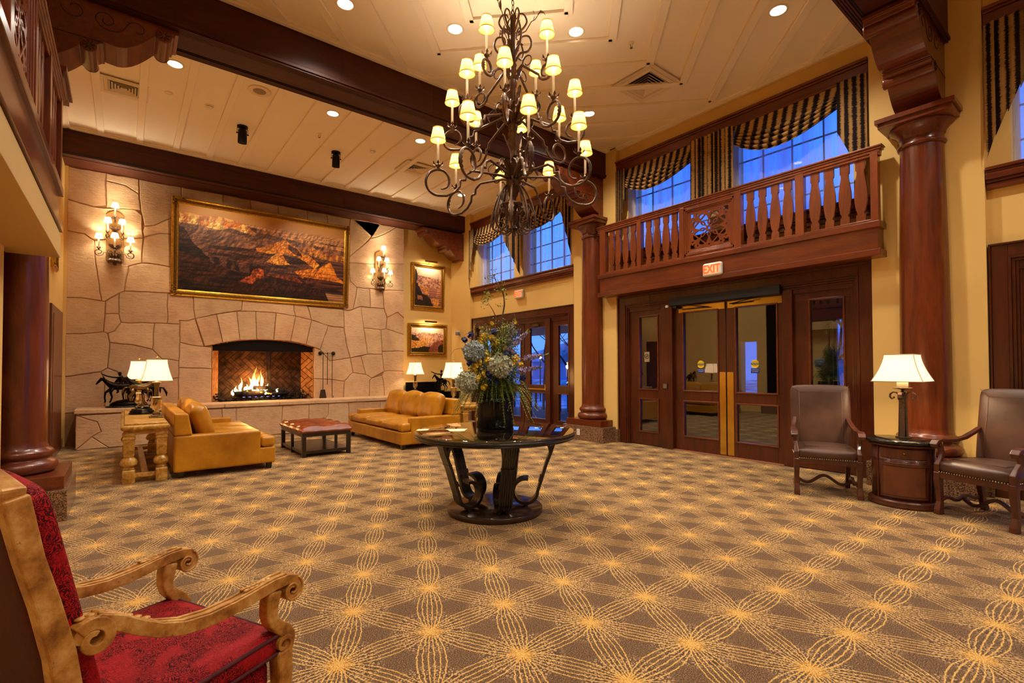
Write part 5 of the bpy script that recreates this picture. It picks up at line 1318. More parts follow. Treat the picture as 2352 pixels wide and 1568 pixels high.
def canyon_big(U, V):
    n1 = sharpen(nfield(U, V, 60, 12, 1), .42, .60); n2 = sharpen(nfield(U, V, 26, 16, 2), .40, .62); ns = sharpen(nfield(U, V, 8, 40, 3), .40, .62); nf = sharpen(nfield(U, V, 90, 40, 4), .35, .65)
    t = np.clip(V/.16, 0, 1)[..., None]; img = C(226, 164, 62)*(1-t)+C(196, 140, 92)*t
    r = np.clip(U*1.1-.1, 0, 1)[..., None]; img = img*(1-r*.5)+C(150, 100, 66)*r*.5
    img = lay(img, U, V, [(-.1, .16), (.3, .13), (.5, .17), (.75, .22), (1.1, .22), (1.1, .6), (-.1, .6)], C(96, 62, 48), C(150, 100, 72), n2, .01, 1)
    img = lay(img, U, V, [(-.1, .10), (.04, .09), (.12, .11), (.2, .08), (.30, .09), (.36, .14), (.42, .22), (.36, .24), (.28, .20), (.20, .24), (.10, .22), (-.1, .20)], C(206, 118, 44), C(244, 190, 104), n1, .014, 2)
    img = lay(img, U, V, [(.45, .16), (.6, .17), (.8, .22), (1.1, .26), (1.1, .30), (.8, .27), (.6, .23), (.45, .20)], C(150, 96, 64), C(206, 140, 84), n1, .012, 3)
    img = lay(img, U, V, [(-.1, .24), (.12, .27), (.22, .25), (.34, .27), (.47, .36), (.55, .5), (.3, .52), (-.1, .56)], C(80, 52, 42), C(138, 92, 66), sharpen(nfield(U+V*.7, V-U*.2, 50, 8, 9), .4, .6), .012, 4)
    img = lay(img, U, V, [(.16, .44), (.4, .42), (.7, .46), (1.1, .5), (1.1, .9), (.12, .9)], C(52, 30, 28), C(110, 66, 50), ns, .012, 5)
    img = lay(img, U, V, [(.42, .40), (.47, .38), (.52, .31), (.575, .27), (.595, .22), (.62, .27), (.67, .32), (.72, .40), (.77, .42), (.83, .52), (.80, .58), (.73, .50), (.68, .44), (.58, .42), (.5, .45), (.42, .44)], C(176, 84, 22), C(240, 154, 54), nf*.7+n2*.3, .010, 6)
    img = lay(img, U, V, [(.62, .30), (.68, .34), (.72, .44), (.66, .42), (.62, .36)], C(70, 36, 24), C(116, 62, 34), nf, .01, 7)
    img = lay(img, U, V, [(.70, .34), (.74, .31), (.77, .27), (.80, .31), (.9, .34), (1.1, .37), (1.1, .46), (.9, .44), (.78, .42)], C(140, 80, 40), C(206, 132, 62), n1, .010, 8)
    img = lay(img, U, V, [(.48, .56), (.51, .50), (.54, .45), (.555, .42), (.585, .43), (.60, .50), (.63, .56), (.56, .58)], C(186, 96, 30), C(244, 166, 70), nf, .008, 9)
    img = lay(img, U, V, [(.66, .64), (.74, .60), (.82, .57), (.87, .50), (.90, .46), (.93, .54), (.955, .66), (1.02, .74), (.9, .72), (.80, .74), (.74, .76), (.70, .70)], C(150, 66, 20), C(240, 142, 44), nf*.6+ns*.4, .012, 10)
    img = lay(img, U, V, [(.72, .70), (.9, .72), (1.1, .78), (1.1, .9), (.7, .84)], C(40, 22, 20), C(92, 48, 30), ns, .012, 11)
    img = lay(img, U, V, [(-.1, .22), (.03, .26), (.06, .40), (.12, .52), (.18, .62), (.30, .72), (.42, .80), (.40, .9), (.6, 1.2), (-.1, 1.2)], C(22, 12, 12), C(82, 42, 26), ns*.75, .014, 12)
    img = lay(img, U, V, [(.16, .56), (.32, .60), (.45, .66), (.40, .74), (.28, .70), (.18, .64)], C(40, 24, 24), C(98, 60, 46), sharpen(nfield(U, V, 40, 5, 15), .45, .58), .02, 13)
    img = lay(img, U, V, [(.30, .86), (.34, .80), (.38, .76), (.40, .68), (.44, .64), (.47, .66), (.48, .74), (.58, .70), (.70, .72), (.76, .80), (.86, .86), (.95, 1.2), (.3, 1.2)], C(20, 11, 11), C(74, 36, 24), nf*.6+ns*.3, .014, 14)
    img = lay(img, U, V, [(.33, .84), (.36, .78), (.39, .76), (.405, .68), (.44, .645), (.465, .66), (.475, .76), (.43, .80), (.40, .86)], C(110, 44, 22), C(196, 92, 44), nf, .008, 15)
    img = lay(img, U, V, [(.48, .73), (.58, .70), (.68, .72), (.73, .79), (.6, .76)], C(60, 26, 18), C(140, 60, 34), nf, .012, 16)
    dk = np.clip((V-.85)/.15, 0, 1)[..., None]; img = img*(1-dk*.55)
    return img
def canyon_tall(U, V):
    n1 = sharpen(nfield(U, V, 16, 30, 21), .4, .6); nf = sharpen(nfield(U, V, 40, 50, 22), .35, .65)
    t = np.clip(V/.3, 0, 1)[..., None]; img = C(228, 214, 180)*(1-t)+C(200, 160, 128)*t
    img = lay(img, U, V, [(-.1, .22), (.3, .22), (.6, .24), (1.1, .28), (1.1, 1.2), (-.1, 1.2)], C(132, 84, 66), C(206, 146, 108), n1, .02, 21)
    img = lay(img, U, V, [(.35, .56), (.6, .5), (1.1, .56), (1.1, 1.1), (.6, 1.1)], C(104, 62, 52), C(176, 112, 84), sharpen(nfield(U+V, V, 30, 10, 29), .4, .6), .02, 22)
    img = lay(img, U, V, [(.02, .42), (.12, .35), (.2, .48), (.5, .50), (.56, .70), (.3, .75), (.05, .7)], C(150, 82, 36), C(226, 154, 80), nf, .012, 23)
    img = lay(img, U, V, [(-.1, .02), (.05, .06), (.10, .2), (.07, .4), (.16, .5), (.3, .68), (.5, .74), (.62, .85), (.8, 1.1), (-.1, 1.1)], C(22, 16, 10), C(60, 40, 20), nf, .05, 24)
    img = lay(img, U, V, [(.60, .82), (.75, .76), (.95, .80), (.92, .94), (.8, 1.05), (.7, .93)], C(150, 84, 34), C(230, 160, 84), nf, .02, 25)
    img = lay(img, U, V, [(.1, .72), (.28, .74), (.3, .86), (.12, .84)], C(110, 62, 34), C(190, 120, 62), nf, .02, 26)
    return img
def canyon_small(U, V):
    n1 = sharpen(nfield(U, V, 24, 20, 31), .4, .6); nf = sharpen(nfield(U, V, 50, 40, 32), .35, .65)
    t = np.clip(V/.3, 0, 1)[..., None]; img = C(236, 216, 184)*(1-t)+C(216, 172, 132)*t
    img = lay(img, U, V, [(-.1, .20), (.2, .24), (.38, .18), (.6, .22), (.8, .2), (1.1, .28), (1.1, 1.1), (-.1, 1.1)], C(150, 100, 86), C(220, 160, 122), n1, .02, 31)
    img = lay(img, U, V, [(.1, .35), (.4, .30), (.62, .38), (.7, .6), (.3, .65)], C(170, 104, 70), C(232, 168, 110), sharpen(nfield(U, V, 40, 8, 34), .4, .6), .02, 32)
    img = lay(img, U, V, [(.55, .8), (.7, .60), (.95, .46), (1.1, .5), (1.1, 1.1), (.5, 1.1)], C(84, 40, 30), C(160, 84, 58), nf, .02, 33)
    img = lay(img, U, V, [(-.1, .40), (.2, .46), (.5, .58), (.45, .85), (.1, .9), (-.1, .9)], C(150, 86, 34), C(234, 164, 74), nf, .02, 34)
    img = lay(img, U, V, [(-.1, .28), (.12, .32), (.24, .5), (.1, .55), (-.1, .5)], C(22, 18, 10), C(70, 52, 24), nf, .04, 35)
    img = lay(img, U, V, [(-.1, .85), (.2, .82), (.4, .74), (.58, .8), (.5, 1.1), (-.1, 1.1)], C(18, 16, 10), C(60, 44, 22), nf, .04, 36)
    img = lay(img, U, V, [(.84, .78), (.9, .66), (1.1, .7), (1.1, 1.1), (.84, 1.1)], C(20, 16, 10), C(56, 42, 22), nf, .04, 37)
    return img
def relief(img, U, V):
    K = 1.0 if img.shape[1] > 300 else .4
    h = 1-abs(2*nfield(U+.25*V, V, 22, 9, 91, 5)-1); gx = np.gradient(h, axis=1); gy = np.gradient(h, axis=0)
    sh = -(gx*1.0+gy*.6)*img.shape[1]/60.; lum = img.mean(2)
    land = np.clip((V-.10)/.05, 0, 1)
    f_ = 1+np.clip(sh*1.6*K, -.42, .55)*land
    img = img*f_[..., None]
    st = nfield(U, V+.06*nfield(U, V, 8, 6, 93), 5, 70, 92, 2); img = img*(1+(.35*K*(sharpen(st, .44, .56)-.5)*land)[..., None])
    return np.clip(img, 0, 1)
def canvas_mat():
    t = NT('painted_canvas'); a = t.n('ShaderNodeAttribute', attribute_name='paint'); n = t.noise(t.coord(), 60, 4)
    return t.pbr(a.outputs['Color'], .42, 0, t.bump(n, .15, .004), .35)
m_canvas = canvas_mat()
def painting(label, loc, w, h, fw_, fn, res, tilt=0, gilt=m_gold, corner=False, rz=0):
    r = thing('framed_painting', label, 'painting', loc, rz); r.rotation_euler = (tilt, 0, rz)
    iw, ih = w-2*fw_, h-2*fw_
    nu, nv = res; U, V = np.meshgrid((np.arange(nu)+.0)/(nu-1), (np.arange(nv)+.0)/(nv-1)); img = relief(fn(U, V), U, V)
    vs = [(-iw/2+iw*u, -.012, ih/2-ih*v) for u, v in zip(U.ravel(), V.ravel())]
    fs = [(j*nu+i, (j+1)*nu+i, (j+1)*nu+i+1, j*nu+i+1) for j in range(nv-1) for i in range(nu-1)]
    me = bpy.data.meshes.new('canvas'); me.from_pydata(vs, [], fs); me.materials.append(m_canvas)
    ca = me.color_attributes.new('paint', 'FLOAT_COLOR', 'POINT'); ca.data.foreach_set('color', np.concatenate([img.reshape(-1, 3), np.ones((nu*nv, 1))], 1).astype(np.float32).ravel())
    o = bpy.data.objects.new('canvas', me); link(o, r)
    mb = MB(); mb.box((-iw/2-.01, -.008, -ih/2-.01), (iw/2+.01, .0, ih/2+.01)); mb.build('backing_board', m_dkwood, r)
    # frame profile swept around
    def prof_ring(off, y): return [(-w/2+off, y, -h/2+off), (w/2-off, y, -h/2+off), (w/2-off, y, h/2-off), (-w/2+off, y, h/2-off)]
    P = [(0, 0), (0, -.035), (.008, -.045), (.018, -.042), (.03, -.058), (.045, -.060), (.055, -.050), (.5*fw_+.01, -.034), (.68*fw_, -.030), (.76*fw_, -.036), (.82*fw_, -.034), (.86*fw_, -.022), (fw_, -.014), (fw_, -.004)]
    P = sorted(set(P), key=lambda q: P.index(q)); rings = [prof_ring(min(a, fw_), b) for a, b in P]
    mb = MB(); m1 = MB()
    vs = [p for rr in rings for p in rr]; 
    for i in range(len(rings)-1):
        tgt = m1 if P[i][0] >= .045 and P[i][0] < .7*fw_ else mb
        tgt.add(rings[i]+rings[i+1], [(k, (k+1) % 4, 4+(k+1) % 4, 4+k) for k in range(4)], False)
    mb.build('gilt_frame', gilt, r, fix=False); m1.build('frame_cove', m_gold_dk, r, fix=False)
    rnd = random.Random(3)
    for sx in (-1, 1):
        for sz in (-1, 1):
            mb = MB()
            for k in range(16 if corner else 8):
                a = rnd.random(); b = rnd.random(); q = fw_*1.6
                x = w/2-.02-(a*q if k % 2 else b*.06); z = h/2-.02-(b*.06 if k % 2 else a*q)
                mb.sphere((sx*x, -.052, sz*z), rnd.uniform(.010, .020)*(1.2 if corner else .8), 7, 5, (1.3, .6, 1.1))
            mb.build('corner_ornament', m_gold_dk, r)
    return r
painting('very large wide canyon landscape painting in an ornate gilt frame above the fireplace', (2.535, 12.06, 3.895), 3.62, 1.99, .125, canyon_big, (460, 240), tilt=.062, corner=True)
def pic_light(r, z, w=.36):
    mb = MB(); mb.tube([(0, -.02, z), (0, -.05, z+.05), (0, -.17, z+.055)], .008, 6); mb.build('arm', m_brass, r)
    mb = MB(); mb.T = Matrix.Translation((0, -.18, z+.05)) @ Matrix.Rotation(pi/2, 4, 'Y'); mb.lathe([(.022, -w/2), (.024, -w/2+.01), (.024, w/2-.01), (.022, w/2)], n=14); mb.build('lamp_shade', m_gold_dk, r)
    d = bpy.data.lights.new('picture_lamp', 'AREA'); d.shape = 'RECTANGLE'; d.size = w*.9; d.size_y = .03; d.energy = 2.6; d.color = (1, .80, .52)
    o = bpy.data.objects.new('picture_lamp', d); link(o, r); o.location = (0, -.185, z+.02); o.rotation_euler = (radians(28), 0, 0)
rA = painting('tall canyon landscape painting in a gilt frame, upper of two on the cream wall', (6.60, 12.165, 3.645), 1.03, 1.27, .115, canyon_tall, (130, 170), tilt=.03)
rB = painting('smaller wide canyon painting in a gilt frame, lower of two on the cream wall', (6.59, 12.165, 2.18), 1.21, .90, .115, canyon_small, (170, 110), tilt=.03)
pic_light(rA, .635); pic_light(rB, .45)
rC = painting('small gilt framed picture high on the left wall beside the column', (-.885, 10.35, 3.25), .5, .62, .06, canyon_tall, (60, 80), rz=pi/2)
# ------------------------------------------------------------------ sofas
def part(mb, name, mat, parent, **k): return mb.build(name, mat, parent, **k)
def cushion(parent, name, mat, size, loc, rot=(0, 0, 0), r=.05, puff=.02, n=(12, 12, 5), seed=0, wr=.004):
    m = soft_box(*size, r=r, puff=puff, n=n, seed=seed, wr=wr); xf(m, loc, rot); o = m.build(name, mat, parent, sub=1); return o
def sofa(label, loc, rz, length):
    """local +x is the front; back at x=0"""
    r = thing('leather_sofa', label, 'sofa', loc, rz, 'mustard leather sofas facing each other'); L = length; aw = .17; D = 1.0
    mb = MB(); mb.box((.03, -L/2+.01, .085), (1.19, L/2-.01, .305)); part(mb, 'base', m_leather, r, bevel=.02, seg=3)
    mb = MB(); mb.box((-.004, -L/2+.012, .085), (.15, L/2-.012, .55)); part(mb, 'back_frame_lower', m_leather, r, bevel=.018, seg=3)
    mb = MB(); mb.prism([(-.005, .548), (.20, .548), (.15, .83), (-.005, .835)], -L/2, L/2, 'y')
    part(mb, 'back_frame', m_leather, r, bevel=.025, seg=3)
    for s_ in (-1, 1):
        mb = MB(); y0, y1 = (s_*(L/2-aw), s_*L/2); mb.box((.0, y0, .082), (D, y1, .548)); part(mb, 'arm', m_leather, r, bevel=.028, seg=3)
    n = 3; w = (L-2*aw)/n
    for k in range(n):
        y = -L/2+aw+w*(k+.5)
        cushion(r, 'seat_cushion', m_leather, (.80 if False else .98, w-.006, .15), (.20+.49, y, .385), r=.045, puff=.022, seed=k)
    for s_ in (-1, 1):   # T ends of the seat wrap the arm fronts
        cushion(r, 'seat_cushion_wing', m_leather, (.185, aw+.02, .145), (1.095, s_*(L/2-aw/2-.01), .385), r=.04, puff=.008, n=(6, 6, 5), seed=7+s_)
    for k in range(n):
        y = -L/2+aw+w*(k+.5)
        o = cushion(r, 'back_cushion', m_leather, (.20, w-.0, .46), (.33, y, .685), (0, radians(-17), 0), r=.07, puff=.05, n=(6, 12, 10), seed=20+k, wr=.010)
    for x in (.08, 1.12):
        for s_ in (-1, 1):
            mb = MB(); mb.bar((x, s_*(L/2-.09), .086), (x, s_*(L/2-.09), 0), .075, .075, w2=.055, h2=.055); part(mb, 'foot', m_dkwood, r, bevel=.003)
    return r
sofa('mustard leather sofa seen from its side, left of the fireplace, backed by the console table', (.51, 8.86, 0), 0, 2.58)
sofa('mustard leather sofa facing left, right of the tufted ottoman', (4.92, 9.08, 0), pi, 2.56)

# ottoman
r = thing('tufted_ottoman', 'cognac leather button-tufted ottoman on a dark open wooden frame with shelf', 'ottoman', (2.60, 8.82, 0)); hx, hy = .385, .67
for x in (-hx, hx):
    for y in (-hy, 0, hy):
        if y == 0 or True:
            mb = MB(); s_ = .03 if y else .022; mb.box((x-.0-s_*(1 if x > 0 else 0)*2+0, y-s_ if y == 0 else (y if y < 0 else y-.06), 0), (x+(s_*2 if x < 0 else 0), y+s_ if y == 0 else (y+.06 if y < 0 else y), .33)); part(mb, 'leg', m_dkwood, r, bevel=.003)
mb = MB(); mb.box((-hx+.004, -hy+.004, .32), (hx-.004, hy-.004, .385)); part(mb, 'apron', m_dkwood, r, bevel=.003)
mb = MB(); mb.box((-hx+.01, -hy+.01, .05), (hx-.01, hy-.01, .10)); part(mb, 'shelf', m_dkwood, r, bevel=.003)
# tufted top
mb = MB(); mb.smooth = True; NX, NY = 48, 84; vs = []; fs = []; px_, py_ = (2*hx+.03)/4, (2*hy+.03)/7
for i in range(NX+1):
    for j in range(NY+1):
        u, v = i/NX, j/NY; x = (u-.5)*(2*hx+.03); y = (v-.5)*(2*hy+.03)
        ed = min(u, 1-u)*(2*hx); ed2 = min(v, 1-v)*(2*hy); e = min(ed, ed2)
        a, b = u*4, v*7
        bx = (a+b)/1.0; by = (a-b)/1.0
        tuft = (abs(sin(pi*bx/2))*abs(sin(pi*by/2)))**.45
        edge = min(1, e/.055); z = .462+.032*tuft*min(1, e/.03)-(1-sqrt(max(0, 1-(1-edge)**2)))*.055
        fl = 1+.012*(abs(sin(pi*a))**.5 if ed2 < .03 else 0)+0
        vs.append((x, y, z))
for i in range(NX):
    for j in range(NY): a = i*(NY+1)+j; fs.append((a, a+NY+1, a+NY+2, a+1))
n0 = len(vs); border = [i*(NY+1) for i in range(NX+1)]+[NX*(NY+1)+j for j in range(1, NY+1)]+[i*(NY+1)+NY for i in range(NX-1, -1, -1)]+[j for j in range(NY-1, 0, -1)]
for q in border:
    x, y, z = vs[q]; u = x/(2*hx+.03)+.5; v = y/(2*hy+.03)+.5
    bulge = .012+.010*(abs(sin(pi*u*4)) if abs(y) > hy-.01 else abs(sin(pi*v*7)))
    vs.append((x+(bulge if x > hx else -bulge if x < -hx else 0), y+(bulge if y > hy else -bulge if y < -hy else 0), .425))
n1 = len(vs)
for q in border: x, y, z = vs[q]; vs.append((x*.985, y*.985, .382))
m = len(border)
for k in range(m):
    l = (k+1) % m; fs.append((border[k], border[l], n0+l, n0+k)); fs.append((n0+k, n0+l, n1+l, n1+k))
mb.add(vs, fs, True); part(mb, 'tufted_cushion', m_leather_otto, r)
mb = MB()
for i in range(0, 5):
    for j in range(0, 8):
        if (i+j) % 2 == 0 and 0 < i < 4 and 0 < j < 7: mb.sphere(((i/4-.5)*(2*hx+.03), (j/7-.5)*(2*hy+.03), .464), .010, 8, 5, (1, 1, .6))
part(mb, 'tuft_button', m_leather_otto, r)

# console tables behind the sofas
def console(label, loc, w, l, h):
    r = thing('console_table', label, 'console table', loc, 0, 'honey marbled console tables behind the sofas')
    mb = MB(); mb.box((-w/2, -l/2, h-.085), (w/2, l/2, h-.025)); part(mb, 'carved_edge', m_honey, r, bevel=.028, seg=4)
    mb = MB(); mb.box((-w/2+.04, -l/2+.04, h-.03), (w/2-.04, l/2-.04, h)); part(mb, 'tabletop', m_honey, r, bevel=.005)
    mb = MB(); mb.box((-w/2+.08, -l/2+.08, h-.002), (w/2-.08, l/2-.08, h+.0015)); part(mb, 'inlaid_panel', m_honey, r, bevel=.001, seg=1)
    mb = MB(); mb.box((-w/2+.03, -l/2+.06, h-.14), (w/2-.03, l/2-.06, h-.08)); part(mb, 'apron', m_honey, r, bevel=.006)
    for sx in (-1, 1):
        for sy in (-1, 1):
            cx, cy = sx*(w/2-.085), sy*(l/2-.12); mb = MB()
            def sq(prof):
                rings = []
                for q, z in prof: rings.append([(cx+q*a, cy+q*b, z) for a, b in ((-1, -1), (0, -1.06), (1, -1), (1.06, 0), (1, 1), (0, 1.06), (-1, 1), (-1.06, 0))])
                mb.ring_loft(rings, True, True, False)
            sq([(.062, 0), (.062, .15), (.055, .165)]); mb.lathe([(.045, .165), (.058, .172), (.058, .18), (.045, .19), (.05, .2), (.083, .225), (.088, .255), (.075, .29), (.05, .315), (.046, .32)], (cx, cy, 0), 20)
            sq([(.046, .318), (.053, .34), (.056, .52), (.056, .535), (.064, .54), (.064, .556), (.056, .56), (.056, h-.16), (.066, h-.15), (.066, h-.12)])
            part(mb, 'leg', m_honey, r, bevel=.004)
    for sy in (-1, 1): mb = MB(); mb.box((-w/2+.13, sy*(l/2-.12)-.03, .06), (w/2-.13, sy*(l/2-.12)+.03, .115)); part(mb, 'end_stretcher', m_honey, r, bevel=.005)
    mb = MB(); mb.box((-.035, -l/2+.12, .06), (.035, l/2-.12, .11)); part(mb, 'long_stretcher', m_honey, r, bevel=.005)
    return r
console('honey-coloured console table with bulbous square legs behind the left sofa', (.225, 9.02, 0), .50, 2.85, .735)
console('honey-coloured console table behind the right sofa, half hidden by the flowers', (5.22, 9.2, 0), .50, 2.85, .735)

# ------------------------------------------------------------------ table lamps
def bell_shade(parent, z0, z1, b, t, by=None, ty=None, mat=m_shade_w, n=10):
    """square bell shade with flared sides; half widths b (bottom) t (top)"""
    by = by or b; ty = ty or t
    mb = MB(); rings = []
    for i in range(n+1):
        k = i/n; c = t+(b-t)*((1-k)**1.55); cy_ = ty+(by-ty)*((1-k)**1.55); z = z0+(z1-z0)*k
        rings.append([(-c, -cy_, z), (c, -cy_, z), (c, cy_, z), (-c, cy_, z)])
    mb.ring_loft(rings, False, True, False); o = mb.build('lamp_shade', mat, parent)
    s_ = o.modifiers.new('solid', 'SOLIDIFY'); s_.thickness = .003
    mt = MB()
    for R in (rings[0], rings[-1]): mt.tube(R+[R[0]], .0045, 5, False)
    for q in range(4): mt.tube([rg[q] for rg in rings], .0035, 5)
    mt.build('piping', simple('shade_piping', (196, 160, 118), .7) if 'shade_piping' not in bpy.data.materials else bpy.data.materials['shade_piping'], o)
    return o
def crystal_lamp(label, loc, sz0=1.237-.735, h=.29, glass_=True, power=10, group='brass lamps with white bell shades', mat=m_pewter):
    r = thing('table_lamp', label, 'table lamp', loc, 0, group)
    mb = MB()
    for a, z0, z1 in ((.085, 0, .018), (.065, .018, .035), (.045, .035, .07)): mb.box((-a, -a, z0), (a, a, z1))
    part(mb, 'base', mat, r, bevel=.006)
    mb = MB(); mb.lathe([(.02, .07), (.028, .085), (.015, .10), (.05, .12), (.062, .16), (.064, .24), (.060, .27), (.066, .275), (.052, .285), (.03, .29)], n=8 if glass_ else 20, smooth=False, caps=False); part(mb, 'faceted_urn' if glass_ else 'urn', m_lampglass if glass_ else mat, r)
    mb = MB(); mb.lathe([(.034, .285), (.028, .30), (.028, sz0-.075), (.034, sz0-.065), (.034, sz0-.05), (.05, sz0-.03), (.055, sz0-.02), (.02, sz0-.01), (.01, sz0+.02), (.01, sz0+.14)], n=12, caps=True); part(mb, 'column', mat, r)
    bell_shade(r, sz0, sz0+h, .178, .115)
    mb = MB(); mb.tube([(0, 0, sz0+h-.01), (0, 0, sz0+h+.03)], .004, 6); mb.sphere((0, 0, sz0+h+.045), .014, 8, 6); part(mb, 'finial', mat, r)
    mb = MB(); mb.sphere((0, 0, sz0+.17), .028, 10, 8, (1, 1, 1.3)); part(mb, 'bulb', m_bulb, r)
    lamp_light('lamp_bulb_light', (0, 0, sz0+.15), power, (1, .80, .53), .05, 'POINT', r)
    return r
m_lampglass = glass('lamp_crystal', (.85, .75, .6, 1), .25)
crystal_lamp('lit lamp with white bell shade on the near end of the left console table', (.36, 8.40, .738))
crystal_lamp('lit lamp with white bell shade behind another lamp on the left console table', (.20, 10.05, .738), mat=m_brass)
crystal_lamp('lit lamp with white bell shade left of the flower arrangement behind the right sofa', (5.22, 8.55, .738), sz0=.47, h=.31)
crystal_lamp('lit lamp with white bell shade on the dark cabinet under the two small paintings', (6.02, 11.78, .777), sz0=.47, h=.31, glass_=True)

# dark cabinet below the pictures
r = thing('dark_cabinet', 'black lacquered cabinet with raised back panel under the small paintings', 'cabinet', (6.60, 11.88, 0))
mb = MB(); mb.box((-.70, -.22, .05), (.70, .22, .74)); part(mb, 'body', m_black_gloss, r, bevel=.006)
mb = MB(); mb.box((-.73, -.25, .74), (.73, .24, .775)); part(mb, 'top', m_black_gloss, r, bevel=.008)
mb = MB(); mb.box((-.70, .17, .775), (.35, .23, 1.035)); part(mb, 'raised_back_panel', m_black_gloss, r, bevel=.006)
for x in (-.35, .35):
    mb = MB(); mb.box((x-.33, -.236, .10), (x+.33, -.218, .70)); o = part(mb, 'door', m_black_gloss, r, bevel=.006)
    mb = MB(); mb.sphere((x-.28*(1 if x > 0 else -1), -.25, .42), .014); part(mb, 'knob', m_brass, o)
for x in (-.66, .66):
    for y in (-.18, .18): mb = MB(); mb.box((x-.03, y-.03, 0), (x+.03, y+.03, .06)); part(mb, 'foot', m_black_gloss, r)

# ------------------------------------------------------------------ bronzes
def blob(mb, pts, rr, n=10): mb.tube([Vector(p) for p in pts], rr, n)
def jitter(mb, a=.003, f=60): mb.v = [tuple(Vector(p)+noise.noise_vector(Vector(p)*f)*a) for p in mb.v]
def horse(mb, o, s, dirx=-1, rear=0):
    """o: ground point; s: height scale (withers=1)"""
    def P(x, y, z): return (o[0]+dirx*x*s, o[1]+y*s, o[2]+z*s)
    r_ = rear
    blob(mb, [P(-.62, 0, .86), P(-.45, 0, .92), P(-.1, 0, .88+.05*r_), P(.25, 0, .90+.16*r_), P(.42, 0, .96+.24*r_), P(.60, 0, 1.12+.30*r_), P(.74, 0, 1.28+.30*r_)], [.10*s, .20*s, .19*s, .20*s, .17*s, .11*s, .075*s], 12)
    blob(mb, [P(.66, 0, 1.30+.30*r_), P(.80, 0, 1.28+.28*r_), P(.95, 0, 1.10+.24*r_), P(1.02, 0, 1.00+.22*r_)], [.06*s, .085*s, .055*s, .04*s], 10)
    for y in (-.05, .05): blob(mb, [P(.72, y, 1.33+.3*r_), P(.72, y*1.2, 1.42+.3*r_)], [.03*s, .005*s], 6)
    for y, ph in ((-.10, .0), (.10, .22)):
        blob(mb, [P(.32, y, .82+.16*r_), P(.42+ph, y, .55+.25*r_), P(.36+ph*1.4, y, .30+.35*r_), P(.42+ph, y, .06+.35*r_), P(.47+ph, y, .02+.33*r_)], [.10*s, .06*s, .04*s, .035*s, .045*s], 8)
        blob(mb, [P(-.48, y, .80), P(-.42+ph*.6, y, .55), P(-.62+ph*.5, y, .32), P(-.55+ph*.5, y, .05), P(-.50+ph*.5, y, 0)], [.14*s, .08*s, .045*s, .035*s, .045*s], 8)
    blob(mb, [P(-.66, 0, .90), P(-.85, 0, .88), P(-.98, 0, .62), P(-1.0, 0, .42)], [.04*s, .05*s, .06*s, .01*s], 8)
def rider(mb, o, s, dirx=-1, arm=1):
    def P(x, y, z): return (o[0]+dirx*x*s, o[1]+y*s, o[2]+z*s)
    blob(mb, [P(0, 0, 0), P(0, 0, .25), P(.03, 0, .50), P(.03, 0, .56)], [.12*s, .10*s, .14*s, .05*s], 10)
    mb.sphere(P(.05, 0, .68), .085*s, 10, 8, (1, .9, 1.15)); mb.lathe([(.14*s, 0), (.15*s, .01*s), (.08*s, .02*s), (.075*s, .09*s), (.001, .10*s)], P(.05, 0, .73), 12)
    for y in (-1, 1):
        blob(mb, [P(0, y*.06, .02), P(.18, y*.17, -.08), P(.12, y*.19, -.40), P(.20, y*.19, -.44)], [.09*s, .075*s, .05*s, .04*s], 8)
    if arm: blob(mb, [P(.03, .12, .48), P(.10, .2, .70), P(.05, .18, .95), P(.03, .18, 1.10), P(.05, .18, 1.25)], [.055*s, .045*s, .035*s, .04*s, .008*s], 8)
    else: blob(mb, [P(.03, .12, .48), P(.35, .12, .50), P(.65, .12, .58), P(.80, .12, .66), P(.95, .12, .72)], [.055*s, .045*s, .035*s, .04*s, .008*s], 8)
    blob(mb, [P(.03, -.12, .48), P(-.12, -.18, .30), P(.18, -.10, .22)], [.055*s, .045*s, .035*s], 8)
r = thing('bronze_statue', 'dark bronze statue of two riders on galloping horses on the left end of the hearth', 'statue', (.08, 11.62, .701))
mb = MB(); mb.lathe([(.27, 0), (.275, .012), (.265, .03)], n=28, sx=1.25, sy=.62); part(mb, 'plinth', simple('green_marble', (28, 40, 34), .2, 0, .4, 30), r)
mb = MB(); mb.sphere((0, 0, .03), .24, 20, 10, (1.2, .6, .5)); mb.v = [(x, y, max(z, .028)+.012*noise.noise(Vector((x*30, y*30, 0)))) for x, y, z in mb.v]; part(mb, 'rocky_ground', m_bronze, r)
mb = MB(); horse(mb, (-.12, -.04, .08), .34, -1, .1); jitter(mb); o = part(mb, 'horse', m_bronze, r); mb = MB(); rider(mb, (-.12, -.04, .40), .30, -1, 0); jitter(mb); part(mb, 'rider', m_bronze, r)
mb = MB(); horse(mb, (.14, .06, .09), .34, -1, .2); jitter(mb); part(mb, 'horse', m_bronze, r); mb = MB(); rider(mb, (.10, .06, .42), .33, -1, 1); jitter(mb); part(mb, 'rider', m_bronze, r)
r = thing('brass_sculpture', 'ornate brass animal sculpture on a stepped round base between lamps on the left console', 'statue', (.22, 9.2, .738))
mb = MB(); mb.lathe([(.16, 0), (.16, .018), (.15, .022), (.145, .05), (.13, .055), (.125, .075), (.11, .08)], n=32); part(mb, 'stepped_base', m_bronze, r, bevel=.002)
mb = MB(); rnd = random.Random(8)
for k in range(46):
    a = rnd.uniform(0, 2*pi); d = rnd.uniform(0, .10); z = .085+.06*(1-d/.1)*rnd.random()+.005; mb.sphere((d*cos(a), d*sin(a), z), rnd.uniform(.012, .024), 7, 5, (1.2, .8, .7))
part(mb, 'leafy_mound', m_pewter, r)
mb = MB(); horse(mb, (.02, 0, .13), .28, -1, .5); jitter(mb, .004); part(mb, 'animal_figure', m_bronze, r)
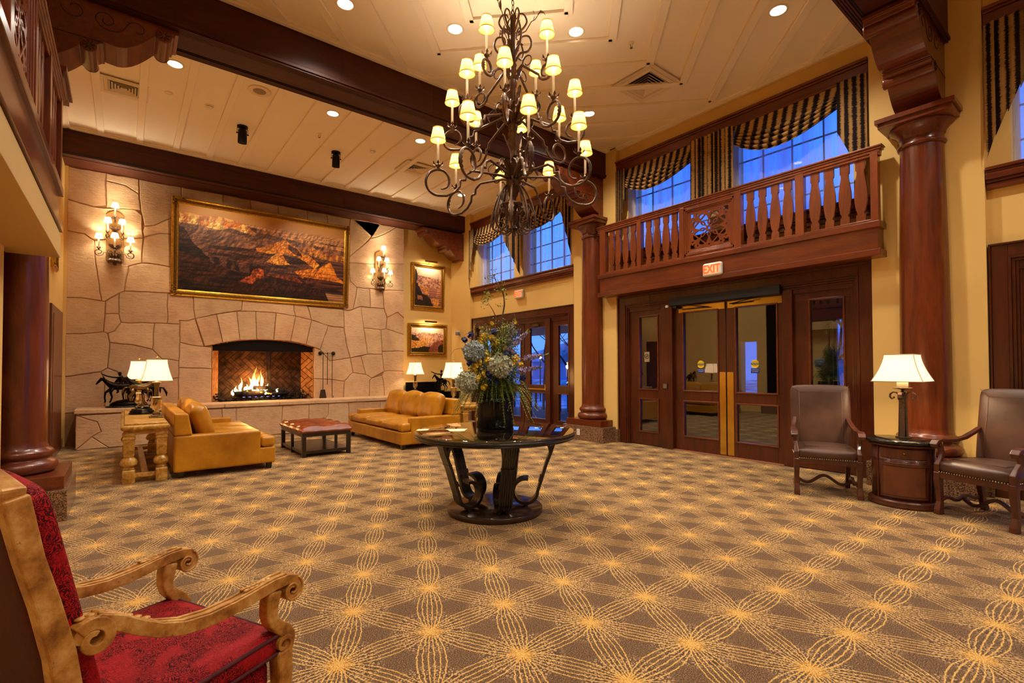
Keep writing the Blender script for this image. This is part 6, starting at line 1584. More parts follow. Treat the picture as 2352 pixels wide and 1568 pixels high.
mb = MB(); horse(mb, (-.02, -.06, .20), .22, 1, .2); jitter(mb, .004); part(mb, 'second_figure', m_pewter, r)
mb = MB(); mb.tube([(0, 0, .08), (.02, .01, .2), (0, 0, .34)], [.03, .02, .015], 8); part(mb, 'tree_stump', m_pewter, r)
r = thing('bronze_statuette', 'small dark bronze rider figure on the black cabinet beside the lamp', 'statue', (6.78, 11.74, .777))
mb = MB(); mb.lathe([(.09, 0), (.09, .02), (.08, .03)], n=20); part(mb, 'base', m_bronze, r)
mb = MB(); horse(mb, (.0, 0, .03), .27, -1, .8); jitter(mb); part(mb, 'horse', m_bronze, r); mb = MB(); rider(mb, (.02, 0, .30), .34, -1, 0); jitter(mb); part(mb, 'rider', m_bronze, r)

# ------------------------------------------------------------------ centre table
TX, TY = 2.892, 3.956
r = thing('round_table', 'round glass-topped table with dark ribbed scroll legs in the centre of the lobby', 'table', (TX, TY, 0))
mb = MB(); mb.lathe([(.46, 0), (.465, .008), (.465, .045), (.46, .052), (.0001, .052)], n=64, caps=False); mb.add([(.46*cos(2*pi*k/64), .46*sin(2*pi*k/64), 0) for k in range(64)], [tuple(range(64))]); part(mb, 'base_disc', simple('walnut_disc', (52, 34, 24), .2, 0, .15, 5), r)
mb = MB(); mb.lathe([(.70, .742), (.775, .742), (.783, .75), (.783, .762), (.775, .772), (.70, .772), (.70, .742)], n=72, caps=False); mb.lathe([(.765, .728), (.775, .728), (.775, .742), (.765, .742)], n=72, caps=False)
part(mb, 'top_ring', m_dkwood, r)
mb = MB(); mb.lathe([(.35, .748), (.39, .748), (.39, .766), (.35, .766), (.35, .748)], n=48, caps=False)
for k in range(5):
    a = radians(18+72*k); mb.bar((.38*cos(a), .38*sin(a), .757), (.72*cos(a), .72*sin(a), .757), .05, .018)
mb.bar((-.36, 0, .757), (.36, 0, .757), .04, .014); mb.bar((0, -.36, .757), (0, .36, .757), .04, .014)
part(mb, 'inner_frame', m_dkwood, r)
mb = MB(); mb.lathe([(.0001, .775), (.772, .775), (.785, .779), (.787, .784), (.785, .789), (.772, .792), (.0001, .792)], n=96, caps=False); part(mb, 'glass_top', glass('table_glass', (.40, .41, .38, 1), .12), r)
def scroll_leg(a):
    # profile in (rad, z)
    pts = [(.60, .735), (.575, .66), (.555, .60), (.50, .46), (.45, .30), (.420, .21)]
    c = (.300, .205); R0 = .118
    for i in range(0, 27):
        t = radians(-10-i*10.5); pts.append((c[0]+R0*cos(t)*(1-.0*i), c[1]+R0*sin(t)))
    o = MB(); 
    ca, sa = cos(a), sin(a); nr = (-sa, ca, 0)
    for w in (-.055, -.033, -.011, .011, .033, .055):
        P3 = [(ca*x-sa*w, sa*x+ca*w, z) for x, z in pts]; o.ribbon(P3, .0165, .028, nr)
    for w in (-.044, .0, .044):
        P3 = [(ca*x-sa*w, sa*x+ca*w, z) for x, z in pts[3:5]]; o.ribbon(P3, .018, .022, nr)
    br = [(.545, .58), (.53, .64), (.49, .70), (.43, .737)]
    for w in (-.055, -.033, -.011, .011, .033, .055):
        o.ribbon([(ca*x-sa*w, sa*x+ca*w, z) for x, z in br], .0165, .026, nr)
    out = [(.585, .70), (.66, .728), (.75, .735)]
    for w in (-.055, 0, .055): o.ribbon([(ca*x-sa*w, sa*x+ca*w, z) for x, z in out], .0165, .02, nr)
    for w in (-.035, .035):
        o.bar((ca*.30-sa*w, sa*.30+ca*w, .05), (ca*.30-sa*w, sa*.30+ca*w, .09), .03, .03)
    # binding bands
    for (q0, q1) in (((.52, .51), (.515, .50)), ((.455, .345), (.44, .30))):
        o.bar((ca*q0[0], sa*q0[0], q0[1]), (ca*q1[0], sa*q1[0], q1[1]), .135, .034, (ca, sa, 0))
    o.build('scroll_leg', m_dkwood, r)
for a in (-113, -41, 31, 103, 175): scroll_leg(radians(a))

# vase and flowers
VX, VY, VZ = 3.04, 4.16, .793
v = thing('black_vase', 'glossy black cylindrical vase on the round table', 'vase', (VX, VY, VZ))
mb = MB(); mb.lathe([(.0001, 0), (.188, 0), (.196, .008), (.198, .15), (.197, .30), (.192, .308), (.186, .30), (.186, .25)], n=56, caps=False); part(mb, 'body', m_black_gloss, v)
mb = MB(); mb.lathe([(.186, .26), (.0001, .265)], n=30, caps=False); part(mb, 'soil', m_dirt, v)
fl = thing('flower_arrangement', 'tall silk flower arrangement of hydrangeas, ferns and curly branches in the vase', 'flowers', (VX, VY, VZ+.30))
def leafmat(name, c1, c2):
    t = NT(name); n = t.noise(t.coord(), 30, 3); return t.pbr(t.ramp(n, (.3, srgb(c1)), (.7, srgb(c2))), .55)
g_dk = leafmat('fern_green', (40, 62, 16), (96, 120, 34)); g_lt = leafmat('leaf_green', (84, 104, 30), (156, 168, 62)); g_ol = leafmat('olive_sprig', (70, 78, 26), (128, 134, 56))
c_hyd = leafmat('hydrangea_blue', (120, 134, 140), (178, 192, 190)); c_hyg = leafmat('hydrangea_cream', (150, 158, 140), (206, 206, 170)); c_yel = leafmat('yellow_blossom', (196, 156, 20), (238, 206, 50)); c_del = leafmat('lavender_blossom', (120, 104, 150), (180, 162, 196)); c_blu = leafmat('cobalt_blossom', (14, 20, 74), (40, 48, 130)); c_br = leafmat('twig_brown', (60, 38, 22), (104, 70, 40))
rnd = random.Random(11)
RI = Vector((.786, -.617, 0)); FWD = Vector((.617, .786, 0))
def W_(l, d, z): return RI*l+FWD*d+Vector((0, 0, z))
def petal(mb, p, n, s, k=4, cup=.3):
    n = n.normalized(); x = n.orthogonal().normalized(); y = n.cross(x); a0 = rnd.random()*pi
    for i in range(k):
        a = a0+2*pi*i/k; d = x*cos(a)+y*sin(a); e = n.cross(d)
        mb.add([p, p+d*s*.55+e*s*.38+n*s*cup*.5, p+d*s+n*s*cup, p+d*s*.55-e*s*.38+n*s*cup*.5], [(0, 1, 2, 3)], False)
def leaf(mb, p, d, s, w=.35, nrm=None):
    d = d.normalized(); e = d.cross(nrm or Vector((rnd.uniform(-1, 1), rnd.uniform(-1, 1), 1))).normalized(); q = d.cross(e)
    mb.add([p, p+d*s*.45+e*s*w*.5+q*s*.06, p+d*s, p+d*s*.45-e*s*w*.5+q*s*.06], [(0, 1, 2, 3)], False)
def hydrangea(c, R, mat, n=190):
    mb = MB(); s0 = rnd.random()*9; R = R*.92
    for i in range(n):
        z = 1-2*(i+.5)/n; a = i*2.399; q = sqrt(1-z*z); d = Vector((q*cos(a), q*sin(a), z)); petal(mb, c+d*R*(rnd.uniform(.80, 1.0)+.28*noise.noise(d*2.2+Vector((s0, 0, 0)))), d+Vector((rnd.gauss(0,.35), rnd.gauss(0,.35), rnd.gauss(0,.35))), R*.30, 4, .5)
    mb.sphere(c, R*.66, 10, 8); mb.build('hydrangea_bloom', mat, fl)
hydrangea(W_(-.20, -.14, .47), .115, c_hyd, 210); hydrangea(W_(.06, -.22, .33), .118, c_hyg, 230); hydrangea(W_(-.27, -.17, .17), .105, c_hyg, 210); hydrangea(W_(.1, .2, .40), .10, c_hyd)
def cluster(name, mat, centers, R, n, s, k=5):
    mb = MB()
    for c in centers:
        for i in range(n):
            d = Vector((rnd.gauss(0, 1), rnd.gauss(0, 1), rnd.gauss(0, 1))).normalized(); petal(mb, c+d*R*rnd.random()**.5, d, s, k)
    mb.build(name, mat, fl)
for a_, b_, c_, R__ in ((-.11, -.06, .64, .05), (-.15, -.10, .57, .045), (-.09, -.14, .44, .05), (-.16, -.17, .36, .05), (-.06, -.19, .38, .04), (-.20, -.18, .30, .05), (-.10, -.2, .26, .05), (-.145, -.2, .20, .045), (.22, -.12, .40, .05), (.18, -.14, .36, .045), (.26, -.12, .34, .04), (-.03, -.02, .77, .022), (.207, -.04, .78, .02), (.02, -.08, .56, .04), (.10, -.08, .52, .04), (-.03, -.1, .62, .035), (-.1, -.2, .12, .035)):
    cluster('yellow_blossom', c_yel, [W_(a_, b_, c_)], R__, 30, .017)
for a_, b_, c_ in ((-.05, -.24, .25), (.29, -.18, .21), (-.25, -.04, .65), (-.31, -.05, .60), (.02, -.2, .17), (.12, -.2, .45), (-.24, -.2, .36), (.0, -.1, .68)):
    cluster('cobalt_blossom', c_blu, [W_(a_, b_, c_)], .032, 26, .019)
def delph(a, b, n=11):
    mb = MB()
    for i in range(n*7):
        t = rnd.random(); p = a.lerp(b, t); d = Vector((rnd.gauss(0, 1), rnd.gauss(0, 1), rnd.gauss(0, 1))).normalized(); petal(mb, p+d*.028*(1-t*.6), d, .024*(1-t*.45), 5)
    mb.build('lavender_spike', c_del, fl)
    mb = MB(); mb.tube([a-(b-a)*.4, a, b], .003, 4)
    for i in range(10): leaf(mb, b, (b-a)+Vector((rnd.gauss(0, .05), rnd.gauss(0, .05), rnd.gauss(0, .05))), .05, .3)
    mb.build('spike_tip', g_lt, fl)
delph(W_(.14, -.04, .56), W_(.20, -.04, .78)); delph(W_(.21, -.08, .56), W_(.33, -.08, .67)); delph(W_(.32, -.12, .41), W_(.51, -.12, .44)); delph(W_(.27, -.16, .28), W_(.44, -.16, .31)); delph(W_(.11, -.10, .53), W_(.22, -.10, .45)); delph(W_(.08, -.02, .50), W_(.16, .02, .66))
# airy green sprigs
def sprig(a, b, n, s, mat, name, spread=.05, w=.45):
    mb = MB(); mb.tube([a, a.lerp(b, .5)+Vector((rnd.gauss(0, .02), rnd.gauss(0, .02), .01)), b], .002, 4)
    for i in range(n):
        t = .15+.85*rnd.random(); p = a.lerp(b, t)+Vector((rnd.gauss(0, 1), rnd.gauss(0, 1), rnd.gauss(0, 1)))*spread*.6; leaf(mb, p, Vector((rnd.gauss(0, 1), rnd.gauss(0, 1), rnd.gauss(.3, 1))), s, w)
    mb.build(name, mat, fl)
o0 = W_(0, 0, -.02)
for k in range(30):
    l = rnd.uniform(-.26, .30); d = rnd.uniform(-.16, .16); z = rnd.uniform(.28, .62)-abs(l)*.5
    sprig(W_(l*.3, d*.3, .02), W_(l, d, z), 90, .034, (g_lt, g_ol, g_dk)[k % 3], 'green_sprig', .08)
for k in range(26):
    l = rnd.uniform(-.12, .18); d = rnd.uniform(-.12, .08); sprig(W_(l*.8, d, .34), W_(l*1.2, d, rnd.uniform(.58, .76)), 110, .026, g_ol if k % 3 else g_lt, 'green_sprig', .07)
# fern fronds arching over the rim
def frond(az, reach, drop, mat, rise=.12, s=.04):
    d = Vector((cos(az), sin(az), 0)); mb = MB(); P = []
    for i in range(15):
        t = i/14; P.append(d*(.05+reach*t)+Vector((0, 0, rise*sin(pi*min(1, t*1.05))*1.2-drop*t*t)))
    mb.tube(P, .002, 4)
    for i in range(1, 15):
        for sd in (-1, 1):
            tdir = (P[i]-P[i-1]).normalized(); e = tdir.cross(Vector((0, 0, 1))).normalized()*sd; leaf(mb, P[i], e+tdir*.5+Vector((0, 0, -.25)), s*(1.1-.75*i/14)+.008, .34, Vector((0, 0, 1)))
            leaf(mb, (P[i]+P[i-1])/2, e+tdir*.4+Vector((0, 0, -.2)), s*(1.1-.75*i/14)+.006, .34, Vector((0, 0, 1)))
    mb.build('fern_frond', mat, fl)
VA = -38.13+0      # azimuth of the lateral axis
for k in range(30):
    th = 360*k/30+rnd.uniform(-6, 6); front = abs(((th+90+180) % 360)-180) < 50
    frond(radians(VA+th), rnd.uniform(.20, .30) if front else rnd.uniform(.28, .42), rnd.uniform(.0, .04) if front else rnd.uniform(.05, .18), g_dk if k % 2 else g_lt, rnd.uniform(.10, .2), rnd.uniform(.03, .045))
for th, re, dr in ((5, .38, .20), (-14, .36, .24), (-28, .34, .2), (18, .42, .14), (-8, .42, .10), (186, .38, .18), (196, .36, .24), (172, .42, .12), (204, .40, .16), (-66, .215, .24), (-44, .235, .26), (-128, .26, .16)):
    frond(radians(VA+th), re, dr, g_lt, .12, .036)
for k in range(70):   # grassy blades
    az = rnd.uniform(0, 2*pi); d = Vector((cos(az), sin(az), 0)); R_ = rnd.uniform(.2, .38); h = rnd.uniform(.05, .26); mb = MB()
    P = [d*(.04+R_*t)+Vector((0, 0, h*sin(pi*t*.8)*1.3-.15*t*t)) for t in [i/8 for i in range(9)]]
    mb.ribbon(P, .0012, [.006*(1-.8*i/8) for i in range(9)], (d.y, -d.x, .3)); mb.build('grass_blade', g_dk, fl) if k < 34 else None
mb = MB()
for k in range(40):   # filler leaves deep inside
    d = Vector((rnd.gauss(0, 1), rnd.gauss(0, 1), rnd.gauss(.3, .8))).normalized(); leaf(mb, d*.06, d, rnd.uniform(.10, .20), .5)
mb.build('broad_leaf', g_dk, fl)
# curly branches
def branch(pts, r0, nm='curly_branch'):
    mb = MB(); m = len(pts); mb.tube(pts, [r0*(1-.7*i/(m-1)) for i in range(m)], 7); mb.build(nm, c_br, fl)
branch(cr([W_(0, .0, .05), W_(.02, 0, .45), W_(.044, 0, .69), W_(.08, 0, .85), W_(.10, .01, .96), W_(.097, .01, 1.04), W_(.08, .0, 1.11), W_(.04, -.01, 1.17), W_(.012, 0, 1.22), W_(-.013, 0, 1.28)], 3), .012)
branch(cr([W_(.044, .0, .69), W_(.026, 0, .80), W_(-.0, 0, .87), W_(-.025, 0, .92), W_(-.07, 0, .99)], 3), .008)
for P in ([(-.02, .55), (-.10, .70), (-.18, .76), (-.24, .70), (-.30, .66), (-.36, .60)], [(.02, .6), (.08, .70), (.14, .76), (.12, .80), (.18, .74)], [(0, .5), (-.12, .72), (-.13, .80), (-.20, .78)], [(0, .55), (.18, .72), (.22, .84), (.20, .88)], [(-.03, .66), (-.06, .78), (-.05, .88)], [(-.2, .4), (-.34, .52), (-.42, .50), (-.46, .44)]):
    branch([W_(a, -.02, b) for a, b in P], .0035, 'thin_twig')
for (l, z, n_) in ((-.08, 1.03, 44), (-.06, 1.08, 40), (-.11, 1.0, 20), (-.02, 1.27, 26), (-.05, 1.23, 22), (.0, 1.32, 16), (.10, 1.12, 30), (.03, 1.13, 30), (.12, 1.06, 20), (.06, .96, 14), (.07, 1.18, 18)):
    mb = MB()
    for i in range(n_): leaf(mb, W_(l, 0, z)+Vector((rnd.gauss(0, .020), rnd.gauss(0, .020), rnd.gauss(0, .026))), Vector((rnd.gauss(0, 1), rnd.gauss(0, 1), rnd.gauss(0, 1))), .024, .5)
    mb.build('branch_leaf', g_lt, fl)

# ------------------------------------------------------------------ drum table and iron lamp
r = thing('drum_side_table', 'dark oval drum side table with drawer and leather door panel between the brown armchairs', 'side table', (6.30, 1.53, 0))
def oval(mb, prof, n=48): mb.lathe(prof, n=n, sx=.88, sy=1.0, caps=True)
mb = MB(); oval(mb, [(.30, 0), (.30, .025), (.29, .035), (.30, .05), (.29, .065), (.27, .075)]); part(mb, 'base_moulding', m_chairwood, r)
mb = MB(); oval(mb, [(.262, .07), (.262, .60)]); part(mb, 'body', m_chairwood, r)
mb = MB(); oval(mb, [(.265, .595), (.29, .605), (.30, .62), (.27, .63)]); part(mb, 'cornice', m_chairwood, r)
mb = MB(); oval(mb, [(.295, .628), (.315, .635), (.317, .655), (.305, .668), (.0001, .668)]); part(mb, 'top', simple('black_marble_top', (26, 24, 18), .12, 0, .5, 30, spec=.6), r)
def curved_panel(mb, a0, a1, z0, z1, off, t=.012):
    N = 14; rings = []
    for i in range(N+1):
        a = radians(a0+(a1-a0)*i/N); R1 = .262+off; R0 = R1-t
        rings.append([(R0*cos(a)*.88, R0*sin(a), z0), (R1*cos(a)*.88, R1*sin(a), z0), (R1*cos(a)*.88, R1*sin(a), z1), (R0*cos(a)*.88, R0*sin(a), z1)])
    mb.ring_loft(rings, True, True, False)
mb = MB(); curved_panel(mb, 150, 238, .10, .44, .008); door = part(mb, 'door', m_chairwood, r)
mb = MB(); curved_panel(mb, 157, 231, .125, .41, .012); part(mb, 'leather_panel', leather('tooled_leather', (122, 66, 34), (84, 42, 22), .4, .6), door)
mb = MB()
for z in (.112, .425): curved_panel(mb, 153, 235, z-.008, z+.008, .018, .014)
part(mb, 'panel_moulding', m_chairwood, door)
mb = MB(); curved_panel(mb, 150, 238, .49, .585, .008); dr = part(mb, 'drawer', m_chairwood, r)
mb = MB(); mb.sphere((-.236, -.07, .54), .014, 10, 8); part(mb, 'knob', m_gold_dk, dr)
mb = MB()
for z in (.455, .47): curved_panel(mb, 0, 359.9, z-.004, z+.004, .006)
for a in (143, 246, 255, 330): curved_panel(mb, a-1.5, a+1.5, .08, .60, .008)
part(mb, 'reeding', m_chairwood, r)
r = thing('iron_table_lamp', 'hammered iron lamp with scrolled top and cream bell shade on the drum table', 'table lamp', (6.34, 1.53, .669))
m_ham = simple('hammered_iron', (98, 78, 60), .42, .7, .35, 90, .8)
mb = MB()
for a in range(4): mb.ribbon([(.0+.035*cos(a*pi/2), .035*sin(a*pi/2), 0), (.028*cos(a*pi/2), .028*sin(a*pi/2), .25), (.024*cos(a*pi/2), .024*sin(a*pi/2), .43)], .045, .008, (-sin(a*pi/2), cos(a*pi/2), 0))
mb.lathe([(.07, 0), (.07, .012), (.04, .02)], n=4, smooth=False); part(mb, 'stem', m_ham, r)
for a in range(4):
    ca, sa = cos(a*pi/2), sin(a*pi/2); pts = [(.026, .40), (.03, .44), (.05, .468), (.08, .472), (.105, .45), (.108, .42), (.09, .40), (.075, .41), (.074, .425)]
    mb = MB(); mb.ribbon([(ca*x, sa*x, z) for x, z in pts], .035, [.012]*5+[.011, .01, .009, .008], (-sa, ca, 0)); part(mb, 'scroll', m_ham, r)
mb = MB(); mb.lathe([(.01, .46), (.01, .50), (.085, .512), (.088, .518), (.0001, .520)], n=28); part(mb, 'drip_plate', m_ham, r)
mb = MB(); mb.lathe([(.048, .52), (.048, .62), (.0001, .62)], n=20); part(mb, 'candle_socket', m_candle, r)
bell_shade(r, .585, .86, .215, .125)
mb = MB(); mb.sphere((0, 0, .70), .03); part(mb, 'bulb', m_bulb, r)
lamp_light('lamp_bulb_light', (0, 0, .70), 22, (1, .76, .47), .05, 'POINT', r)

# ------------------------------------------------------------------ brown leather armchairs
def brown_chair(label, loc, rz):
    r = thing('leather_armchair', label, 'armchair', loc, rz, 'brown leather armchairs with nailhead trim')
    w = .29
    mb = MB()
    # legs
    for s_ in (-1, 1):
        mb = MB(); mb.tube([(.27, s_*w, .40), (.275, s_*w, .32), (.262, s_*w, .22), (.255, s_*w, .12), (.275, s_*w, .04), (.275, s_*w, .0)], [1, 1, .85, .8, 1.0, 1.05], flat=(.055, .06)); part(mb, 'front_leg', m_chairwood, r, bevel=.006)
        mb = MB(); mb.sphere((.262, s_*w, .03), .03, 10, 6, (1.1, 1, 1)); part(mb, 'scroll_foot', m_chairwood, r)
        mb = MB(); mb.tube([(-.24, s_*(w-.03), .42), (-.25, s_*(w-.03), .25), (-.27, s_*(w-.03), .12), (-.31, s_*(w-.03), 0)], [1, .9, .85, 1], flat=(.05, .06)); part(mb, 'rear_leg', m_chairwood, r, bevel=.005)
        # side stretcher
        mb = MB(); mb.tube([(.26, s_*(w-.015), .14)]+[(.26-.52*t, s_*(w-.02), .14+.02*sin(t*4*pi)) for t in [i/12 for i in range(1, 13)]], 1, flat=(.03, .028)); part(mb, 'side_stretcher', m_chairwood, r, bevel=.004)
        # arm support and arm
        mb = MB(); mb.tube([(.27, s_*w, .40), (.275, s_*w, .47), (.24, s_*w, .52), (.205, s_*(w+.01), .58), (.22, s_*(w+.015), .64), (.245, s_*(w+.015), .665)], [1, 1, .75, .8, .8, .9], flat=(.05, .055)); part(mb, 'arm_post', m_chairwood, r, bevel=.008)
        mb = MB(); mb.ribbon([(-.27, s_*(w-.02), .80), (-.20, s_*(w-.015), .765), (-.10, s_*(w+.005), .712), (.02, s_*(w+.015), .69), (.14, s_*(w+.02), .692), (.22, s_*(w+.02), .698), (.27, s_*(w+.02), .685), (.295, s_*(w+.02), .66), (.285, s_*(w+.02), .635), (.262, s_*(w+.02), .637)], [.04, .045, .05, .055, .06, .066, .068, .066, .06, .05], [.032]*7+[.028, .024, .02], (0, 1, 0)); part(mb, 'arm_rest', m_chairwood, r, bevel=.008)
    mb = MB(); mb.tube([(-.02, -(w-.03)+ (2*w-.06)*t, .13+.045*sin(t*2*pi*1.5+pi)*(1) ) for t in [i/24 for i in range(25)]], 1, flat=(.03, .03)); part(mb, 'cross_stretcher', m_chairwood, r, bevel=.004)
    mb = MB(); mb.box((-.26, -w+.01, .345), (.295, w-.01, .405)); part(mb, 'seat_rail', m_chairwood, r, bevel=.006)
    m = soft_box(.57, .575, .13, r=.05, puff=.028, n=(10, 10, 5)); xf(m, (.02, 0, .455)); m.build('seat', m_leather_brown, r, sub=1)
    # seat seam piping
    mb = MB(); q = .20; mb.tube([(.02-q-.05, -q, .533), (.02+q, -q, .533), (.02+q, q, .533), (.02-q-.05, q, .533)], .003, 5); part(mb, 'seat_seam', m_leather_brown, r)
    T = Matrix.Translation((-.275, 0, .49)) @ Matrix.Rotation(radians(-9), 4, 'Y')
    m = soft_box(.11, .60, .74, r=.035, puff=.012, n=(5, 10, 12)); m.v = [tuple(T @ Vector((x, y*(1.0+.04*(z/.74)), z+.33))) for x, y, z in m.v]; m.build('backrest', m_leather_brown, r, sub=1)
    mb = MB(); X = .0585
    a_, b_ = .215, .31
    for pts in ([(X, -a_, -.34+.33), (X+.003, -a_, .62), (X+.003, a_, .62), (X, a_, -.34+.33)], [(X-.003, -.29, .69), (X+.003, -a_, .62)], [(X-.003, .29, .69), (X+.003, a_, .62)]):
        mb.tube([T @ Vector(p) for p in pts], .0022, 5)
    part(mb, 'back_seam', simple('tan_stitching', (128, 96, 72), .6) if 'tan_stitching' not in bpy.data.materials else bpy.data.materials['tan_stitching'], r)
    mb = MB(); nn = simple('antique_nailhead', (190, 170, 140), .3, .9) if 'antique_nailhead' not in bpy.data.materials else bpy.data.materials['antique_nailhead']
    for k in range(26): mb.sphere((.302, -.262+.524*k/25, .408), .0065, 6, 4)
    for s_ in (-1, 1):
        for k in range(22): mb.sphere((.25-.50*k/21, s_*(w+.003), .408), .0065, 6, 4)
    part(mb, 'nailhead_trim', nn, r)
    return r
brown_chair('brown leather armchair with scrolled arms in front of the main door sidelight', (6.245, 2.235, 0), radians(206))
brown_chair('brown leather armchair cut off by the right edge of the picture', (6.275, .845, 0), radians(158))

# ------------------------------------------------------------------ red foreground armchair
r = thing('gilt_armchair', 'red damask armchair with carved cream and gold frame in the near left corner', 'armchair', (.092, 1.942, 0), radians(26.8))
def arm_path():
    pts = []
    c = (-.292, .762); 
    for i in range(0, 20):
        a = radians(-250+i*(-0)+ (500*(i/19))-130); rr = .008+.034*(i/19); pts.append((c[0]+rr*cos(-a+0)*1.0, c[1]+rr*sin(-a)))
    return pts
def spiral(cx, cz, r0, r1, a0, a1, n): return [(cx+(r0+(r1-r0)*i/n)*cos(radians(a0+(a1-a0)*i/n)), cz+(r0+(r1-r0)*i/n)*sin(radians(a0+(a1-a0)*i/n))) for i in range(n+1)]
for s_ in (-1, 1):
    def Y(x): return s_*(.250+(.282-.250)*(x+.30)/.55)
    # arm body centreline (front scroll curls under, rear scroll drops against the stile)
    body = [(-.33, .752), (-.315, .782), (-.285, .788), (-.245, .768), (-.20, .735), (-.15, .705), (-.09, .683), (-.02, .674), (.06, .677), (.13, .686), (.19, .694), (.235, .694)]
    sc = spiral(.253, .655, .036, .010, 88, -330, 22)
    pts = body+sc[1:]
    hh = [.030, .034, .036, .036, .036, .036, .036, .036, .036, .036, .035, .033]+[.030-.018*i/22 for i in range(1, 23)]
    mb = MB(); mb.ribbon([(x, Y(x), z) for x, z in pts], [.050]*len(body)+[.052]*22, hh, (0, 1, 0)); o = part(mb, 'arm_rest', m_cgilt, r, bevel=.009, seg=3)
    mb = MB()
    for dy in (-.014, .014): mb.tube([(x, Y(x)+dy, z+.0195) for x, z in body[2:]], .0045, 6)
    part(mb, 'arm_fluting', m_cgilt, o)
    rs = spiral(-.295, .752, .012, .040, 60, 360+140, 24)
    mb = MB(); mb.ribbon([(x, Y(x), z) for x, z in rs], .056, [.014+.018*i/24 for i in range(25)], (0, 1, 0)); part(mb, 'rear_volute', m_cgilt, o, bevel=.004)
    for side in (-1, 1):
        mb = MB(); mb.tube([(x, Y(x)+side*.026, z) for x, z in spiral(.253, .655, .042, .006, 60, -500, 34)], .0045, 6); part(mb, 'scroll_bead', m_cgilt, o)
    # acanthus leaf scales on the front upper surface
    mb = MB()
    for k in range(9):
        x = .10+.017*k; z = .7035+(.003 if x < .2 else -.001*(k-5)); 
        for dy in (-.009, .009): mb.sphere((x, Y(x)+dy, z+.003), .009, 8, 5, (1.25, .75, .5))
    for k in range(8):
        x = -.315+.02*k; zz = .806-(.0 if k < 2 else .0118*(k-2)); mb.sphere((x, Y(x), zz-.003), .010, 8, 5, (1.2, 1.2, .45))
    part(mb, 'carved_leaf', m_cgilt, o)
    # arm post: S curve with lower scroll
    post_ = [(.195, .672), (.185, .635), (.182, .60), (.190, .57), (.212, .545), (.236, .525), (.248, .50), (.243, .475), (.228, .455)]
    mb = MB(); mb.ribbon([(x, Y(x), z) for x, z in post_], [.046]*len(post_), [.052, .048, .042, .040, .042, .046, .048, .046, .04], (0, 1, 0)); part(mb, 'arm_post', m_cgilt, r, bevel=.008, seg=3)
    mb = MB(); mb.ribbon([(x, Y(x)+0*s_, z) for x, z in spiral(.222, .487, .034, .008, -100, 330, 24)], .056, [.016-.006*i/24 for i in range(25)], (0, 1, 0)); part(mb, 'post_volute', m_cgilt, r, bevel=.003)
    # front leg
    mb = MB(); mb.tube([(.228, Y(.23), .47), (.230, Y(.23), .40), (.232, Y(.23), .30), (.24, Y(.23), .15), (.235, Y(.23), 0)], [1.05, 1, .9, .75, .8], flat=(.052, .055)); part(mb, 'front_leg', m_cgilt, r, bevel=.008)
    # back stile with rear leg
    st = [(-.445, 1.125), (-.415, .98), (-.385, .87), (-.355, .74), (-.335, .60), (-.32, .45), (-.34, .20), (-.38, 0)]
    ys_ = [.262, .260, .257, .254, .25, .25, .25, .25]
    mb = MB(); mb.ribbon([(x, s_*y, z) for (x, z), y in zip(st, ys_)], .046, [.050, .046, .048, .052, .056, .056, .05, .045], (0, 1, 0)); part(mb, 'back_stile', m_cgilt, r, bevel=.007, seg=3)
# top rail, arched
mb = MB(); P = [(-.447-.0*sin(pi*t), -.27+.54*t, 1.118+.045*sin(pi*t)) for t in [i/16 for i in range(17)]]; mb.tube(P, 1, flat=(.050, .055)); mb.v = mb.v; part(mb, 'top_rail', m_cgilt, r, bevel=.008)
mb = MB(); mb.tube([(-.352, -.25, .56), (-.352, .25, .56)], 1, flat=(.04, .06)); part(mb, 'lower_back_rail', m_cgilt, r, bevel=.006)
# back panel + padded front
def backpad(x_off, thick, y, z0, z1, mat, name, puff):
    m = soft_box(thick, 2*y, z1-z0, r=min(.02, thick/2.1), puff=puff, n=(4, 10, 12)); zc = (z0+z1)/2
    m.v = [(x-.335-.22*((z+zc)-.60)+x_off, yy, z+zc+.02*cos(yy*6)*(z/(z1-z0)+.5)) for x, yy, z in m.v]; return m.build(name, mat, r, sub=1)
backpad(-.006, .03, .235, .58, 1.10, m_redback, 'back_panel', .0); backpad(.052, .07, .238, .54, 1.125, m_damask, 'back_cushion', .02)
# seat
m = soft_box(.60, .60, .09, r=.028, puff=.018, n=(12, 12, 5)); m.v = [(x-.075, y*(1.0 if x > 0 else 1.0+.10*x/.3), z+.494) for x, y, z in m.v]; m.build('seat_cushion', m_damask, r, sub=1)
mb = MB()
def seatring(z, o):
    P = []
    for cx_, cy_, a0 in ((.225-.03, .30-.03, 0), (-.375+.03, .30, 90), (-.375+.03, -.30, 180), (.225-.03, -.30+.03, 270)):
        P += [(cx_+(.03+o)*cos(radians(a0+15*k)), cy_+(.03+o)*sin(radians(a0+15*k)), z) for k in range(7)]
    return P
for z in (.523, .466): R = seatring(z, -.003); mb.tube(R+[R[0]], .006, 6, False)
part(mb, 'piping', m_redback, r)
m = soft_box(.56, .56, .15, r=.02, puff=.006, n=(8, 8, 5)); m.v = [(x-.075, y*(1.0 if x > 0 else 1.0+.10*x/.3), z+.378) for x, y, z in m.v]; m.build('seat_box', m_damask, r, sub=1)
mb = MB(); mb.box((.19, -.25, .27), (.235, .25, .315)); 
for s_ in (-1, 1): mb.bar((.21, s_*.27, .29), (-.33, s_*.245, .29), .04, .05)
part(mb, 'seat_rail', m_cgilt, r, bevel=.006)
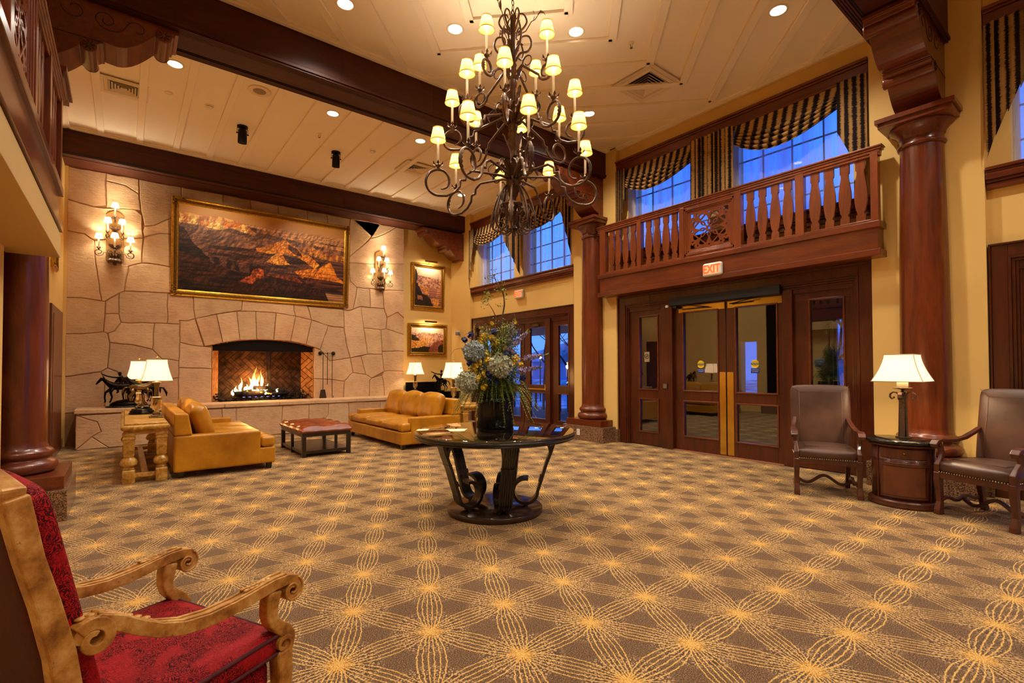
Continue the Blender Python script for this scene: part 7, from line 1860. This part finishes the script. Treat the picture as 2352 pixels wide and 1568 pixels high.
# ------------------------------------------------------------------ chandelier and sconces
def acanthus(mb, path, w, n_side, up=Vector((0, 0, 1)), curl=.25):
    """serrated leaf strip following path (list of Vectors); n_side = plane normal"""
    P = [Vector(p) for p in path]; m = len(P); L = []; R = []; Cc = []
    for i in range(m):
        t = (P[min(i+1, m-1)]-P[max(i-1, 0)]).normalized(); s_ = n_side; b = t.cross(s_).normalized(); k = i/(m-1)
        ww = w*(sin(pi*min(1, .12+k*.88))**.6)*(1 if i % 2 else .68)
        if i == m-1: ww = .001
        Cc.append(P[i]+b*.004); L.append(P[i]+s_*ww+b*ww*curl); R.append(P[i]-s_*ww+b*ww*curl)
    vs = L+Cc+R; fs = []
    for i in range(m-1): fs += [(i, i+1, m+i+1, m+i), (m+i, m+i+1, 2*m+i+1, 2*m+i)]
    mb.add(vs, fs, False)
def cup(mb, c, s=1.0):
    c = Vector(c); mb.lathe([(.006*s, -.045*s), (.016*s, -.035*s), (.012*s, -.02*s), (.026*s, -.008*s), (.028*s, .0), (.014*s, .004*s), (.014*s, .02*s)], c, 10)
    for k in range(6):
        a = k*pi/3; d = Vector((cos(a), sin(a), 0)); sd = Vector((-sin(a), cos(a), 0))
        p0 = c+d*.022*s+Vector((0, 0, -.006*s)); p1 = c+d*.048*s+Vector((0, 0, .008*s)); p2 = c+d*.056*s+Vector((0, 0, .034*s))
        mb.add([p0, p1+sd*.013*s, p2, p1-sd*.013*s, p1+Vector((0, 0, .006*s))-d*.004], [(0, 1, 4), (1, 2, 4), (2, 3, 4), (3, 0, 4)], False)
def small_shade(parent, c, rb, rt, h, mat, trim):
    mb = MB(); n = 28; rings = []
    for k in range(5):
        t = k/4; rings.append([(c[0]+(rb+(rt-rb)*t)*(1+(.012 if j % 2 else -.012))*cos(2*pi*j/n), c[1]+(rb+(rt-rb)*t)*(1+(.012 if j % 2 else -.012))*sin(2*pi*j/n), c[2]+h*t) for j in range(n)])
    mb.ring_loft(rings, False, True, True); o = mb.build('lamp_shade', mat, parent)
    mt = MB()
    for z, r_ in ((0, rb), (h, rt)): mt.lathe([(r_*1.02, z-.004), (r_*1.03, z+.006), (r_*.99, z+.006), (r_*.99, z-.004), (r_*1.02, z-.004)], c, 24, caps=False)
    mt.build('shade_trim', trim, o); return o
m_trimy = shade_mat('shade_trim_gold', (190, 140, 50), .15); m_trimc = shade_mat('shade_trim_tan', (214, 170, 90), .3)
CXX, CYY = 3.26, 4.12
ch = thing('chandelier', 'large wrought iron scroll chandelier with twenty small yellow shades on ivory candles', 'chandelier', (CXX, CYY, ZC))
Z0 = ZC
def zz(z): return z-Z0
# chain and canopy
mb = MB(); mb.lathe([(.09, 0), (.09, -.015), (.05, -.035), (.012, -.045), (.0001, -.05)], n=28, caps=False); part(mb, 'ceiling_canopy', m_iron, ch)
mb = MB()
for k in range(7):
    c = Vector((0, 0, -.075-.052*k)); a = (k % 2)*pi/2; P = [c+Vector((cos(a)*.014*cos(t), sin(a)*.014*cos(t), .032*sin(t))) for t in [2*pi*i/12 for i in range(13)]]; mb.tube(P, .0042, 5, False)
part(mb, 'chain', m_iron, ch)
# central stem
mb = MB()
prof = [(.02, 5.20), (.035, 5.18), (.035, 5.16), (.028, 5.15), (.028, 4.55), (.04, 4.52), (.045, 4.47), (.04, 4.42), (.028, 4.40), (.028, 4.05), (.045, 4.02), (.048, 3.96), (.034, 3.93), (.030, 3.50), (.05, 3.46), (.05, 3.38), (.034, 3.36), (.030, 3.10), (.05, 3.05), (.045, 2.98), (.02, 2.93), (.01, 2.86), (.001, 2.84)]
mb.lathe([(r_, zz(z)) for r_, z in prof], n=16); part(mb, 'central_stem', m_iron, ch)
mb = MB(); P = [Vector((.016*cos(t), .016*sin(t), zz(5.22)+.02)) for t in (0, 1)]
mb.tube([(.022*cos(t), 0, zz(5.225)+.022*sin(t)) for t in [2*pi*i/14 for i in range(15)]], .005, 6, False); part(mb, 'top_loop', m_iron, ch)
rnd = random.Random(21)
# acanthus leaves clothing the stem
for z, n_, l, w, tilt in ((5.10, 4, .18, .03, .4), (4.82, 4, .2, .04, .4), (4.52, 6, .24, .05, .7), (4.28, 4, .26, .05, .5), (4.04, 6, .26, .06, .8), (3.78, 5, .26, .06, .6), (3.50, 6, .26, .065, .8), (3.28, 6, .24, .06, .7), (3.10, 5, .18, .05, .7)):
    mb = MB()
    for k in range(n_):
        a = 2*pi*k/n_+z*3; d = Vector((cos(a), sin(a), 0)); sd = Vector((-sin(a), cos(a), 0)); P = []
        for i in range(9):
            t = i/8; P.append(d*(.035+l*tilt*.55*t*t+(.03*sin(t*pi)))+Vector((0, 0, zz(z)-.06+l*(t-.15*t*t)-(.05*max(0, t-.75)*4*.8))))
        acanthus(mb, P, w*.72, sd)
    part(mb, 'leaf_cluster', m_iron, ch)
# crown sprays at the top
for k in range(6):
    a = 2*pi*k/6+.3; d = Vector((cos(a), sin(a), 0)); up_ = Vector((0, 0, 1)); mb = MB(); s_ = 1 if k % 2 else .8
    def Q(x, z): return d*x+up_*zz(z)
    pts = [Q(.03, 4.70), Q(.08, 4.78), Q(.16, 4.80), Q(.20, 4.88), Q(.17, 4.96), Q(.10, 4.96), Q(.08, 4.90), Q(.11, 4.87)]
    mb.tube(cr(pts), crv([.011, .012, .012, .011, .010, .009, .007, .006]), 7)
    pts = [Q(.03, 5.0), Q(.10, 5.04), Q(.15, 5.12), Q(.12, 5.20), Q(.07, 5.21), Q(.05, 5.17)]; mb.tube(cr(pts), crv([.010, .011, .010, .009, .008, .006]), 7)
    if k % 2:
        tw = [Q(.06, 4.98), Q(.14, 5.02), Q(.20, 5.12), Q(.24, 5.14), Q(.28, 5.20)]; mb.tube(tw, [.007, .006, .005, .004, .003], 6)
        sd = Vector((-sin(a), cos(a), 0))
        acanthus(mb, [Q(.22, 5.13), Q(.24, 5.17), Q(.235, 5.21), Q(.22, 5.24)], .02, sd); acanthus(mb, [Q(.27, 5.19), Q(.30, 5.22), Q(.33, 5.21), Q(.35, 5.18)], .022, sd)
    part(mb, 'crown_scroll', m_iron, ch)
def spir(cx, cz, r0, r1, a0, a1, n): return [(cx+(r0+(r1-r0)*i/n)*cos(radians(a0+(a1-a0)*i/n)), cz+(r0+(r1-r0)*i/n)*sin(radians(a0+(a1-a0)*i/n))) for i in range(n+1)]
AX0 = radians(-38.13)
def arm(theta, R, zs, R_c, zst, kind):
    """theta in (lateral,depth) degrees; R radius of the shade; zs height of the shade bottom; R_c scroll radius; zst height at stem"""
    a = AX0+radians(theta); d = Vector((cos(a), sin(a), 0)); sd = Vector((-sin(a), cos(a), 0))
    zc_ = zs-.255            # cup height
    cz = zc_-.045-R_c
    def Q(x, z): return d*x+Vector((0, 0, zz(z)))
    mb = MB()
    # big C scroll: inner tail -> over the top -> outer side -> underneath -> inward
    sc = spir(R-.01, cz, R_c*.62, R_c, -60, 90, 10)[:-1]+spir(R-.01, cz, R_c, R_c*1.04, 90, -90-0, 1)[0:0]
    loop = [(R-.01+(R_c*(.50+.5*min(1, i/9)))*cos(radians(-75+i*16)), cz+(R_c*(.50+.5*min(1, i/9)))*sin(radians(-75+i*16))) for i in range(11)]  # tail rising on outer side to top
    # mirrored so that the scroll opens inwards
    loop = [(2*(R-.01)-x, z) for x, z in loop]
    top_ang = 90
    outer = [(R-.01+R_c*cos(radians(q)), cz+R_c*sin(radians(q))) for q in range(95, -91, -12)]
    path = loop[:-1]+outer
    xl, zl = path[-1]
    if kind == 0:    # lower tier: long sweep with a stepped kink into the stem
        tail = [(xl-.09, zl+.005), (xl-.17, zl+.045), (xl-.225, zl+.11), (xl-.235, zl+.18), (xl-.285, zl+.185), (xl-.29, zl+.24), (xl-.36, zl+.29)]
        tail = [t for t in tail if t[0] > .12]+[(.13, zst+.03), (.05, zst)]
    elif kind == 1:
        tail = [(xl-.08, zl+.0), (xl-.15, zl+.03), (xl-.19, zl+.08), (xl-.19, zl+.13), (xl-.23, zl+.135), (xl-.24, zl+.19)]
        tail = [t for t in tail if t[0] > .12]+[(.13, zst+.06), (.05, zst)]
    else:
        tail = [(xl-.05, zl+.01), (xl-.09, zl+.04), (xl-.10, zl+.08)]; tail = [t for t in tail if t[0] > .1]+[(.12, zst+.05), (.05, zst)]
    full = path+tail
    V = [Q(x, z) for x, z in full]
    # smooth
    S_ = []
    for i in range(len(V)-1):
        S_.append(V[i]); S_.append((V[i]+V[i+1])/2)
    S_.append(V[-1])
    n = len(S_); rr = [.005+.0085*min(1, i/10) for i in range(n)]
    mb.tube(S_, rr, 7)
    o = mb.build('arm', m_iron, ch)
    # inner spiral off the stem
    mb = MB(); k0 = zst
    sp_ = spir(.20, k0+.06, .035, .115 if kind < 2 else .07, 200, 200+360, 22)
    mb.tube([Q(x, z) for x, z in sp_]+[Q(.05, k0+.01)], [.005+.004*i/23 for i in range(24)], 6); part(mb, 'inner_scroll', m_iron, o)
    # leaves on the outer curve and along the sweep
    mb = MB()
    lf = [Q(R-.01+(R_c+.008)*cos(radians(q)), cz+(R_c+.008)*sin(radians(q))) for q in range(50, -66, -9)]
    acanthus(mb, lf, .030, sd, curl=-.6)
    if kind < 2:
        m2 = [Q(.05+.22*t, zst+.02+.14*sin(pi*t*.9)-.02*t) for t in [i/10 for i in range(11)]]; acanthus(mb, m2, .045, sd, curl=.3)
        tipx = full[-4][0]; 
    part(mb, 'acanthus_leaf', m_iron, o)
    mb = MB(); cup(mb, Q(R, zc_), 1.05); part(mb, 'candle_cup', m_iron, o)
    mb = MB(); mb.lathe([(.0125, 0), (.0125, .30), (.006, .305), (.006, .335)], Q(R, zc_), 10); part(mb, 'candle_sleeve', m_candle, o)
    small_shade(o, Q(R, zs), .079, .052, .128, m_shade_y, m_trimy)
    mb = MB(); mb.sphere(Q(R, zs+.065), .014, 8, 6, (1, 1, 1.7)); part(mb, 'bulb', m_bulb, o)
    lamp_light('candle_bulb_light', Q(R, zs+.07), 6.5, (1, .83, .60), .02, 'POINT', o)
for th in (-80, -37, 9, 57, 101, 146, 194, 238): arm(th, .80, 3.75, .135, 3.42, 0)
for th in (-97, -54, -12, 36, 82, 131, 176, 227): arm(th, .66, 4.27, .105, 4.02, 1)
for th in (-126, -40, 54, 146): arm(th, .45, 4.79, .075, 4.56, 2)
# lower basket of scrolls and pendant leaves
for k in range(8):
    a = 2*pi*k/8; d = Vector((cos(a), sin(a), 0)); sd = Vector((-sin(a), cos(a), 0))
    def Q(x, z): return d*x+Vector((0, 0, zz(z)))
    mb = MB(); mb.tube(cr([Q(.04, 3.36), Q(.10, 3.33), Q(.17, 3.22), Q(.21, 3.10), Q(.235, 2.99), Q(.22, 2.90), Q(.165, 2.865), Q(.11, 2.89), Q(.10, 2.945), Q(.135, 2.975), Q(.165, 2.955)], 4), crv([.009, .010, .011, .011, .011, .011, .010, .009, .008, .006, .005], 4), 7)
    mb.tube([Q(.165, 2.865), Q(.09, 2.84), Q(.04, 2.86), Q(.02, 2.92)], [.008, .008, .008, .007], 6)
    mb.tube([Q(.10, 3.30), Q(.14, 3.16), Q(.10, 3.06), Q(.05, 3.04)], [.008, .008, .007, .006], 6)
    o = part(mb, 'basket_scroll', m_iron, ch)
    mb = MB(); acanthus(mb, [Q(.16+.07*sin(t*2.2), 3.16-.24*t) for t in [i/9 for i in range(10)]], .034, sd, curl=-.4); acanthus(mb, [Q(.05+.10*t+.03*sin(pi*t), 3.02+.14*t-.1*t*t*t) for t in [i/8 for i in range(9)]], .03, sd, curl=.3)
    acanthus(mb, [Q(.015+.05*t, 2.93-.10*t+.05*t*t) for t in [i/6 for i in range(7)]], .022, sd, curl=-.3)
    part(mb, 'basket_leaf', m_iron, o)
mb = MB(); mb.lathe([(.16, zz(3.115)), (.165, zz(3.12)), (.165, zz(3.135)), (.155, zz(3.14)), (.155, zz(3.115))], n=32, caps=False); part(mb, 'basket_ring', m_iron, ch)

# sconces ----------------------------------------------------------------
def sconce(label, x, zc_):
    r = thing('wall_sconce', label, 'wall sconce', (x, YS-.04, zc_), 0, 'six-light wall sconces on the stone')
    mb = MB(); poly = [(-.135, -.52), (-.10, -.56), (.10, -.56), (.135, -.52), (.135, .36), (.10, .40), (.05, .42), (0, .47), (-.05, .42), (-.10, .40), (-.135, .36)]
    mb.prism(poly, -.03, -.008, 'y'); part(mb, 'back_plate', simple('hammered_bronze_plate', (150, 112, 62), .4, .25, .25, 40, .5) if 'hammered_bronze_plate' not in bpy.data.materials else bpy.data.materials['hammered_bronze_plate'], r, bevel=.006)
    def A(th, R, z, rc, z_in, nm='arm'):
        a = radians(th); d = Vector((cos(a), sin(a), 0)); sd = Vector((-sin(a), cos(a), 0)); b0 = Vector((0, -.03, 0))
        def Q(xx, z_): return b0+d*xx+Vector((0, 0, z_))
        cz = z-.19-.03-rc; mb = MB()
        P = [Q(R+.5*rc*cos(radians(q)), cz+.5*rc*sin(radians(q))) for q in (300, 200)]+[Q(R+rc*cos(radians(q)), cz+rc*sin(radians(q))) for q in range(150, -100, -22)]+[Q(R-rc*1.1, cz-rc*.6), Q(R-rc*1.4, cz+rc*.3), Q(max(.03, R-rc*2.1), cz+rc*.35), Q(.0, z_in)]
        mb.tube(P, .007, 6); o = mb.build(nm, m_iron, r)
        mb = MB(); acanthus(mb, [Q(R+(rc+.006)*cos(radians(q)), cz+(rc+.006)*sin(radians(q))) for q in range(40, -80, -15)], .015, sd, curl=-.5); part(mb, 'leaf', m_iron, o)
        mb = MB(); cup(mb, Q(R, z-.19), .85); part(mb, 'candle_cup', m_iron, o)
        mb = MB(); mb.lathe([(.013, 0), (.013, .22)], Q(R, z-.19), 10); part(mb, 'candle_sleeve', m_candle, o)
        small_shade(o, Q(R, z), .066, .040, .085, m_shade_c, m_trimc)
        mb = MB(); mb.sphere(Q(R, z+.045), .013, 8, 6, (1, 1, 1.5)); part(mb, 'bulb', m_bulb, o)
        lamp_light('candle_bulb_light', Q(R, z+.05), 11, (1, .84, .60), .02, 'POINT', o)
    A(-90, .20, .455, .04, .30)
    A(-124, .19, .17, .045, .05); A(-56, .19, .17, .045, .05)
    A(-160, .25, -.135, .055, -.36); A(-90, .25, -.125, .055, -.38); A(-20, .25, -.135, .055, -.36)
    mb = MB()
    for s_ in (-1, 1):
        mb.tube([(s_*x_, -.045, z_) for x_, z_ in spir(.065, -.36, .012, .05, 0, 430, 22)], .006, 6)
        mb.tube([(s_*.02, -.05, -.30), (s_*.06, -.06, -.22), (s_*.10, -.05, -.20)], .005, 5)
        mb.tube([(s_*x_, -.045, z_) for x_, z_ in spir(.05, .12, .01, .035, 0, 430, 20)], .005, 6)
    part(mb, 'plate_scroll', m_iron, r)
    mb = MB()
    for (z0, n_, l) in ((-.50, 7, .14), (-.30, 7, .12), (.05, 5, .10), (.26, 5, .09)):
        for k in range(n_):
            a = pi+pi*(k+.5)/n_; d = Vector((cos(a), sin(a), 0)); sd = Vector((-sin(a), cos(a), 0))
            acanthus(mb, [Vector((0, -.03, z0))+d*(.012+.09*t*l/.12+.03*sin(pi*t))+Vector((0, 0, l*t-.04*t*t)) for t in [i/7 for i in range(8)]], .02, sd)
    for k in range(9):
        a = pi+pi*(k+.5)/9; d = Vector((cos(a), sin(a), 0)); sd = Vector((-sin(a), cos(a), 0)); acanthus(mb, [Vector((0, -.03, -.46))+d*(.05+.06*sin(pi*t*.8))+Vector((0, 0, -.12*t)) for t in [i/6 for i in range(7)]], .022, sd, curl=-.3)
    part(mb, 'leaf_cluster', m_iron, r)
    mb = MB(); mb.sphere((0, -.06, -.58), .03, 10, 8, (1, 1, 1.2)); part(mb, 'finial', m_iron, r)
sconce('six-candle iron sconce on the stone wall left of the large painting', -.155, 3.99)
sconce('six-candle iron sconce on the stone wall right of the large painting', 5.18, 3.98)
